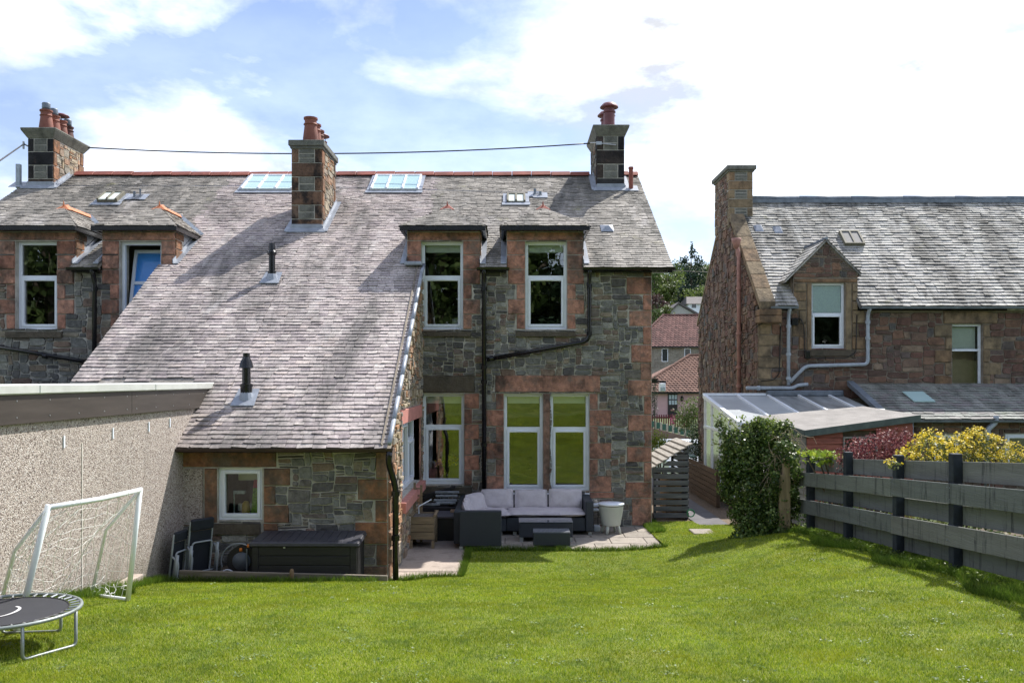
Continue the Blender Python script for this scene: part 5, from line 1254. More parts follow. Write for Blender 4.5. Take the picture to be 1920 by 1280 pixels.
f1 = MB(); a, b_ = rc_[0]-D_*.012, rc_[3]-D_*.012; f1.hexa([a-zz*.07, b_-zz*.07, b_+zz*.052, a+zz*.052], [p+D_*.010 for p in (a-zz*.07, b_-zz*.07, b_+zz*.052, a+zz*.052)]); f1.build('roof_edge', MT['felt_green'], shed)
# ------------------------------------------------------------------ foliage tools
def leaf_mesh(name, P, Nrm, size, mat, parent, rs, aspect=.6, tri=False):
    n_ = len(P)
    Nrm = Nrm + rs.randn(n_, 3)*.55; Nrm /= np.linalg.norm(Nrm, axis=1, keepdims=True)
    T = rs.randn(n_, 3); T -= (T*Nrm).sum(1, keepdims=True)*Nrm; T /= np.linalg.norm(T, axis=1, keepdims=True)
    Bt = np.cross(Nrm, T); s = (size*(.6+.8*rs.rand(n_)))[:, None]
    V = np.empty((n_, 4, 3))
    V[:, 0] = P - T*s*.5; V[:, 1] = P + Bt*s*aspect*.5 + Nrm*s*.06; V[:, 2] = P + T*s*.5; V[:, 3] = P - Bt*s*aspect*.5 + Nrm*s*.06
    o = np_mesh(name, V.reshape(-1, 3), np.arange(n_*4).reshape(-1, 4), mat, parent)
    return tag(o, kind='stuff')
def blob_points(blobs, dens, rs, shell=.55, zmin=None):
    P, Nn = [], []
    for (c, r) in blobs:
        c = np.array(c, float); r = np.array(r if hasattr(r, '__len__') else (r, r, r), float)
        k = max(8, int(dens * (r[0]*r[1]+r[1]*r[2]+r[0]*r[2])*4.19))
        d = rs.randn(k, 3); d /= np.linalg.norm(d, axis=1, keepdims=True)
        f = 1 - (1-shell)*rs.rand(k)**1.6
        w = 1 + .14*np.sin(d[:, 0]*7+c[0]*3)*np.cos(d[:, 1]*6+c[1])+.10*np.sin(d[:, 2]*11+c[2]*5)
        P.append(c + d*r*(f*w)[:, None]); nn = d/r; Nn.append(nn/np.linalg.norm(nn, axis=1, keepdims=True))
    P, Nn = np.concatenate(P), np.concatenate(Nn)
    if zmin is not None: k = P[:, 2] > zmin; P, Nn = P[k], Nn[k]
    return P, Nn
LM = {}
LM['decid'] = leaf_mat('deciduous_leaves', [(0, (.055, .10, .030)), (.5, (.09, .145, .040)), (1, (.14, .19, .06))], pos_scale=.25)
LM['decid_light'] = leaf_mat('pale_deciduous_leaves', [(0, (.085, .13, .03)), (.5, (.13, .18, .045)), (1, (.19, .23, .07))], pos_scale=.25)
LM['conifer'] = leaf_mat('dark_conifer_needles', [(0, (.015, .038, .022)), (.6, (.030, .062, .035)), (1, (.05, .085, .045))], trans=.15, pos_scale=.3)
LM['copper'] = leaf_mat('copper_leaves', [(0, (.05, .025, .03)), (.6, (.09, .045, .05)), (1, (.12, .085, .05))], pos_scale=.3)
LM['hedge'] = leaf_mat('dark_hedge_leaves', [(0, (.015, .030, .010)), (1, (.04, .07, .02))], pos_scale=2)
LM['laurel'] = leaf_mat('bright_laurel_leaves', [(0, (.13, .20, .02)), (.6, (.22, .31, .03)), (1, (.34, .40, .06))], pos_scale=2)
MT['bark'] = plain('tree_bark', (.10, .08, .06), .95, var=.4, vs=2, bmp=.5, bs=8)
def tree(name, x, y, z0, h, w, kind, label, seed, dens=1., leaf=.5, group='trees on the hillside', conifer=False, cat='tree', trunk_r=.25, low=False):
    rs = np.random.RandomState(seed); t = thing(name, (x, y, z0), label, cat, group)
    q = MB(); q.tube([(x, y, z0-.3), (x+w*.02, y, z0+h*.35), (x-w*.02, y, z0+h*.7), (x, y, z0+h*.95)], [trunk_r, trunk_r*.75, trunk_r*.4, .04], 8)
    bl = []
    if conifer:
        nL = 16
        for i in range(nL):
            f = i/(nL-1); zz_ = z0+h*(.04+.93*f); rr_ = w*.5*(1-f)**.68+.1
            for k in range(max(3, int(7*(1-f)+2))):
                a = rs.rand()*6.283; rad = rr_*(.45+.5*rs.rand())
                bl.append(((x+rad*math.cos(a), y+rad*math.sin(a), zz_+rs.uniform(-.3, .3)-rad*.18), (rr_*.5+.2, rr_*.5+.2, h*.05+.15)))
    else:
        for k in range(26 if not low else 34):
            a = rs.rand()*6.283; f = rs.rand()**.8; zz_ = (.05+.92*f) if low else .30+.66*f; rad = w*.5*math.sqrt(max(.05, 1-((zz_-(.45 if low else .58))/(.6 if low else .46))**2))*(.35+.6*rs.rand())
            px_, py_, pz_ = x+rad*math.cos(a), y+rad*math.sin(a), z0+h*zz_
            s = w*(.13+.10*rs.rand()); bl.append(((px_, py_, pz_), (s, s, s*.8)))
            if k < 9: q.tube([(x, y, z0+h*(.25+.03*k)), ((x+px_)/2, (y+py_)/2, (z0+h*.4+pz_)/2), (px_, py_, pz_)], [trunk_r*.4, trunk_r*.22, .03], 5)
        bl.append(((x, y, z0+h*.55), (w*.26, w*.26, h*.26)))
    q.build('trunk', MT['bark'], t, True)
    P, Nn = blob_points(bl, dens/leaf**2, rs, .35)
    leaf_mesh('crown', P, Nn, np.full(len(P), leaf), LM[kind], t, rs, .7)
    return t
gz = lambda x, y: float(ground_z(np.array([[float(x)]]), np.array([[float(y)]]))[0, 0])
TL = [(1297, 160, 456, 11, 'conifer', True, 'tall dark blue-green conifer, the highest tree between the two roofs', 1.),
      (1262, 175, 492, 9.5, 'decid', False, 'mid-green round tree just left of the tall dark conifer', .9),
      (1335, 185, 492, 10, 'decid_light', False, 'pale green tree right of the tall conifer, partly hidden by the gable', .9),
      (1252, 150, 508, 8.5, 'decid_light', False, 'large feathery light green tree above the gable of the grey house', 1.),
      (1228, 150, 500, 8, 'decid', False, 'green tree rising just behind the house eave corner', .9),
      (1234, 128, 548, 4.6, 'copper', False, 'dark copper-leaved tree beside the right corner of the house', 1.),
      (1240, 118, 572, 4.2, 'decid_light', False, 'small round greyish-green tree under the copper tree', 1.),
      (1226, 108, 577, 3.2, 'decid', False, 'small green tree left of the red-roofed stone house', 1.),
      (1308, 150, 540, 5.5, 'decid_light', False, 'small pale tree below the conifer beside the white far house', 1.),
      (1320, 205, 498, 12, 'decid', False, 'broad dark tree behind the tall conifer to its right', .8),
      (1205, 190, 478, 14, 'decid', False, 'broad hillside tree hidden mostly behind the house roof', .7)]
for i, (px_, Y, top, w, kd, con_, lab, de) in enumerate(TL):
    x = ax(px_, Y); z0 = gz(x, Y); zt_ = az(top, Y)
    tree('conifer' if con_ else 'deciduous_tree', x, Y, z0, max(zt_-z0, 3), w, kd, lab, 100+i, dens=.9*de, leaf=.42 if w > 5 else .3, conifer=con_, trunk_r=.3)
# wooded hill beyond
rs = np.random.RandomState(5); bl = []
for i in range(70):
    x = rs.uniform(-40, 110); Y = rs.uniform(205, 270); bl.append(((x, Y, gz(x, Y)+rs.uniform(4, 8.5)), (rs.uniform(3.5, 6), 4, rs.uniform(3, 6))))
P, Nn = blob_points(bl, 1.1, rs, .6); o = leaf_mesh('wooded_hill', P, Nn, np.full(len(P), 1.0), LM['decid'], None, rs, .8); tag(o, 'far wooded hillside of mixed green trees on the skyline', 'woodland')
t = tree('deciduous_tree', ax(-12, 30), 30, 0, az(338, 30), 3.2, 'decid_light', 'green tree top peeping over the roof at the far left edge', 77, dens=.8, leaf=.14)
# ------------------------------------------------------------------ houses beyond the gap
MT['pantile'] = stone_mat('brown_pantile', [(0, (.20, .115, .09)), (.5, (.26, .155, .12)), (1, (.16, .095, .078))], dirt=(.07, .05, .042), dirt_amt=.5)
MT['redtile'] = stone_mat('red_diamond_tile', [(0, (.15, .080, .072)), (.5, (.23, .125, .11)), (1, (.12, .068, .062))], dirt=(.05, .04, .035), dirt_amt=.6)
MT['pinkwall'] = plain('pink_roughcast', (.56, .36, .36), .9, var=.08, vs=2)
MT['farstone'] = plain('far_grey_stone', (.27, .25, .21), .9, var=.25, vs=1.5)
MT['darkglass'] = plain('dark_far_glass', (.03, .035, .04), .1, spec=.8)
def hip_house(name, x0, x1, y0, y1, z0, ze, zr, rx0, rx1, wall, roofm, label, tile, diamond=False, group='houses beyond the garden'):
    t = thing(name, ((x0+x1)/2, y0, z0), label, 'house', group)
    MB().box(x0, x1, y0, y1, z0-1, ze).build('wall', MT[wall], t)
    o_ = .35; A = [Vector((x0-o_, y0-o_, ze)), Vector((x1+o_, y0-o_, ze)), Vector((x1+o_, y1+o_, ze)), Vector((x0-o_, y1+o_, ze))]; ym = (y0+y1)/2
    R0, R1 = Vector((rx0, ym, zr)), Vector((rx1, ym, zr))
    r = MB().add(A+[R0, R1], [(0, 1, 5, 4), (1, 2, 5), (2, 3, 4, 5), (3, 0, 4), (3, 2, 1, 0)]).build('roof', MT[roofm], t)
    V = ((R0+R1)/2-(A[0]+A[1])/2); V.x = 0; L = V.length; W = (A[1]-A[0]).length; rg_ = random.Random(3); ps = []
    v = 0; row = 0
    while v < L-.05:
        f = v/L; f2 = min((v+tile*1.1)/L, 1)
        l0, l1 = (R0.x-A[0].x)*f, W-(A[1].x-R1.x)*f; u = l0 - (tile*.5 if row % 2 else 0)
        Vn = V.normalized(); N = Vector((1, 0, 0)).cross(Vn).normalized(); N = N if N.z > 0 else -N
        while u < l1:
            a, b_ = max(u, l0), min(u+tile, l1)
            if b_-a > tile*.3:
                O = A[0]+Vn*v
                if diamond: pts = [(a, v+tile*.55), ((a+b_)/2, v-.02), (b_, v+tile*.55), (b_, v+tile*1.1), (a, v+tile*1.1)]
                else: pts = [(a+.01, v), (a+tile*.45, v), (b_-.01, v), (b_-.01, v+tile*1.1), (a+.01, v+tile*1.1)]
                hh = [.05, .07, .05, .012, .012] if diamond else [.05, .10, .05, .015, .015]
                vs = [A[0]+Vector((1, 0, 0))*p[0]+Vn*min(p[1], L)+N*h_ for p, h_ in zip(pts, hh)]
                ps.append((vs + [vs[0]-N*.05, vs[1]-N*.05, vs[2]-N*.05], [(0, 1, 2, 3, 4), (0, 5, 6, 1), (1, 6, 7, 2)]))
            u += tile
        v += tile; row += 1
    j = MB()
    for v_, f_ in ps: j.add(v_, f_)
    tag(j.build('roof_tiles', MT[roofm], r), kind='stuff')
    for a, b_ in ((A[0], R0), (A[1], R1), (R0, R1)): MB().tube([a+Vector((0, 0, .05)), b_+Vector((0, 0, .08))], .11, 6).build('ridge_tile', MT[roofm], r)
    MB().box(x0-o_, x1+o_, y0-o_-.08, y0-o_, ze-.12, ze+.02).build('gutter', MT['black'], t)
    return t
def far_window(t, x, z, w, h, y, mat='white', fr_=.07):
    q = MB()
    for a, b_, c, d in ((x, x+fr_, z, z+h), (x+w-fr_, x+w, z, z+h), (x+fr_, x+w-fr_, z, z+fr_), (x+fr_, x+w-fr_, z+h-fr_, z+h)): q.box(a, b_, y-.06, y-.005, c, d)
    o = q.build('window', MT[mat], t); MB().box(x+fr_, x+w-fr_, y-.03, y-.004, z+fr_, z+h-fr_).build('pane', MT['darkglass'], o)
Yp = 71.; bx_ = lambda p: ax(p, Yp); bz = lambda p: az(p, Yp)
pk_ = hip_house('pink_bungalow', 10.2, 18.5, Yp, Yp+8.5, bz(792), bz(735), bz(676)+.55, 15.7, 17.0, 'pinkwall', 'pantile', 'pink roughcast bungalow with brown pantile roof and dark glazed door', .32)
dr = MB().box(bx_(1252), bx_(1270), Yp-.06, Yp-.005, bz(788), bz(737)).build('door', plain('dark_door', (.025, .02, .022), .4), pk_)
for i in range(3):
    for j in range(2): MB().box(bx_(1254)+i*.24, bx_(1254)+i*.24+.19, Yp-.08, Yp-.061, bz(748)-j*.45, bz(740)-j*.45).build('door_pane', MT['obscure'], dr)
MB().box(bx_(1257), bx_(1264), Yp-.09, Yp-.062, bz(770), bz(767)).build('letter_plate', MT['pipe_pink'], dr)
lp = MB().lathe((bx_(1278), Yp-.15, bz(752)), [(.05, 0), (.12, .1), (.12, .35), (.05, .45)], 8).build('wall_lamp', MT['black'], pk_)
p2 = hip_house('brown_roofed_bungalow', 6.5, 12.8, 82, 90, 0, az(712, 82), az(688, 82)+.6, 9.5, 10.5, 'pinkwall', 'pantile', 'low bungalow with brown tiled roof, half hidden behind the house corner', .34)
Ys = 95.
sh = hip_house('grey_stone_house', ax(1190, Ys), ax(1360, Ys), Ys, Ys+9, 1.5, az(650, Ys), az(597, Ys)+.7, ax(1244, Ys+4.5), ax(1335, Ys+4.5), 'farstone', 'redtile', 'two-storey grey stone house with red diamond-tiled roof across the street', .42, True)
for a in (1240.5, 1283): far_window(sh, ax(a, Ys), az(678, Ys), 12*Ys/1600, 25*Ys/1600, Ys)
# courses on the far stone wall
sj = []
rg = random.Random(9); fs_ = Fr((0, Ys, 0), (1, 0, 0), (0, -1, 0)); wn2 = [(ax(a, Ys), ax(a+12, Ys), az(678, Ys), az(653, Ys)) for a in (1240.5, 1283)]
rr = masonry(ax(1215, Ys), ax(1325, Ys), az(690, Ys), az(651, Ys), lambda u, z: not inr(u, z, wn2), rg, cu=.15, cz=.11, wr=(2, 5), hr=(1, 2))
j = MB()
for s in stones(fs_, rr, rg, gap=.012, d=(.02, .05), jit=.01): j.add(*s)
tag(j.build('rubble_stones', MT['farstone'], sh), kind='stuff')
# grey gabled house and the white house
Yg = 122.; gx = lambda p: ax(p, Yg)
gh = thing('grey_gabled_house', (gx(1280), Yg, gz(gx(1280), Yg)), 'pale grey house gable with dark roof edge above the red diamond tiles', 'house', 'houses beyond the garden')
gzz = lambda p: az(p, Yg)
MB().hexa([(gx(1252), Yg, gzz(640)), (gx(1305), Yg, gzz(640)), (gx(1305), Yg, gzz(590)), (gx(1272), Yg, gzz(571)), (gx(1252), Yg, gzz(590))], [(gx(1252), Yg+8, gzz(640)), (gx(1305), Yg+8, gzz(640)), (gx(1305), Yg+8, gzz(590)), (gx(1272), Yg+8, gzz(571)), (gx(1252), Yg+8, gzz(590))]).build('wall', plain('pale_grey_render', (.42, .42, .40), .9), gh)
MT['farslate'] = plain('far_slate', (.11, .10, .10), .8, var=.25, vs=1.)
for a, b_ in (((1249, 593), (1272, 570)), ((1272, 570), (1314, 594))):
    p, q_ = Vector((gx(a[0]), Yg-.3, gzz(a[1]))), Vector((gx(b_[0]), Yg-.3, gzz(b_[1])))
    MB().hexa([p, q_, q_+Vector((0, 0, .3)), p+Vector((0, 0, .3))], [v+Vector((.0, 9, 0)) for v in (p, q_, q_+Vector((0, 0, .3)), p+Vector((0, 0, .3)))]).build('roof', MT['farslate'], gh)
Yw = 142.; wx = lambda p: ax(p, Yw); wz = lambda p: az(p, Yw)
wh = thing('white_house', (wx(1305), Yw, gz(wx(1305), Yw)), 'small white house with brown roof far up the hillside', 'house', 'houses beyond the garden')
MB().box(wx(1291), wx(1330), Yw, Yw+7, wz(600), wz(569)).build('wall', MT['white'], wh)
MB().hexa([(wx(1286), Yw-.5, wz(570)), (wx(1335), Yw-.5, wz(570)), (wx(1335), Yw+7.5, wz(570)), (wx(1286), Yw+7.5, wz(570))], [(wx(1294), Yw+3, wz(553)), (wx(1330), Yw+3, wz(553)), (wx(1330), Yw+4, wz(553)), (wx(1294), Yw+4, wz(553))]).build('roof', MT['farslate'], wh)
far_window(wh, wx(1296), wz(578), .9, .8, Yw)
# street: car, walls, hedges
Yc = 30.
car = thing('parked_car', (ax(1280, Yc), Yc, gz(6, Yc)), 'silver-white parked car seen over the slatted timber store', 'car')
cz = gz(6, Yc); X0 = ax(1252, Yc); 
MT['carpaint'] = plain('silver_white_car_paint', (.62, .66, .70), .2, .3, var=.03, spec=.7); MT['tyre'] = plain('rubber', (.02, .02, .02), .8)
prof = [(-2.1, .45), (-2.15, .75), (-1.9, .90), (-1.05, .98), (-.45, 1.42), (.2, 1.50), (1.1, 1.46), (1.75, 1.05), (2.1, .98), (2.15, .45)]
ctop = az(832, Yc) - cz
sc = ctop/1.5
def carside(w, k, ps): return [(X0+.95+w*k_, Yc+2.2+y, cz+z*sc) for (y, z), k_ in zip(ps, k)]
kk = [1, 1, 1, .97, .74, .72, .74, .95, 1, 1]
L_ = [(X0+.95-.88*k_, Yc+2.2+y, cz+z*sc) for (y, z), k_ in zip(prof, kk)]; R_ = [(X0+.95+.88*k_, Yc+2.2+y, cz+z*sc) for (y, z), k_ in zip(prof, kk)]
MB().hexa(L_, R_).build('body', MT['carpaint'], car, bevel=.05, seg=2)
def cv(w, i, t, dz=.004):  # point on the sloping glass between profile points i, i+1
    y = prof[i][0]*(1-t)+prof[i+1][0]*t; z = prof[i][1]*(1-t)+prof[i+1][1]*t; k_ = kk[i]*(1-t)+kk[i+1]*t
    return (X0+.95+w*k_, Yc+2.2+y-.012, cz+z*sc+.012)
pyd('windscreen', [cv(-.80, 3, .08), cv(.80, 3, .08), cv(.80, 3, .92), cv(-.80, 3, .92)], [(0, 1, 2, 3)], MT['darkglass'], car)
for s in (-1, 1):
    for yy in (-1.35, 1.3):
        MB().tube([(X0+.95+s*.90, Yc+2.2+yy, cz+.33), (X0+.95+s*.70, Yc+2.2+yy, cz+.33)], .33, 16).build('wheel', MT['tyre'], car)
    MB().box(X0+.95+s*.72-.14, X0+.95+s*.72+.14, Yc+2.2-2.17, Yc+2.2-2.09, cz+.62*sc, cz+.74*sc).build('headlight', MT['obscure'], car)
Yb = 50.
gw = thing('balustrade_wall', (ax(1262, Yb), Yb, gz(9, Yb)), 'low brown boundary wall topped by cream posts and green panels', 'garden wall')
MB().hexa([(ax(1215, Yb), Yb, -1.6), (ax(1320, Yb), Yb, -1.6), (ax(1320, Yb), Yb, az(826, Yb)), (ax(1215, Yb), Yb, az(800, Yb))], [(ax(1215, Yb), Yb+.3, -1.6), (ax(1320, Yb), Yb+.3, -1.6), (ax(1320, Yb), Yb+.3, az(826, Yb)), (ax(1215, Yb), Yb+.3, az(800, Yb))]).build('wall', plain('brown_boundary_wall', (.24, .16, .13), .9, var=.2, vs=3), gw)
MT['postcream'] = plain('cream_concrete_post', (.48, .43, .36), .85); MT['panelgreen'] = plain('green_metal_panel', (.05, .13, .10), .6)
for i in range(8):
    px_ = 1218+i*11.2; t_ = (px_-1215)/105; zb = az(800+26*t_, Yb); x = ax(px_, Yb)
    MB().box(x-.05, x+.05, Yb+.08, Yb+.2, zb, zb+.46).build('post', MT['postcream'], gw)
    if i < 7: MB().box(x+.07, x+.28, Yb+.11, Yb+.15, zb+.0, zb+.36).build('panel', MT['panelgreen'], gw)
pf = thing('picket_fence', (ax(1245, 60), 60, gz(10, 60)), 'dark red picket fence in front of the pink bungalow', 'fence')
MT['darkred'] = plain('dark_red_stain', (.13, .03, .03), .8)
for i in range(22):
    x = ax(1218, 60)+i*.16; MB().box(x, x+.09, 60, 60.03, -.9, az(777, 60)).build('picket', MT['darkred'], pf)
MB().box(ax(1218, 60), ax(1218, 60)+3.5, 60.031, 60.07, az(782, 60)-.05, az(782, 60)+.03).build('rail', MT['darkred'], pf)
def bush(name, blobs, size, mat, label, cat, seed, dens=1.6, stems=None, group=None, loc=None, shell=.5):
    rs = np.random.RandomState(seed); c = blobs[0][0]
    t = thing(name, loc or (c[0], c[1], 0), label, cat, group)
    P, Nn = blob_points(blobs, dens/size**2*.5, rs, shell, None); leaf_mesh('foliage', P, Nn, np.full(len(P), size), mat, t, rs, .65)
    q = MB(); base = Vector(loc or (c[0], c[1], 0))
    for c, r in blobs[:6]: q.tube([base, (base+Vector(c))/2+Vector((.03, 0, .05)), Vector(c)], [.03, .02, .008], 5)
    q.build('stems', MT['bark'], t)
    return t
def pb_(px_, py_, Y, r): p = at(px_, py_, Y); return ((p.x, p.y, p.z), r)
bush('rounded_shrub', [pb_(1236, 828, 22, (.30, .3, .24)), pb_(1248, 835, 22, (.2, .25, .2)), pb_(1228, 822, 22, (.25, .3, .22)), pb_(1236, 845, 22, (.35, .3, .3))], .05, LM['laurel'], 'bright yellow-green clipped shrub behind the slatted timber store', 'shrub', 1, loc=(3.8, 22, -.1))
bush('garden_hedge', [pb_(1290, 775, 42, (.75, .6, .7)), pb_(1303, 765, 42, (.6, .6, .65)), pb_(1280, 790, 42, (.5, .6, .5)), pb_(1305, 790, 42, (.7, .6, .6))], .09, LM['decid_light'], 'light green garden shrub in front of the pink bungalow', 'shrub', 2, loc=(8.7, 42, -1.2), dens=1.8)
bush('dark_hedge', [pb_(1303, 808, 34, (.35, .4, .45)), pb_(1304, 830, 28, (.2, .4, .6)), pb_(1303, 845, 26, (.22, .4, .5))], .06, LM['hedge'], 'dark green hedge narrow beside the gable of the brown stone house', 'hedge', 3, loc=(5.8, 27, -.8), dens=2)
bush('slim_cypress', [pb_(1227, 720, 33, (.1, .1, .35)), pb_(1227, 745, 33, (.14, .14, .4)), pb_(1227, 768, 33, (.15, .15, .4))], .05, LM['conifer'], 'slim dark cypress beside the right corner of the house', 'shrub', 4, loc=(5.5, 33, -1.2))
bush('pink_flowering_plant', [pb_(1263, 783, 58, (.15, .2, .3)), pb_(1260, 790, 58, (.2, .2, .25))], .08, leaf_mat('magenta_flowers', [(0, (.10, .16, .04)), (.5, (.55, .06, .25)), (1, (.7, .15, .4))]), 'magenta flowers by the red picket fence', 'flowers', 6, loc=(11, 58, -1))
# low timber fence by the conservatory
lf = thing('plank_fence', (4.42, 20, 0), 'low brown plank fence between the side path and the conservatory', 'fence')
MT['brownplank'] = plain('brown_timber_plank', (.13, .085, .055), .85, var=.4, vs=4, stretch=(1, .4, 6))
for j in range(7): MB().box(4.40, 4.43, 18.4, 22.2, .02+j*.115, .12+j*.115).build('plank', MT['brownplank'], lf)
for y in (18.45, 20.2, 22.1): MB().box(4.431, 4.50, y, y+.07, 0, .84).build('post', MT['brownplank'], lf)
tag(MB().box(4.36, 4.52, 20.9, 21.4, .86, .90).box(4.40, 4.48, 20.98, 21.3, .84, .859).build('planter_lid', plain('green_plastic', (.10, .18, .14), .6), bevel=.01), 'small green plastic lid resting on the brown plank fence', 'lid')
# wires
def wire(pts, r, label, name='overhead_wire', sag=0, n=24):
    a, b_ = Vector(pts[0]), Vector(pts[1]); P = [a.lerp(b_, i/n)-Vector((0, 0, sag*4*(i/n)*(1-i/n))) for i in range(n+1)]
    return tag(MB().tube(P, r, 5).build(name, MT['cable'], None, True), label, 'wire')
wire((at(165, 277, 20.2), at(1106, 269, 19.9)), .016, 'black telephone wire strung between the left and right gable chimneys', 'telephone_wire', sag=.19)
wire((at(-30, 322, 14), at(45, 270, 19.8)), .016, 'black wire rising from the left edge to the leftmost chimney', 'telephone_wire')
wire((at(1222, 506, 60), at(1345, 511, 60)), .02, 'thin wire crossing in front of the hillside trees')
q = MB().box(ax(45, 19.8)-.01, ax(45, 19.8)+.02, 19.75, 19.79, az(280, 19.8), az(266, 19.8)).tube([at(45, 270, 19.8), at(52, 274, 19.8)], .02, 6)
tag(q.build('wire_bracket', MT['steel']), 'small metal wire bracket on the leftmost chimney', 'bracket')
q = MB().tube([at(1107, 268, 19.6), at(1120, 268, 19.36), at(1135, 270, 19.36), at(1155, 272, 19.36)], .014, 6).box(ax(1118, 19.36), ax(1128, 19.36), 19.33, 19.38, az(272, 19.36), az(266, 19.36))
tag(q.build('wire_bracket', MT['steel']), 'metal wire bracket fixed on the sooty right chimney', 'bracket')
# ------------------------------------------------------------------ right boundary fence
MT['fboard'] = plain('blue_grey_stained_board', (.135, .150, .150), .8, var=.4, vs=2.2, stretch=(1, .35, 4), bmp=.5, bs=18)
m = MT['fboard']; n, l = m.node_tree.nodes, m.node_tree.links; b = n['Principled BSDF']
g = n.new('ShaderNodeNewGeometry'); tk = noise_node(n, l, g, 5, 5, .7, (1, 3, .35)); old = b.inputs['Base Color'].links[0].from_socket
rv_, _g = rnd_node(n, l)
old = mixc(n, l, .45, old, ramp_out(n, l, rv_, [(0, (.19, .175, .145)), (.5, (.11, .115, .11)), (1, (.17, .175, .145))]))
l.new(mixc(n, l, rng_node(n, l, tk.outputs['Fac'], .54, .66, 0, .8), old, (.028, .030, .034)), b.inputs['Base Color'])
MT['fpost'] = plain('dark_navy_post', (.018, .024, .034), .7, var=.5, vs=5, bmp=.3, bs=20)
fence = thing('boundary_fence', (4.6, 10, .6), 'blue-grey stained timber fence of wide horizontal boards along the right boundary', 'fence')
FX = 4.60; PY = [13.15, 11.68, 10.16, 8.85, 7.35, 5.85, 4.35]
gl_ = lambda y: .40 + (13.2-y)*.0815
rg = random.Random(8)
for i, y in enumerate(PY): MB().box(FX-.05, FX+.05, y-.05, y+.05, gl_(y)-.15, gl_(y)+1.235+rg.uniform(-.02, .02)).build('post', MT['fpost'], fence, bevel=.006)
def fboard(x, y0, y1, r0, r1):
    d = rg.uniform(-.012, .012); e = rg.uniform(-.012, .012); w = rg.uniform(-.004, .004)
    a = [(x, y0, gl_(y0)+r0+d), (x, y0, gl_(y0)+r1+d), (x, y1, gl_(y1)+r1+e), (x, y1, gl_(y1)+r0+e)]
    MB().hexa(a, [(p[0]+.024, p[1], p[2]) for p in a]).build('board', MT['fboard'], fence, bevel=.003)
for a, b_ in ((13.62, 10.20), (10.195, 7.32), (7.315, 4.3)):
    fboard(FX-.075-.0005, a, b_, .725, .935); fboard(FX-.075-.0005, a, b_, .295, .510)
for a, b_ in ((13.4, 11.66), (11.655, 8.83), (8.825, 5.83), (5.825, 4.3)):
    fboard(FX+.051, a, b_, .955, 1.165); fboard(FX+.051, a, b_, .515, .715); fboard(FX+.051, a, b_, .085, .285)
for i, y in enumerate(PY):
    q = MB()
    for r_ in (.77, .89, .34, .47):
        for dy in (-.025, .025): q.tube([(FX-.0755, y+dy, gl_(y)+r_), (FX-.079, y+dy, gl_(y)+r_)], .006, 6)
    q.build('nails', MT['lead_dark'], fence)
# ------------------------------------------------------------------ ivy mound on the fence end
LM['ivy'] = leaf_mat('ivy_leaves', [(0, (.035, .075, .018)), (.5, (.075, .13, .03)), (.8, (.14, .20, .05)), (1, (.30, .36, .12))], trans=.3, rough=.35, pos_scale=4.0, dark=.5)
LM['ivy_new'] = leaf_mat('young_ivy_leaves', [(0, (.12, .19, .03)), (1, (.24, .30, .06))], trans=.4)
rs = np.random.RandomState(12)
ivy = thing('ivy_mound', (3.9, 13.8, .1), 'large mound of dark green ivy climbing over the end of the fence', 'ivy')
B = []
def pv(px_, py_, Y, r): p = at(px_, py_, Y); B.append(((p.x, p.y, p.z), r))
for a in [(1440, 812, 13.9, (.36, .35, .22)), (1410, 825, 13.9, (.34, .35, .26)), (1385, 835, 13.8, (.28, .3, .24)), (1465, 835, 13.8, (.26, .3, .34)), (1395, 870, 13.8, (.34, .4, .34)), (1440, 870, 13.8, (.36, .4, .36)), (1400, 915, 13.7, (.34, .4, .34)), (1440, 925, 13.7, (.34, .4, .36)), (1472, 890, 13.7, (.22, .3, .36)), (1410, 960, 13.6, (.30, .35, .34)), (1442, 975, 13.5, (.28, .35, .34)), (1420, 1000, 13.4, (.26, .3, .24)), (1400, 985, 13.5, (.22, .3, .3)), (1372, 880, 13.9, (.18, .25, .28)), (1465, 945, 13.6, (.22, .3, .34)), (1362, 812, 13.8, (.14, .16, .12)), (1350, 795, 13.8, (.09, .1, .07)), (1375, 905, 13.9, (.16, .2, .2)), (1482, 850, 13.7, (.16, .2, .22)), (1490, 900, 13.6, (.11, .2, .2)), (1488, 950, 13.5, (.10, .18, .2)), (1365, 845, 13.9, (.15, .2, .18)), (1425, 795, 13.8, (.16, .2, .10)), (1470, 800, 13.8, (.14, .2, .10)), (1395, 1010, 13.4, (.2, .25, .14)), (1455, 1000, 13.4, (.2, .25, .18)), (1480, 862, 13.28, (.13, .10, .14)), (1492, 885, 13.25, (.10, .10, .16)), (1468, 838, 13.28, (.16, .12, .12)), (1490, 925, 13.25, (.07, .08, .14)), (1455, 905, 13.3, (.1, .1, .2)), (1357, 880, 13.8, (.12, .2, .18)), (1362, 918, 13.8, (.15, .2, .2)), (1380, 958, 13.7, (.14, .2, .2))]: pv(*a)
P, Nn = blob_points(B, 1050, rs, .45, .12)
leaf_mesh('foliage', P, Nn, np.full(len(P), .043), LM['ivy'], ivy, rs, .8)
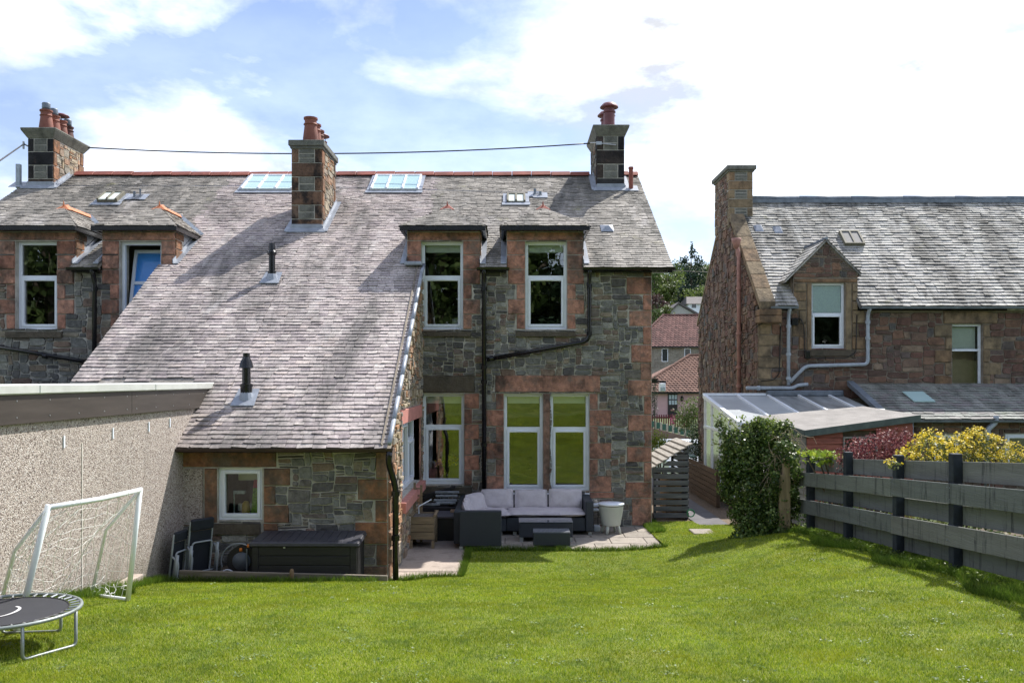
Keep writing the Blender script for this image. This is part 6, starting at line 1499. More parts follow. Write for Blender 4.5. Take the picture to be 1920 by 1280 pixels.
# loose sprays reaching up and out
SP = []; q = MB()
for (x0, y0, x1, y1) in [(1385, 830, 1340, 782), (1395, 820, 1352, 775), (1415, 812, 1388, 782), (1440, 805, 1450, 785), (1380, 850, 1338, 830), (1460, 815, 1480, 790), (1372, 870, 1345, 868), (1370, 900, 1350, 905), (1425, 805, 1418, 786), (1480, 900, 1497, 930), (1485, 860, 1500, 890), (1378, 840, 1348, 812)]:
    a, b_ = at(x0, y0, 13.75), at(x1, y1, 13.6+rs.rand()*.3); mid = (a+b_)/2+Vector((0, 0, .05)); pts = [a.lerp(mid, t/6).lerp(mid.lerp(b_, t/6), t/6) for t in range(7)]
    q.tube(pts, .005, 4)
    for p in pts:
        for k in range(9): SP.append(tuple(np.array(p)+rs.randn(3)*.035))
q.build('stems', MT['bark'], ivy)
SP = np.array(SP); leaf_mesh('spray_leaves', SP, rs.randn(len(SP), 3)+np.array([0, -.3, .8]), np.full(len(SP), .040), LM['ivy_new'], ivy, rs, .75)
# top growth is younger
P2, N2 = blob_points([(c, r) for c, r in B[:5]], 260, rs, .85, .12); k = N2[:, 2] > .1
leaf_mesh('young_leaves', P2[k]*1.0+N2[k]*.03, N2[k], np.full(int(k.sum()), .040), LM['ivy_new'], ivy, rs, .75)
q = MB()
for i in range(46):
    px_ = rs.uniform(1440, 1502); a = at(px_, rs.uniform(800, 900), 13.45); pts = [a]; dx_ = rs.uniform(-.06, .06)
    for k in range(6): pts.append(pts[-1]+Vector((dx_+rs.uniform(-.05, .05), rs.uniform(-.04, .04), rs.uniform(-.12, .03))))
    q.tube(pts, .0028, 4)
q.build('dry_stems', plain('dry_tan_stems', (.36, .28, .19), .9), ivy)
t = MB().box(ax(1462, 13.3), ax(1470, 13.3), 13.3, 13.36, .25, az(890, 13.3)).box(ax(1470.3, 13.3), ax(1482, 13.3), 13.30, 13.40, .25, az(860, 13.3))
tag(t.build('timber_post', plain('pale_timber', (.30, .23, .14), .85, var=.3, vs=5, stretch=(4, 4, .5))), 'bare tan timber post standing in the ivy at the fence end', 'post')
# ------------------------------------------------------------------ shrubs over the fence
LM['plum'] = leaf_mat('plum_barberry_leaves', [(0, (.07, .016, .026)), (.4, (.15, .035, .045)), (.7, (.26, .09, .09)), (1, (.42, .20, .18))], trans=.35, pos_scale=3)
b1 = [pb_(1640, 842, 11.9, (.30, .35, .20)), pb_(1600, 852, 11.9, (.22, .3, .14)), pb_(1680, 845, 11.9, (.24, .3, .20)), pb_(1655, 825, 12.0, (.22, .25, .14)), pb_(1690, 865, 11.9, (.3, .3, .2)), pb_(1620, 872, 11.9, (.4, .3, .2)), pb_(1585, 862, 12.1, (.12, .2, .08)), pb_(1668, 815, 12.0, (.08, .1, .09)), pb_(1690, 832, 11.9, (.2, .25, .22)), pb_(1612, 838, 11.9, (.2, .25, .16)), pb_(1702, 820, 12, (.1, .15, .12))]
bush('plum_barberry', b1, .030, LM['plum'], 'plum-red fine-leaved shrub behind the fence, in front of the red shed', 'shrub', 21, loc=(5.1, 12, .4), dens=1.5, group='shrubs behind the fence')
LM['yleaf'] = leaf_mat('grey_green_leaves', [(0, (.09, .12, .03)), (.6, (.17, .20, .05)), (1, (.26, .27, .09))], pos_scale=3)
b2 = [pb_(1745, 845, 10.6, (.26, .3, .17)), pb_(1790, 842, 10.6, (.26, .3, .18)), pb_(1830, 835, 10.6, (.22, .25, .19)), pb_(1870, 848, 10.6, (.26, .3, .15)), pb_(1735, 860, 10.6, (.28, .3, .14)), pb_(1822, 865, 10.6, (.42, .35, .16)), pb_(1900, 862, 10.6, (.18, .25, .09)), pb_(1740, 822, 10.7, (.12, .15, .10)), pb_(1828, 818, 10.6, (.10, .12, .08)), pb_(1850, 825, 10.5, (.12, .12, .07)), pb_(1705, 855, 10.6, (.12, .2, .09)), pb_(1675, 872, 10.0, (.10, .10, .06))]
ys_ = bush('yellow_flowering_shrub', b2, .034, LM['yleaf'], 'broad shrub covered in yellow flowers spilling over the fence top', 'shrub', 22, loc=(5.6, 10.6, .5), dens=1.25, group='shrubs behind the fence')
rs = np.random.RandomState(9); P, Nn = blob_points(b2, 230, rs, .90); P = P+Nn*.02
k = Nn[:, 2] > -.35; P, Nn = P[k], Nn[k]; PP = np.repeat(P, 7, 0)+rs.randn(len(P)*7, 3)*.013
leaf_mesh('flowers', PP, np.repeat(Nn, 7, 0)+np.array([0, 0, .5]), np.full(len(PP), .021), leaf_mat('yellow_flowers', [(0, (.52, .40, .02)), (.6, (.72, .56, .03)), (1, (.80, .68, .10))], trans=.3, dark=.85), ys_, rs, .9)
b3 = [pb_(1530, 850, 12.6, (.20, .2, .06)), pb_(1560, 852, 12.4, (.16, .2, .05)), pb_(1508, 848, 12.8, (.1, .15, .06)), pb_(1545, 862, 12.5, (.3, .2, .08))]
bush('bright_green_plant', b3, .07, LM['laurel'], 'bright lime-green leafy plant peeping over the fence beside the ivy', 'plant', 23, loc=(4.9, 12.6, .4), dens=2.2, group='shrubs behind the fence')
for i_, (y_, lab_) in enumerate(((12.6, 'low dark plants in the bed behind the far end of the fence'), (11.2, 'low leafy plants behind the second fence bay'), (9.9, 'low mixed plants seen through the fence gaps near the yellow shrub'), (8.5, 'low mixed plants behind the nearest fence bay'), (13.3, 'low dark plants in the bed right behind the ivy mound'), (7.2, 'low mixed plants behind the fence at the right edge'), (14.3, 'low dark plants in front of the grey side of the red shed'))):
    bush('low_border_plant', [((4.98, y_, gl_(y_)+.15), (.22, .7, .28)), ((5.3, y_-.3, gl_(y_)+.28), (.3, .6, .42)), ((5.5, y_+.4, gl_(y_)+.3), (.4, .6, .42))], .05, LM['yleaf'] if i_ % 2 else LM['ivy'], lab_, 'plant', 60+i_, dens=1.0, group='border plants behind the fence', loc=(5.05, y_, gl_(y_)))
# weeds at the fence foot
rs = np.random.RandomState(31); P = []
for i in range(170):
    y = 7.5 + 6*rs.rand()**.8; x = 4.50+rs.uniform(-.12, .16); z = gl_(y)-.02
    for k in range(10): P.append((x+rs.randn()*.05, y+rs.randn()*.06, z+rs.rand()*.12))
P = np.array(P); o = leaf_mesh('fence_weeds', P, rs.randn(len(P), 3)+np.array([0, 0, .8]), np.full(len(P), .035), LM['ivy_new'], None, rs, .5); tag(o, 'low weeds and seedlings growing along the foot of the fence', 'weeds')
tag(MB().hexa([(4.50, 4.0, gl_(4)-.10), (7.6, 4.0, gl_(4)-.2), (7.6, 4.0, gl_(4)+.06), (4.52, 4.0, gl_(4)-.01)], [(4.50, 13.4, gl_(13.4)-.15), (7.6, 13.4, gl_(13.4)-.2), (7.6, 13.4, gl_(13.4)+.06), (4.52, 13.4, gl_(13.4)-.03)]).build('soil_bank', MT['soil']), kind='structure')
# ------------------------------------------------------------------ slatted timber store
st = thing('slatted_timber_store', (3.15, 17.4, 0), 'slatted grey timber store with sloping plank roof at the house corner', 'timber store')
MT['slat'] = plain('weathered_slat', (.115, .118, .125), .85, var=.45, vs=3.5, stretch=(.5, .5, 5), bmp=.5, bs=25)
MT['roofplank'] = plain('pale_weathered_plank', (.30, .275, .245), .85, var=.35, vs=5, stretch=(5, .5, 1), bmp=.5, bs=25)
sx0, sx1, sy0, sy1 = 2.80, 3.48, 16.85, 18.4
for (x, y) in ((sx0, sy0), (sx1-.05, sy0), (sx0, sy1-.05), (sx1-.05, sy1-.05)):
    h = 1.06 if x < 3 else 1.47
    MB().box(x, x+.05, y+.021, y+.07, 0, h).build('post', MT['fpost'], st)
j = 0; z = .04
while z < 1.4:
    h = .098; zc = z+h
    xa = sx0 if zc < 1.05 else sx0 + (zc-1.05)/(1.50-1.05)*(sx1-sx0)
    if xa < sx1-.1: MB().hexa([(xa, sy0, z), (sx1, sy0, z), (sx1, sy0, zc), (min(xa+.12, sx1) if zc > 1.05 else xa, sy0, zc)], [(xa, sy0+.02, z), (sx1, sy0+.02, z), (sx1, sy0+.02, zc), (min(xa+.12, sx1) if zc > 1.05 else xa, sy0+.02, zc)]).build('slat', MT['slat'], st, bevel=.003)
    MB().box(sx1, sx1+.02, sy0+.03, sy1, z, zc).build('slat', MT['slat'], st, bevel=.003)
    z += .128
for i in range(7):
    a = sx0-.07+i*.115; za = 1.06+(a-sx0)*.62
    MB().hexa([(a, sy0-.08, za), (a+.135, sy0-.08, za+.05), (a+.135, sy0-.08, za+.072), (a, sy0-.08, za+.022)], [(a, sy1+.05, za), (a+.135, sy1+.05, za+.05), (a+.135, sy1+.05, za+.072), (a, sy1+.05, za+.022)]).build('roof_plank', MT['roofplank'], st, bevel=.003)
tag(MB().box(3.10, 3.42, 17.2, 17.9, .01, .75).box(3.12, 3.40, 17.22, 17.88, .751, .80).build('stacked_firewood', plain('cut_firewood', (.40, .26, .14), .85, var=.5, vs=12), bevel=.02), 'tan cut firewood stacked inside the slatted store', 'firewood')
hz = MB().tube([(3.52+.07*math.cos(t*.5), 16.80, .14+.07*math.sin(t*.5)) for t in range(40)], .012, 6)
tag(hz.build('green_hose', plain('green_hose', (.02, .20, .07), .4)), 'small green hose coil hanging at the foot of the slatted store', 'hose')
# security light
sl_ = thing('security_light', (2.7, 16.3, 2.7), 'black-armed white security light on the right corner of the house', 'light')
MB().box(2.62, 2.78, 16.28, 16.36, 2.70, 2.78).tube([(2.75, 16.3, 2.74), (2.92, 16.2, 2.72)], .022, 6).build('arm', MT['black'], sl_)
MB().box(2.80, 2.91, 16.16, 16.30, 2.54, 2.70).build('lamp_housing', MT['white'], sl_, bevel=.012)
MB().box(2.81, 2.90, 16.152, 16.16, 2.55, 2.62).build('lens', MT['obscure'], sl_)
ag = MB().lathe((X(1203), 15.93, az(826, 15.95)), [(.0, -.06), (.05, -.05), (.055, .0), (.03, .06), (.0, .07)], 10)
tag(ag.build('wall_boss', MT['coping'], None, True), 'small round stone boss on the right side of the facade', 'wall ornament')
# ------------------------------------------------------------------ wicker sofa set
m, n, l, b = nt('dark_slate_wicker'); g = n.new('ShaderNodeNewGeometry')
w1 = n.new('ShaderNodeTexWave'); w1.wave_type = 'BANDS'; w1.bands_direction = 'Z'; w1.inputs['Scale'].default_value = 26; w1.inputs['Distortion'].default_value = .6; l.new(g.outputs['Position'], w1.inputs['Vector'])
w2_ = n.new('ShaderNodeTexWave'); w2_.wave_type = 'BANDS'; w2_.bands_direction = 'X'; w2_.inputs['Scale'].default_value = 22; w2_.inputs['Distortion'].default_value = .4; l.new(g.outputs['Position'], w2_.inputs['Vector'])
mu = n.new('ShaderNodeMath'); mu.operation = 'MULTIPLY'; l.new(w1.outputs['Fac'], mu.inputs[0]); l.new(w2_.outputs['Fac'], mu.inputs[1])
l.new(ramp_out(n, l, mu.outputs[0], [(0, (.016, .022, .030)), (.6, (.048, .060, .078)), (1, (.075, .09, .11))]), b.inputs['Base Color']); b.inputs['Roughness'].default_value = .5
bump(n, l, b, mu.outputs[0], .8, .006); MT['wicker'] = m
m, n, l, b = nt('pale_lilac_grey_fabric'); g = n.new('ShaderNodeNewGeometry'); t_ = noise_node(n, l, g, 9, 6, .7); t2_ = noise_node(n, l, g, 220, 2, .5)
l.new(ramp_out(n, l, t_.outputs['Fac'], [(.3, (.50, .46, .49)), (.7, (.60, .56, .59))]), b.inputs['Base Color']); b.inputs['Roughness'].default_value = .95
bump(n, l, b, t_.outputs['Fac'], .5, .03); MT['cushion'] = m
def cushion(name, parent, M_, w, d, h, seed=0, nx=12, ny=10, mat='cushion'):
    """a stuffed pad: crowned top, pinched corners; M_ places its centre"""
    rs = np.random.RandomState(seed); vs, fs = [], []
    for s in (1, -1):
        for j in range(ny+1):
            for i in range(nx+1):
                u, v = i/nx*2-1, j/ny*2-1; eu, ev = (1-abs(u)**5), (1-abs(v)**5)
                hh = h/2*(max(eu*ev, 0)**.38)*(.82+.18*(1-u*u)*(1-v*v)) + .010*math.sin(u*5+seed)*math.cos(v*4+seed*2)*(s > 0)
                pin = 1-.035*(abs(u)**4)*(abs(v)**4)+.012*math.sin(seed+u*3)*(abs(v) > .9)
                vs.append(M_ @ Vector((u*w/2*pin, v*d/2*pin, s*hh)))
    k = (nx+1)*(ny+1)
    for j in range(ny):
        for i in range(nx):
            a = j*(nx+1)+i; fs.append((a, a+1, a+nx+2, a+nx+1)); fs.append((k+a, k+a+nx+1, k+a+nx+2, k+a+1))
    per = [i for i in range(nx+1)] + [j*(nx+1)+nx for j in range(1, ny+1)] + [ny*(nx+1)+i for i in range(nx-1, -1, -1)] + [j*(nx+1) for j in range(ny-1, 0, -1)]
    for i in range(len(per)): a, b_ = per[i], per[(i+1) % len(per)]; fs.append((a, k+a, k+b_, b_))
    o = pyd(name, vs, fs, MT[mat], parent, True); 
    q = MB().tube([Vector(vs[p])*.5+Vector(vs[k+p])*.5 for p in per+[per[0]]], .006, 5); q.build('piping', MT['cushion'], o, True)
    return o
sofa = thing('corner_sofa', (.4, 15.3, 0), 'dark wicker corner sofa with pale lilac-grey cushions on the patio', 'sofa')
PZ = .02
# right run
MB().box(-.10, 1.30, 15.08, 15.78, PZ+.07, PZ+.30).build('seat_base', MT['wicker'], sofa, bevel=.012)
MB().box(-.12, 1.44, 15.781, 15.87, PZ+.07, PZ+.62).build('backrest', MT['wicker'], sofa, bevel=.015)
MB().box(1.301, 1.44, 15.05, 15.779, PZ+.07, PZ+.60).build('armrest', MT['wicker'], sofa, bevel=.015)
# angled corner piece
q = MB(); c0 = [(-.101, 15.08), (-.101, 15.86), (-.78, 15.86), (-.86, 15.78), (-.86, 15.10), (-.34, 14.98)]
q.hexa([(x, y, PZ+.07) for x, y in c0], [(x, y, PZ+.30) for x, y in c0]); q.build('corner_seat', MT['wicker'], sofa, bevel=.01)
q = MB(); q.hexa([(-.12, 15.862, PZ+.07), (-.80, 15.862, PZ+.07), (-.88, 15.78, PZ+.07), (-.95, 15.84, PZ+.07), (-.84, 15.94, PZ+.07), (-.12, 15.94, PZ+.07)], [(-.12, 15.862, PZ+.60), (-.80, 15.862, PZ+.60), (-.88, 15.78, PZ+.60), (-.95, 15.84, PZ+.60), (-.84, 15.94, PZ+.60), (-.12, 15.94, PZ+.60)]); q.build('corner_back', MT['wicker'], sofa)
# left run towards the lawn
MB().box(-.84, -.36, 13.90, 15.09, PZ+.07, PZ+.30).build('seat_base', MT['wicker'], sofa, bevel=.012)
MB().box(-.95, -.845, 13.90, 15.78, PZ+.07, PZ+.60).build('backrest', MT['wicker'], sofa, bevel=.015)
MB().box(-.85, -.17, 13.77, 13.898, PZ+.055, PZ+.625).build('armrest', MT['wicker'], sofa, bevel=.012)
for x, y in ((-.82, 13.80), (-.24, 13.80), (-.82, 15.0), (-.20, 15.12), (1.38, 15.10), (1.38, 15.75), (.05, 15.12), (-.14, 15.7)): MB().box(x-.03, x+.03, y-.02, y+.035, PZ, PZ+.054).build('foot', MT['steel'], sofa)
def place(x, y, z, rx=0, rz=0, ry=0): return Matrix.Translation((x, y, z)) @ Matrix.Rotation(R(rz), 4, 'Z') @ Matrix.Rotation(R(rx), 4, 'X') @ Matrix.Rotation(R(ry), 4, 'Y')
cushion('seat_cushion', sofa, place(.60, 15.41, PZ+.36), 1.42, .70, .13, 1, 20, 10)
cushion('seat_cushion', sofa, place(-.42, 15.36, PZ+.36, 0, 8), .74, .78, .13, 2)
cushion('seat_cushion', sofa, place(-.60, 14.45, PZ+.36), .46, 1.08, .13, 3)
cushion('back_cushion', sofa, place(.98, 15.67, PZ+.56, 72, -1, 2), .60, .36, .15, 4)
cushion('back_cushion', sofa, place(.35, 15.67, PZ+.55, 72, 0), .59, .36, .15, 5)
cushion('back_cushion', sofa, place(-.27, 15.66, PZ+.56, 72, 4, -2), .58, .36, .15, 6)
cushion('back_cushion', sofa, place(-.64, 15.35, PZ+.53, 66, 58), .52, .36, .15, 7)
cushion('back_cushion', sofa, place(-.76, 14.85, PZ+.53, 70, 88), .50, .34, .13, 8)
cushion('back_cushion', sofa, place(-.76, 14.45, PZ+.50, 68, 92), .44, .34, .12, 9)
tb = thing('coffee_table', (.5, 14.65, 0), 'dark wicker coffee table with glass top in front of the sofa', 'coffee table', 'wicker patio tables')
MB().box(.12, 1.03, 14.45, 14.90, PZ+.075, PZ+.325).build('body', MT['wicker'], tb, bevel=.01)
m, n, l, b = nt('grey_table_glass'); b.inputs['Base Color'].default_value = (.10, .115, .13, 1); b.inputs['Roughness'].default_value = .06; b.inputs['Specular IOR Level'].default_value = .9; MT['tglass'] = m
MB().box(.115, 1.035, 14.445, 14.905, PZ+.327, PZ+.337).build('glass_top', MT['tglass'], tb, bevel=.003)
for x in (.16, .99):
    for y in (14.48, 14.87): MB().box(x-.03, x+.03, y-.03, y+.02, PZ, PZ+.074).build('foot', MT['steel'], tb)
fs = thing('wicker_footstool', (.64, 13.95, 0), 'small dark wicker footstool at the lawn edge of the patio', 'footstool', 'wicker patio tables')
MB().box(.345, .945, 13.82, 14.18, PZ+.055, PZ+.27).build('body', MT['wicker'], fs, bevel=.01)
MT['wtop'] = plain('wicker_weave_top', (.20, .22, .25), .5, var=.5, vs=60)
q = MB()
for i in range(28): q.box(.352+i*.0212, .352+i*.0212+.013, 13.83, 14.17, PZ+.271, PZ+.277)
tag(q.build('woven_strips', MT['wtop'], fs), kind='stuff')
for x in (.38, .91):
    for y in (13.85, 14.14): MB().box(x-.028, x+.028, y-.025, y+.025, PZ, PZ+.054).build('foot', MT['steel'], fs)
# cool bar
cbn = thing('cool_bar_table', (1.75, 15.3, 0), 'pale grey-green round drinks cooler table on four splayed legs beside the sofa', 'cooler table')
MT['coolbar'] = plain('pale_sage_plastic', (.46, .49, .45), .5, var=.05)
cbo = MB().lathe((1.77, 15.25, PZ), [(.155, .15), (.17, .16), (.205, .38), (.222, .50), (.214, .50)], 28).build('bucket', MT['coolbar'], cbn, True); cbo.modifiers.new('e', 'EDGE_SPLIT').split_angle = R(40)
lid = MB().lathe((1.77, 15.25, PZ), [(.20, .505), (.225, .512), (.235, .53), (.23, .545), (.05, .55)], 28).build('lid', MT['white'], cbn, True)
MB().lathe((1.77, 15.25, PZ), [(.219, .492), (.221, .504)], 28, False).build('lid_seal', MT['black'], cbn)
for a in (20, 110, 200, 290):
    c, s = math.cos(R(a-50)), math.sin(R(a-50)); MB().tube([(1.77+c*.13, 15.25+s*.13, PZ+.17), (1.77+c*.18, 15.25+s*.18, PZ)], [.030, .022], 10).build('leg', MT['coolbar'], cbn, True)
# gas heater / small items between
ht = thing('small_side_table', (1.52, 15.6, 0), 'small pale items on a stand tucked between sofa arm and cooler', 'stand')
MB().box(1.47, 1.58, 15.5, 15.62, PZ+.44, PZ+.50).build('upper_tray', MT['white'], ht, bevel=.01); MB().box(1.47, 1.58, 15.5, 15.62, PZ+.36, PZ+.40).build('lower_tray', MT['white'], ht, bevel=.01)
MB().tube([(1.48, 15.56, PZ), (1.48, 15.56, PZ+.44)], .010, 6).tube([(1.57, 15.56, PZ), (1.57, 15.56, PZ+.44)], .010, 6).build('legs', MT['black'], ht)
MB().box(1.49, 1.60, 15.45, 15.6, PZ, PZ+.10).build('base_box', MT['white'], ht, bevel=.01)
MB().lathe((1.52, 15.55, PZ+.50), [(.035, 0), (.04, .03), (.03, .06)], 10).build('pot', MT['postcream'], ht, True)
# wooden planter
pl_ = thing('wooden_planter', (-1.46, 14.1, 0), 'weathered wooden trough planter with trellis post against the extension wall', 'planter')
MT['planter'] = plain('weathered_olive_timber', (.24, .185, .115), .85, var=.35, vs=4, stretch=(.5, .5, 5), bmp=.5, bs=25)
pz = PZ
for y in (13.92, 14.42):
    for j in range(3): MB().box(-1.66, -1.27, y, y+.022, pz+.14+j*.125, pz+.258+j*.125).build('board', MT['planter'], pl_, bevel=.003)
for x in (-1.659, -1.293):
    for j in range(3): MB().box(x, x+.022, 13.943, 14.419, pz+.14+j*.125, pz+.258+j*.125).build('board', MT['planter'], pl_, bevel=.003)
for x in (-1.665, -1.31):
    for y in (13.895, 14.443): MB().box(x, x+.045, y-.012, y+.023, pz, pz+.13 if y < 14 else pz+.54).build('leg', MT['planter'], pl_)
MB().box(-1.63, -1.30, 13.95, 14.41, pz+.16, pz+.49).build('potting_soil', plain('grey_compost', (.14, .13, .12), .95, var=.5, vs=30), pl_)
for x in (-1.672, -1.262): MB().box(x-.02, x+.02, 13.91, 14.45, pz+.518, pz+.54).build('rim', MT['planter'], pl_)
MB().box(-1.67, -1.63, 14.46, 14.49, pz, 1.02).box(-1.56, -1.52, 14.46, 14.49, pz, .98).build('trellis_post', MT['planter'], pl_)
for j in range(4): MB().box(-1.628, -1.562, 14.465, 14.485, .55+j*.12, .57+j*.12).build('trellis_slat', MT['planter'], pl_)
tag(MB().tube([(-1.55, 14.2, .54), (-1.55, 14.2, .66), (-1.35, 14.3, .76)], .010, 6).build('plant_support', MT['white']), 'thin bent white support stick in the wooden planter', 'stick')
# dark bench box behind the planter and the folded frames
bx2 = thing('dark_storage_bench', (-1.1, 14.8, 0), 'low black storage bench between the wooden planter and the sofa', 'storage bench')
MT['blackplastic'] = plain('black_plastic', (.020, .019, .021), .5, var=.2)
MB().box(-1.30, -.96, 14.55, 15.15, PZ+.0, PZ+.38).build('box', MT['blackplastic'], bx2, bevel=.01); MB().box(-1.32, -.955, 14.53, 15.17, PZ+.382, PZ+.42).build('lid', plain('grey_lid', (.09, .085, .10), .5), bx2, bevel=.008)
tag(MB().box(-1.08, -.97, 14.95, 15.12, PZ+.422, PZ+.45).build('cardboard_piece', plain('cardboard', (.38, .26, .17), .9)), 'small piece of tan cardboard on the black bench', 'cardboard')
ff = thing('folded_football_table', (-1.2, 15.6, 0), 'dark table piled with grey folded metal frames in the corner under the window', 'folded frames')
MB().box(-1.62, -.98, 15.3, 15.85, PZ+.30, PZ+.46).build('table_box', MT['blackplastic'], ff, bevel=.01)
for x in (-1.58, -1.02):
    for y in (15.33, 15.8): MB().box(x-.02, x+.02, y-.02, y+.02, PZ, PZ+.30).build('leg', MT['blackplastic'], ff)
MT['dullsteel'] = plain('dull_grey_metal', (.28, .31, .34), .5, .3, var=.35, vs=9)
for j, (x0, x1, y, z) in enumerate(((-1.60, -1.30, 15.34, .50), (-1.42, -1.0, 15.45, .56), (-1.40, -1.0, 15.60, .62), (-1.42, -.98, 15.72, .67), (-1.36, -1.02, 15.40, .52))):
    MB().box(x0, x1, y, y+.05, PZ+z-.02, PZ+z+.02).build('frame_rail', MT['dullsteel'], ff, bevel=.006)
for x in (-1.38, -1.12): MB().box(x, x+.05, 15.35, 15.78, PZ+.50, PZ+.53).build('frame_rail', MT['dullsteel'], ff, bevel=.006)
MB().hexa([(-1.66, 15.80, PZ+.50), (-1.05, 15.84, PZ+.72), (-1.05, 15.84, PZ+.78), (-1.66, 15.80, PZ+.60)], [(-1.66, 15.90, PZ+.50), (-1.05, 15.92, PZ+.72), (-1.05, 15.92, PZ+.78), (-1.66, 15.90, PZ+.60)]).build('folded_cover', MT['blackplastic'], ff, bevel=.01)
# ------------------------------------------------------------------ things behind the extension window sill
tag(MB().lathe((XE(450), 11.96, ZE(972)), [(.055, 0), (.058, .05), (.052, .17), (.035, .20), (.02, .21)], 14).build('yellow_bottle', plain('mustard_plastic', (.50, .33, .05), .5), None, True), 'mustard-yellow bottle behind the small extension window', 'bottle')
bg = thing('cleaning_pouch', (XE(473), 12.0, ZE(972)), 'green pouch with red top behind the small extension window', 'pouch')
MB().hexa([(XE(459), 11.98, ZE(972)), (XE(487), 11.98, ZE(972)), (XE(487), 12.06, ZE(972)), (XE(459), 12.06, ZE(972))], [(XE(462), 12.01, ZE(920)), (XE(487), 12.01, ZE(920)), (XE(487), 12.03, ZE(920)), (XE(462), 12.03, ZE(920))]).build('body', plain('green_print', (.20, .38, .05), .4, var=.7, vs=25), bg)
MB().hexa([(XE(462), 12.005, ZE(919)), (XE(487), 12.005, ZE(919)), (XE(487), 12.035, ZE(919)), (XE(462), 12.035, ZE(919))], [(XE(463), 12.015, ZE(904)), (XE(487), 12.015, ZE(904)), (XE(487), 12.025, ZE(904)), (XE(463), 12.025, ZE(904))]).build('top', plain('red_print', (.45, .05, .08), .4), bg)
MB().hexa([(XE(470), 11.998, ZE(914)), (XE(481), 11.998, ZE(914)), (XE(481), 11.998, ZE(910)), (XE(470), 11.998, ZE(910))], [(XE(470), 12.003, ZE(914)), (XE(481), 12.003, ZE(914)), (XE(481), 12.003, ZE(910)), (XE(470), 12.003, ZE(910))]).build('label', MT['white'], bg)
MB().tube([(XE(474), 11.97, ZE(957)), (XE(480), 11.96, ZE(954)), (XE(486), 11.96, ZE(946)), (XE(487), 11.96, ZE(938))], .006, 6).build('handle', MT['white'], bg)
tag(MB().box(XE(424), XE(446), 12.0, 12.07, ZE(931), ZE(925)).tube([(XE(425), 12.03, ZE(972)), (XE(424), 12.03, ZE(931))], .012, 8).build('white_jug', MT['obscure'], None), 'pale blue-grey jug behind the small extension window', 'jug')
tag(MB().box(XE(427), XE(466), 12.16, 12.17, ZE(907), ZE(879)).build('roller_blind', MT['cream'], None), 'pale blind hanging inside the small extension window', 'blind')
# vase of flowers in the ground floor window, lamp upstairs
vs_ = thing('flower_vase', (X(833), 16.55, .95), 'yellow vase with yellow and orange flowers on the ground floor window sill', 'vase')
MB().lathe((X(833), 16.50, Z(907)), [(.05, 0), (.06, .08), (.05, .16), (.065, .17)], 12).build('vase', plain('yellow_vase', (.55, .48, .10), .4), vs_, True)
rs = np.random.RandomState(3); P = np.concatenate([np.array([X(820), 16.5, Z(872)])+rs.randn(50, 3)*.035, np.array([X(844), 16.5, Z(866)])+rs.randn(70, 3)*.045])
leaf_mesh('flower_heads', P, rs.randn(len(P), 3)+np.array([0, -1, .3]), np.full(len(P), .05), leaf_mat('orange_yellow_petals', [(0, (.7, .35, .03)), (1, (.8, .6, .05))], dark=.8), vs_, rs, .8)
q = MB()
for k in range(7): q.tube([(X(833), 16.5, Z(895)), (X(833)+rs.uniform(-.12, .12), 16.5, Z(872)+rs.uniform(-.03, .05))], .005, 4)
q.build('stalks', LM['ivy'], vs_)
tag(MB().lathe((X(852), 16.6, Z(610)), [(.10, 0), (.08, .16)], 14).build('lampshade', MT['blind'], None, True), 'pale lampshade on the sill behind the left upstairs window', 'lampshade')
tag(MB().box(-3.9, -2.2, 12.15, 12.2, .9, 1.0).build('inner_shelf', MT['cream']), 'cream inner window shelf in the extension', 'shelf')
# ------------------------------------------------------------------ black storage box
sb_ = thing('garden_storage_box', (-3.2, 11.1, 0), 'long black plastic garden storage box under the extension wall', 'storage box')
MT['sbox'] = plain('black_resin_planks', (.018, .018, .020), .5, var=.3, vs=6, stretch=(.4, .4, 6), bmp=.4, bs=60); MT['slid'] = plain('grey_black_lid', (.042, .042, .052), .45, var=.4, vs=7, stretch=(.4, 4, 1), bmp=.3, bs=30)
q0, q1, r0, r1, b0 = -3.36, -1.98, 10.96, 11.55, -.01
MB().box(q0+.03, q1-.03, r0+.03, r1-.02, b0, .62).build('body', MT['sbox'], sb_)
for j in range(5): MB().box(q0+.10, q1-.10, r0+.012, r0+.028, b0+.02+j*.123, b0+.136+j*.123).build('panel', MT['sbox'], sb_, bevel=.005)
for x in (q0+.02, q1-.10): MB().box(x, x+.08, r0+.005, r0+.029, b0, .62).build('corner_post', MT['sbox'], sb_, bevel=.004)
for x in (q0+.02, q1-.10): MB().box(x, x+.08, r1-.02, r1, b0, .62).build('corner_post', MT['sbox'], sb_, bevel=.004)
MB().hexa([(q0-.02, r0-.02, .62), (q1+.02, r0-.02, .62), (q1+.02, r1+.01, .66), (q0-.02, r1+.01, .66)], [(q0-.01, r0-.01, .675), (q1+.01, r0-.01, .675), (q1, r1, .725), (q0, r1, .725)]).build('lid', MT['slid'], sb_, bevel=.012)
for i in range(13):
    x = q0+.04+i*.104; MB().hexa([(x, r0+.02, .677), (x+.09, r0+.02, .677), (x+.09, r1-.04, .724), (x, r1-.04, .724)], [(x+.004, r0+.024, .684), (x+.086, r0+.024, .684), (x+.086, r1-.044, .731), (x+.004, r1-.044, .731)]).build('lid_rib', MT['slid'], sb_)
MB().lathe((XE(560), r0-.0, .60), [(.014, 0), (.014, .02)], 8).build('lock', MT['steel'], sb_)
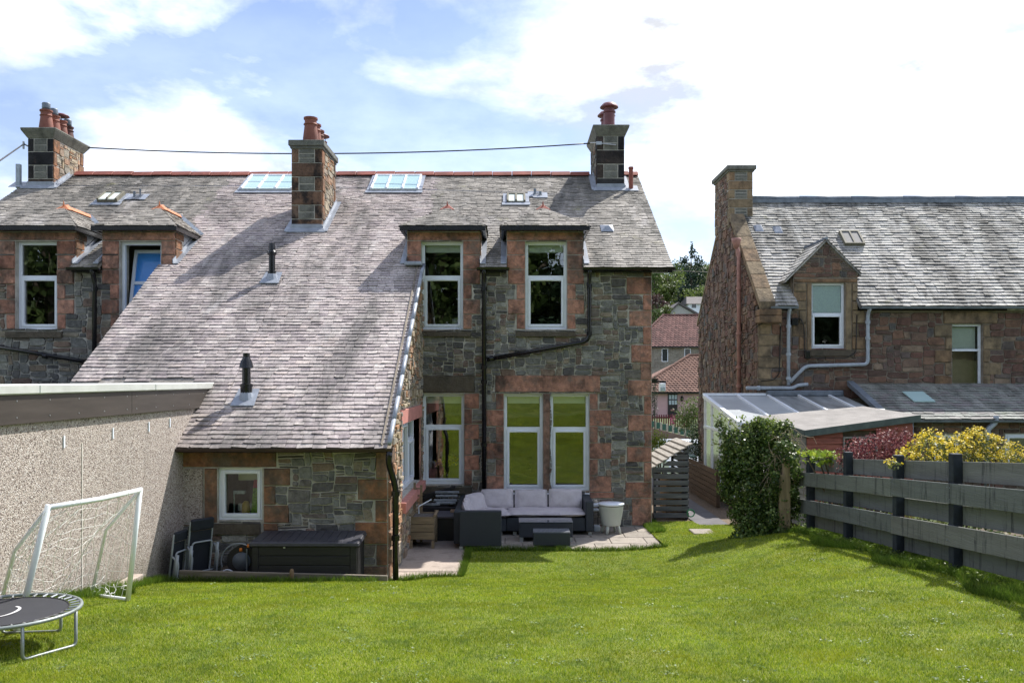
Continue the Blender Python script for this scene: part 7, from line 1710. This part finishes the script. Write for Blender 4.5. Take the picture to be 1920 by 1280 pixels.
# hose reel
hr = thing('hose_reel', (-3.55, 11.4, 0), 'black hose reel with curved grey handle between the folding chairs and the storage box', 'hose reel')
hc = Vector((ax(455, 11.35), 11.35, az(1050, 11.35)))
def ring(c, r, tube_r, n=24, a0=0, a1=360, axis='y'):
    return [(c.x+r*math.cos(R(a0+(a1-a0)*i/n)), c.y, c.z+r*math.sin(R(a0+(a1-a0)*i/n))) for i in range(n+1)]
q = MB().tube([hc+Vector((0, -.04, 0)), hc+Vector((0, -.02, 0))], .20, 24); q.build('flange', MT['blackplastic'], hr)
MB().tube([hc+Vector((0, .10, 0)), hc+Vector((0, .12, 0))], .20, 24).build('flange', MT['blackplastic'], hr)
MB().tube([hc+Vector((0, -.019, 0)), hc+Vector((0, .099, 0))], .14, 20).build('hose_coil', plain('grey_hose', (.10, .11, .12), .5), hr)
MB().tube([hc+Vector((0, -.06, 0)), hc+Vector((0, -.041, 0))], .12, 20).build('hub', plain('grey_hub', (.12, .14, .17), .5), hr, True)
MB().tube([(p[0]-.03, p[1]-.06, p[2]-.0) for p in ring(hc, .235, 0, 24, 200, 60)], .010, 8).build('handle', MT['dullsteel'], hr, True)
MB().tube(ring(hc+Vector((-.17, -.1, -.2)), .10, 0, 14, 0, 180), .009, 6).build('base_loop', MT['white'], hr, True)
MB().tube([hc+Vector((.08, -.08, -.25)), hc+Vector((.08, -.08, .17))], .010, 6).build('stay', MT['dullsteel'], hr)
MT['orange'] = plain('orange_plastic', (.75, .22, .03), .4)
for dx, dz in ((.10, .19), (0, .14)): MB().lathe((hc.x+dx, hc.y-.08, hc.z+dz), [(.018, 0), (.022, .02), (.015, .04)], 8).build('connector', MT['orange'], hr)
# ------------------------------------------------------------------ folded chairs
MT['gframe'] = plain('pale_grey_powdercoat', (.30, .33, .36), .45, var=.1); MT['sling'] = plain('navy_black_textilene', (.014, .018, .026), .7, bmp=.4, bs=300)
def folded_chair(x, y, rz, lean, label, s=1., group='folded reclining chairs'):
    t = thing('folding_chair', (x, y, 0), label, 'folding chair', group)
    M_ = Matrix.Translation((x, y, 0)) @ Matrix.Rotation(R(rz), 4, 'Z') @ Matrix.Rotation(R(-lean), 4, 'X') @ Matrix.Scale(s, 4)
    T = lambda pts: [M_ @ Vector(p) for p in pts]
    w = .175
    def tb_(name, pts, r=.012, rad=.05): MB().tube(arc_pts(T(pts), 5, rad), r, 8).build(name, MT['gframe'], t, True)
    tb_('back_frame', [(-w, 0, .05), (-w, 0, 1.02), (w, 0, 1.02), (w, 0, .05)], .013)
    tb_('seat_frame', [(-w+.02, -.05, .12), (-w+.02, -.06, .72), (w-.02, -.06, .72), (w-.02, -.05, .12), (-w+.02, -.05, .12)], .011)
    tb_('front_leg', [(-w-.03, -.10, .0), (-w-.03, -.10, .62), (-w-.03, -.03, .66)], .013); tb_('front_leg', [(w+.03, -.10, .0), (w+.03, -.10, .62), (w+.03, -.03, .66)], .013)
    tb_('rear_leg', [(-w-.03, -.15, .02), (-w-.03, -.15, .58), (-w-.03, -.10, .64)], .013); tb_('rear_leg', [(w+.03, -.15, .02), (w+.03, -.15, .58), (w+.03, -.10, .64)], .013)
    for zz_ in (.12, .30): tb_('cross_bar', [(-w-.03, -.10, zz_), (w+.03, -.10, zz_)], .010)
    tb_('armrest', [(-w-.03, -.12, .70), (-w-.03, -.12, .30)], .020); tb_('armrest', [(w+.03, -.12, .70), (w+.03, -.12, .30)], .020)
    q = MB(); q.hexa(T([(-w+.012, -.008, .10), (w-.012, -.008, .10), (w-.012, -.008, .86), (-w+.012, -.008, .86)]), T([(-w+.012, .0, .10), (w-.012, .0, .10), (w-.012, .0, .86), (-w+.012, .0, .86)])); q.build('sling', MT['sling'], t)
    q = MB(); q.hexa(T([(-w+.0, -.045, .88), (w-.0, -.045, .88), (w, -.045, 1.04), (-w, -.045, 1.04)]), T([(-w, .02, .88), (w, .02, .88), (w, .02, 1.04), (-w, .02, 1.04)])); q.build('head_pad', MT['sling'], t, bevel=.015)
    return t
folded_chair(-4.17, 11.25, 52, -9, 'black and grey folded recliner chair standing in the corner, facing the lawn', .93)
folded_chair(-4.36, 10.98, 80, -7, 'folded grey-framed chair pressed flat against the pebble-dash wall', .80)
# sleepers and stub post
rgx = random.Random(5)
o = MB().hexa([(ax(335, 10.8), 10.80, .05), (ax(726, 10.8), 10.80, .05), (ax(726, 10.8), 10.80, az(1079, 10.8)), (ax(335, 10.8), 10.80, az(1069, 10.8))], [(ax(335, 10.8), 10.85, .05), (ax(726, 10.8), 10.85, .05), (ax(726, 10.8), 10.85, az(1079, 10.8)), (ax(335, 10.8), 10.85, az(1069, 10.8))])
tag(o.build('retaining_board', plain('grey_brown_board', (.17, .145, .115), .85, var=.4, vs=3, stretch=(.5, 1, 6), bmp=.5, bs=25), bevel=.005), 'long grey-brown retaining board edging the lawn below the extension', 'edging board')
tag(MB().lathe((ax(547, 10.76), 10.765, .10), [(.028, 0), (.028, .24), (.022, .27), (.008, .28)], 10).build('stub_post', plain('brown_stake', (.20, .13, .075), .85, var=.3), None, True), 'short brown stake in front of the retaining board', 'stake')
tag(MB().box(GX+.02, GX+.14, 9.35, 10.1, .22, .47).build('concrete_offcut', MT['slab_pink'], bevel=.01), 'pale concrete offcut against the pebble-dashed wall behind the goal', 'concrete block')
# ------------------------------------------------------------------ football goal
goal = thing('football_goal', (-3.9, 7.4, .7), 'small white garden football goal with loose net by the pebble-dashed wall', 'football goal')
MT['goalwhite'] = plain('white_plastic_tube', (.74, .78, .80), .4, var=.05)
def g_at(px_, py_, Y): return at(px_, py_, Y)
Yr, Yl = 8.16, 6.62
TR, TLf = g_at(263, 918, Yr), g_at(91, 951, Yl); BR, BLf = g_at(240, 1113, Yr+.03), g_at(33, 1194, Yl+.03)
BR.z = H(BR.x, BR.y)+.02; BLf.z = H(BLf.x, BLf.y)+.02
KR = Vector((-4.36, 8.85, H(-4.36, 8.85)+.02)); KL = Vector((-4.40, 7.3, H(-4.4, 7.3)+.02)); MR = TR.lerp(KR, .48)+Vector((-.10, 0, .12)); ML = TLf.lerp(KL, .5)+Vector((-.06, 0, .1))
def gt(name, pts, r=.022): return MB().tube(pts, r, 10).build(name, MT['goalwhite'], goal, True)
gt('crossbar', [TLf, TLf.lerp(TR, .52)-Vector((0, 0, .012)), TR]); gt('post', [BR, TR+Vector((0, 0, .02))], .024); gt('post', [BLf, TLf+Vector((0, 0, .02))], .024)
gt('stay', [TR, MR, KR], .016); gt('stay', [TLf, ML, KL], .016); gt('ground_bar', [BR, KR], .018); gt('ground_bar', [BLf, KL], .018); gt('ground_bar', [KR, KL], .018)
m = plain('white_net_twine', (.75, .75, .72), .8); nq = MB(); rs = np.random.RandomState(4)
def netpt(u, v):   # u along goal, v down the back
    a = TLf.lerp(TR, u); mdl = ML.lerp(MR, u); k_ = KL.lerp(KR, u)
    p = a.lerp(mdl, v*2) if v < .5 else mdl.lerp(k_, v*2-1)
    return p+Vector((.06*math.sin(u*9+v*5), .02*math.sin(v*13), -.10*math.sin(math.pi*v)*math.sin(math.pi*u)-.02*math.sin(u*23+v*17)))
NU, NV = 15, 11
for i in range(NU+1):
    nq.tube([netpt(i/NU+.02*math.sin(j*1.7+i), j/NV) for j in range(NV+1)], .0021, 4, False)
for j in range(1, NV+1):
    nq.tube([netpt(i/NU, j/NV+.02*math.sin(i*2.1+j)) for i in range(NU+1)], .0021, 4, False)
def sidept(u, v, s):
    a, b_, k_ = (TR, MR, KR) if s else (TLf, ML, KL); f = BR if s else BLf
    front = a.lerp(f, v); back = (a.lerp(b_, v*2) if v < .5 else b_.lerp(k_, v*2-1))
    return front.lerp(back, u)+Vector((0, .05*math.sin(u*7+v*9)*math.sin(math.pi*u), -.03*math.sin(math.pi*u)))
for s in (0, 1):
    for i in range(1, 6): nq.tube([sidept(i/6, j/8, s) for j in range(9)], .0021, 4, False)
    for j in range(1, 8): nq.tube([sidept(i/6, j/8, s) for i in range(7)], .0021, 4, False)
tag(nq.build('net', m, goal), kind='stuff')
q = MB()
for k in range(5):
    a = BR.lerp(KR, .15+.17*k); pts = [a+Vector((rs.uniform(-.05, .05), .0, .01))]
    for i in range(8): pts.append(pts[-1]+Vector((rs.uniform(-.06, .03), rs.uniform(-.04, .09), rs.uniform(-.04, .045))))
    pts = [Vector((p.x, p.y, max(p.z, H(p.x, p.y)+.02))) for p in pts]; q.tube(arc_pts(pts, 3, .05), .003, 4)
q.build('loose_net', m, goal)
# ------------------------------------------------------------------ mini trampoline
tr = thing('mini_trampoline', (-3.65, 6.19, .8), 'round mini trampoline with black mat and grey steel frame at the left edge', 'trampoline')
tc = Vector((-3.67, 6.19, 1.085)); tr_r = .49
MT['tramp'] = plain('black_woven_mat', (.030, .031, .037), .7, var=.15); MT['tframe'] = plain('worn_grey_steel', (.26, .29, .28), .45, .4, var=.25)
circ = lambda r, n, z=0: [(tc.x+r*math.cos(2*math.pi*i/n), tc.y+r*math.sin(2*math.pi*i/n), tc.z+z) for i in range(n+1)]
MB().tube(circ(tr_r, 48), .014, 8, False).build('rim', MT['tframe'], tr, True)
pyd('mat', circ(tr_r*.83, 48, -.004)[:-1], [tuple(range(48))], MT['tramp'], tr)
MB().tube(circ(tr_r*.83, 48, -.004), .006, 6, False).build('mat_edge', MT['blackplastic'], tr, True)
for i in range(36):
    a = 2*math.pi*(i+.5)/36; c, s = math.cos(a), math.sin(a)
    MB().tube([(tc.x+c*tr_r*.85, tc.y+s*tr_r*.85, tc.z-.002), (tc.x+c*tr_r*.975, tc.y+s*tr_r*.975, tc.z+.004)], .0075, 6).build('spring', MT['steel'], tr)
lg = plain('pale_print', (.5, .5, .5), .7); 
lc = Vector((tc.x-.02, tc.y-.02, 0)); pts = [(lc.x+.11*math.cos(R(a)), lc.y+.16*math.sin(R(a))) for a in range(-80, 81, 16)]; pin = [(lc.x+(.11-.022*math.cos(R(a)))*math.cos(R(a))-.004, lc.y+(.16-.02)*math.sin(R(a))) for a in range(-80, 81, 16)]
v_ = [(p[0], p[1], tc.z+.001) for p in pts]+[(p[0], p[1], tc.z+.001) for p in pin]; n_ = len(pts)
pyd('printed_logo', v_, [(i, i+1, n_+i+1, n_+i) for i in range(n_-1)], lg, tr)
def tleg(a0, a1, foot=True):
    A = Vector((tc.x+tr_r*math.cos(R(a0)), tc.y+tr_r*math.sin(R(a0)), tc.z-.01)); Bq = Vector((tc.x+tr_r*math.cos(R(a1)), tc.y+tr_r*math.sin(R(a1)), tc.z-.01))
    a_ = Vector((A.x+.0, A.y, H(A.x, A.y)+.012)); b_ = Vector((Bq.x, Bq.y, H(Bq.x, Bq.y)+.012))
    MB().tube(arc_pts([A, a_, b_, Bq], 5, .04), .012, 8).build('leg', MT['tframe'], tr, True)
tleg(-48, 4); tleg(72, 124); tleg(192, 244)
# ------------------------------------------------------------------ trees standing behind the viewpoint (seen in the window panes)
bt = random.Random(2); cnt = {}
ORD = ['first', 'second', 'third', 'fourth', 'fifth', 'sixth', 'seventh', 'eighth', 'ninth']; k = 0
for row, (yy, hh) in enumerate(((-29, 9.8), (-35, 11.5))):
    x = -50 + row*3.5
    while x < 42:
        cf = (k % 3 == 1); kind = 'dark conifer' if cf else ('mid-green tree', 'broad tree')[k % 2]; c_ = cnt.get((row, kind), 0); cnt[(row, kind)] = c_+1
        lab = '%s %s from the left in the %s row beyond the top of the lawn' % (ORD[c_], kind, ('nearer', 'farther')[row])
        tree('conifer' if cf else 'deciduous_tree', x, yy+bt.uniform(-1.2, 1.2), H(0, yy)-.3, hh*bt.uniform(.9, 1.12), 8.8 if not cf else 7.5, 'conifer' if cf else 'decid', lab, 300+k, dens=.95, leaf=.55, group='trees behind the top of the lawn', conifer=cf, low=True)
        x += bt.uniform(5.0, 6.4); k += 1
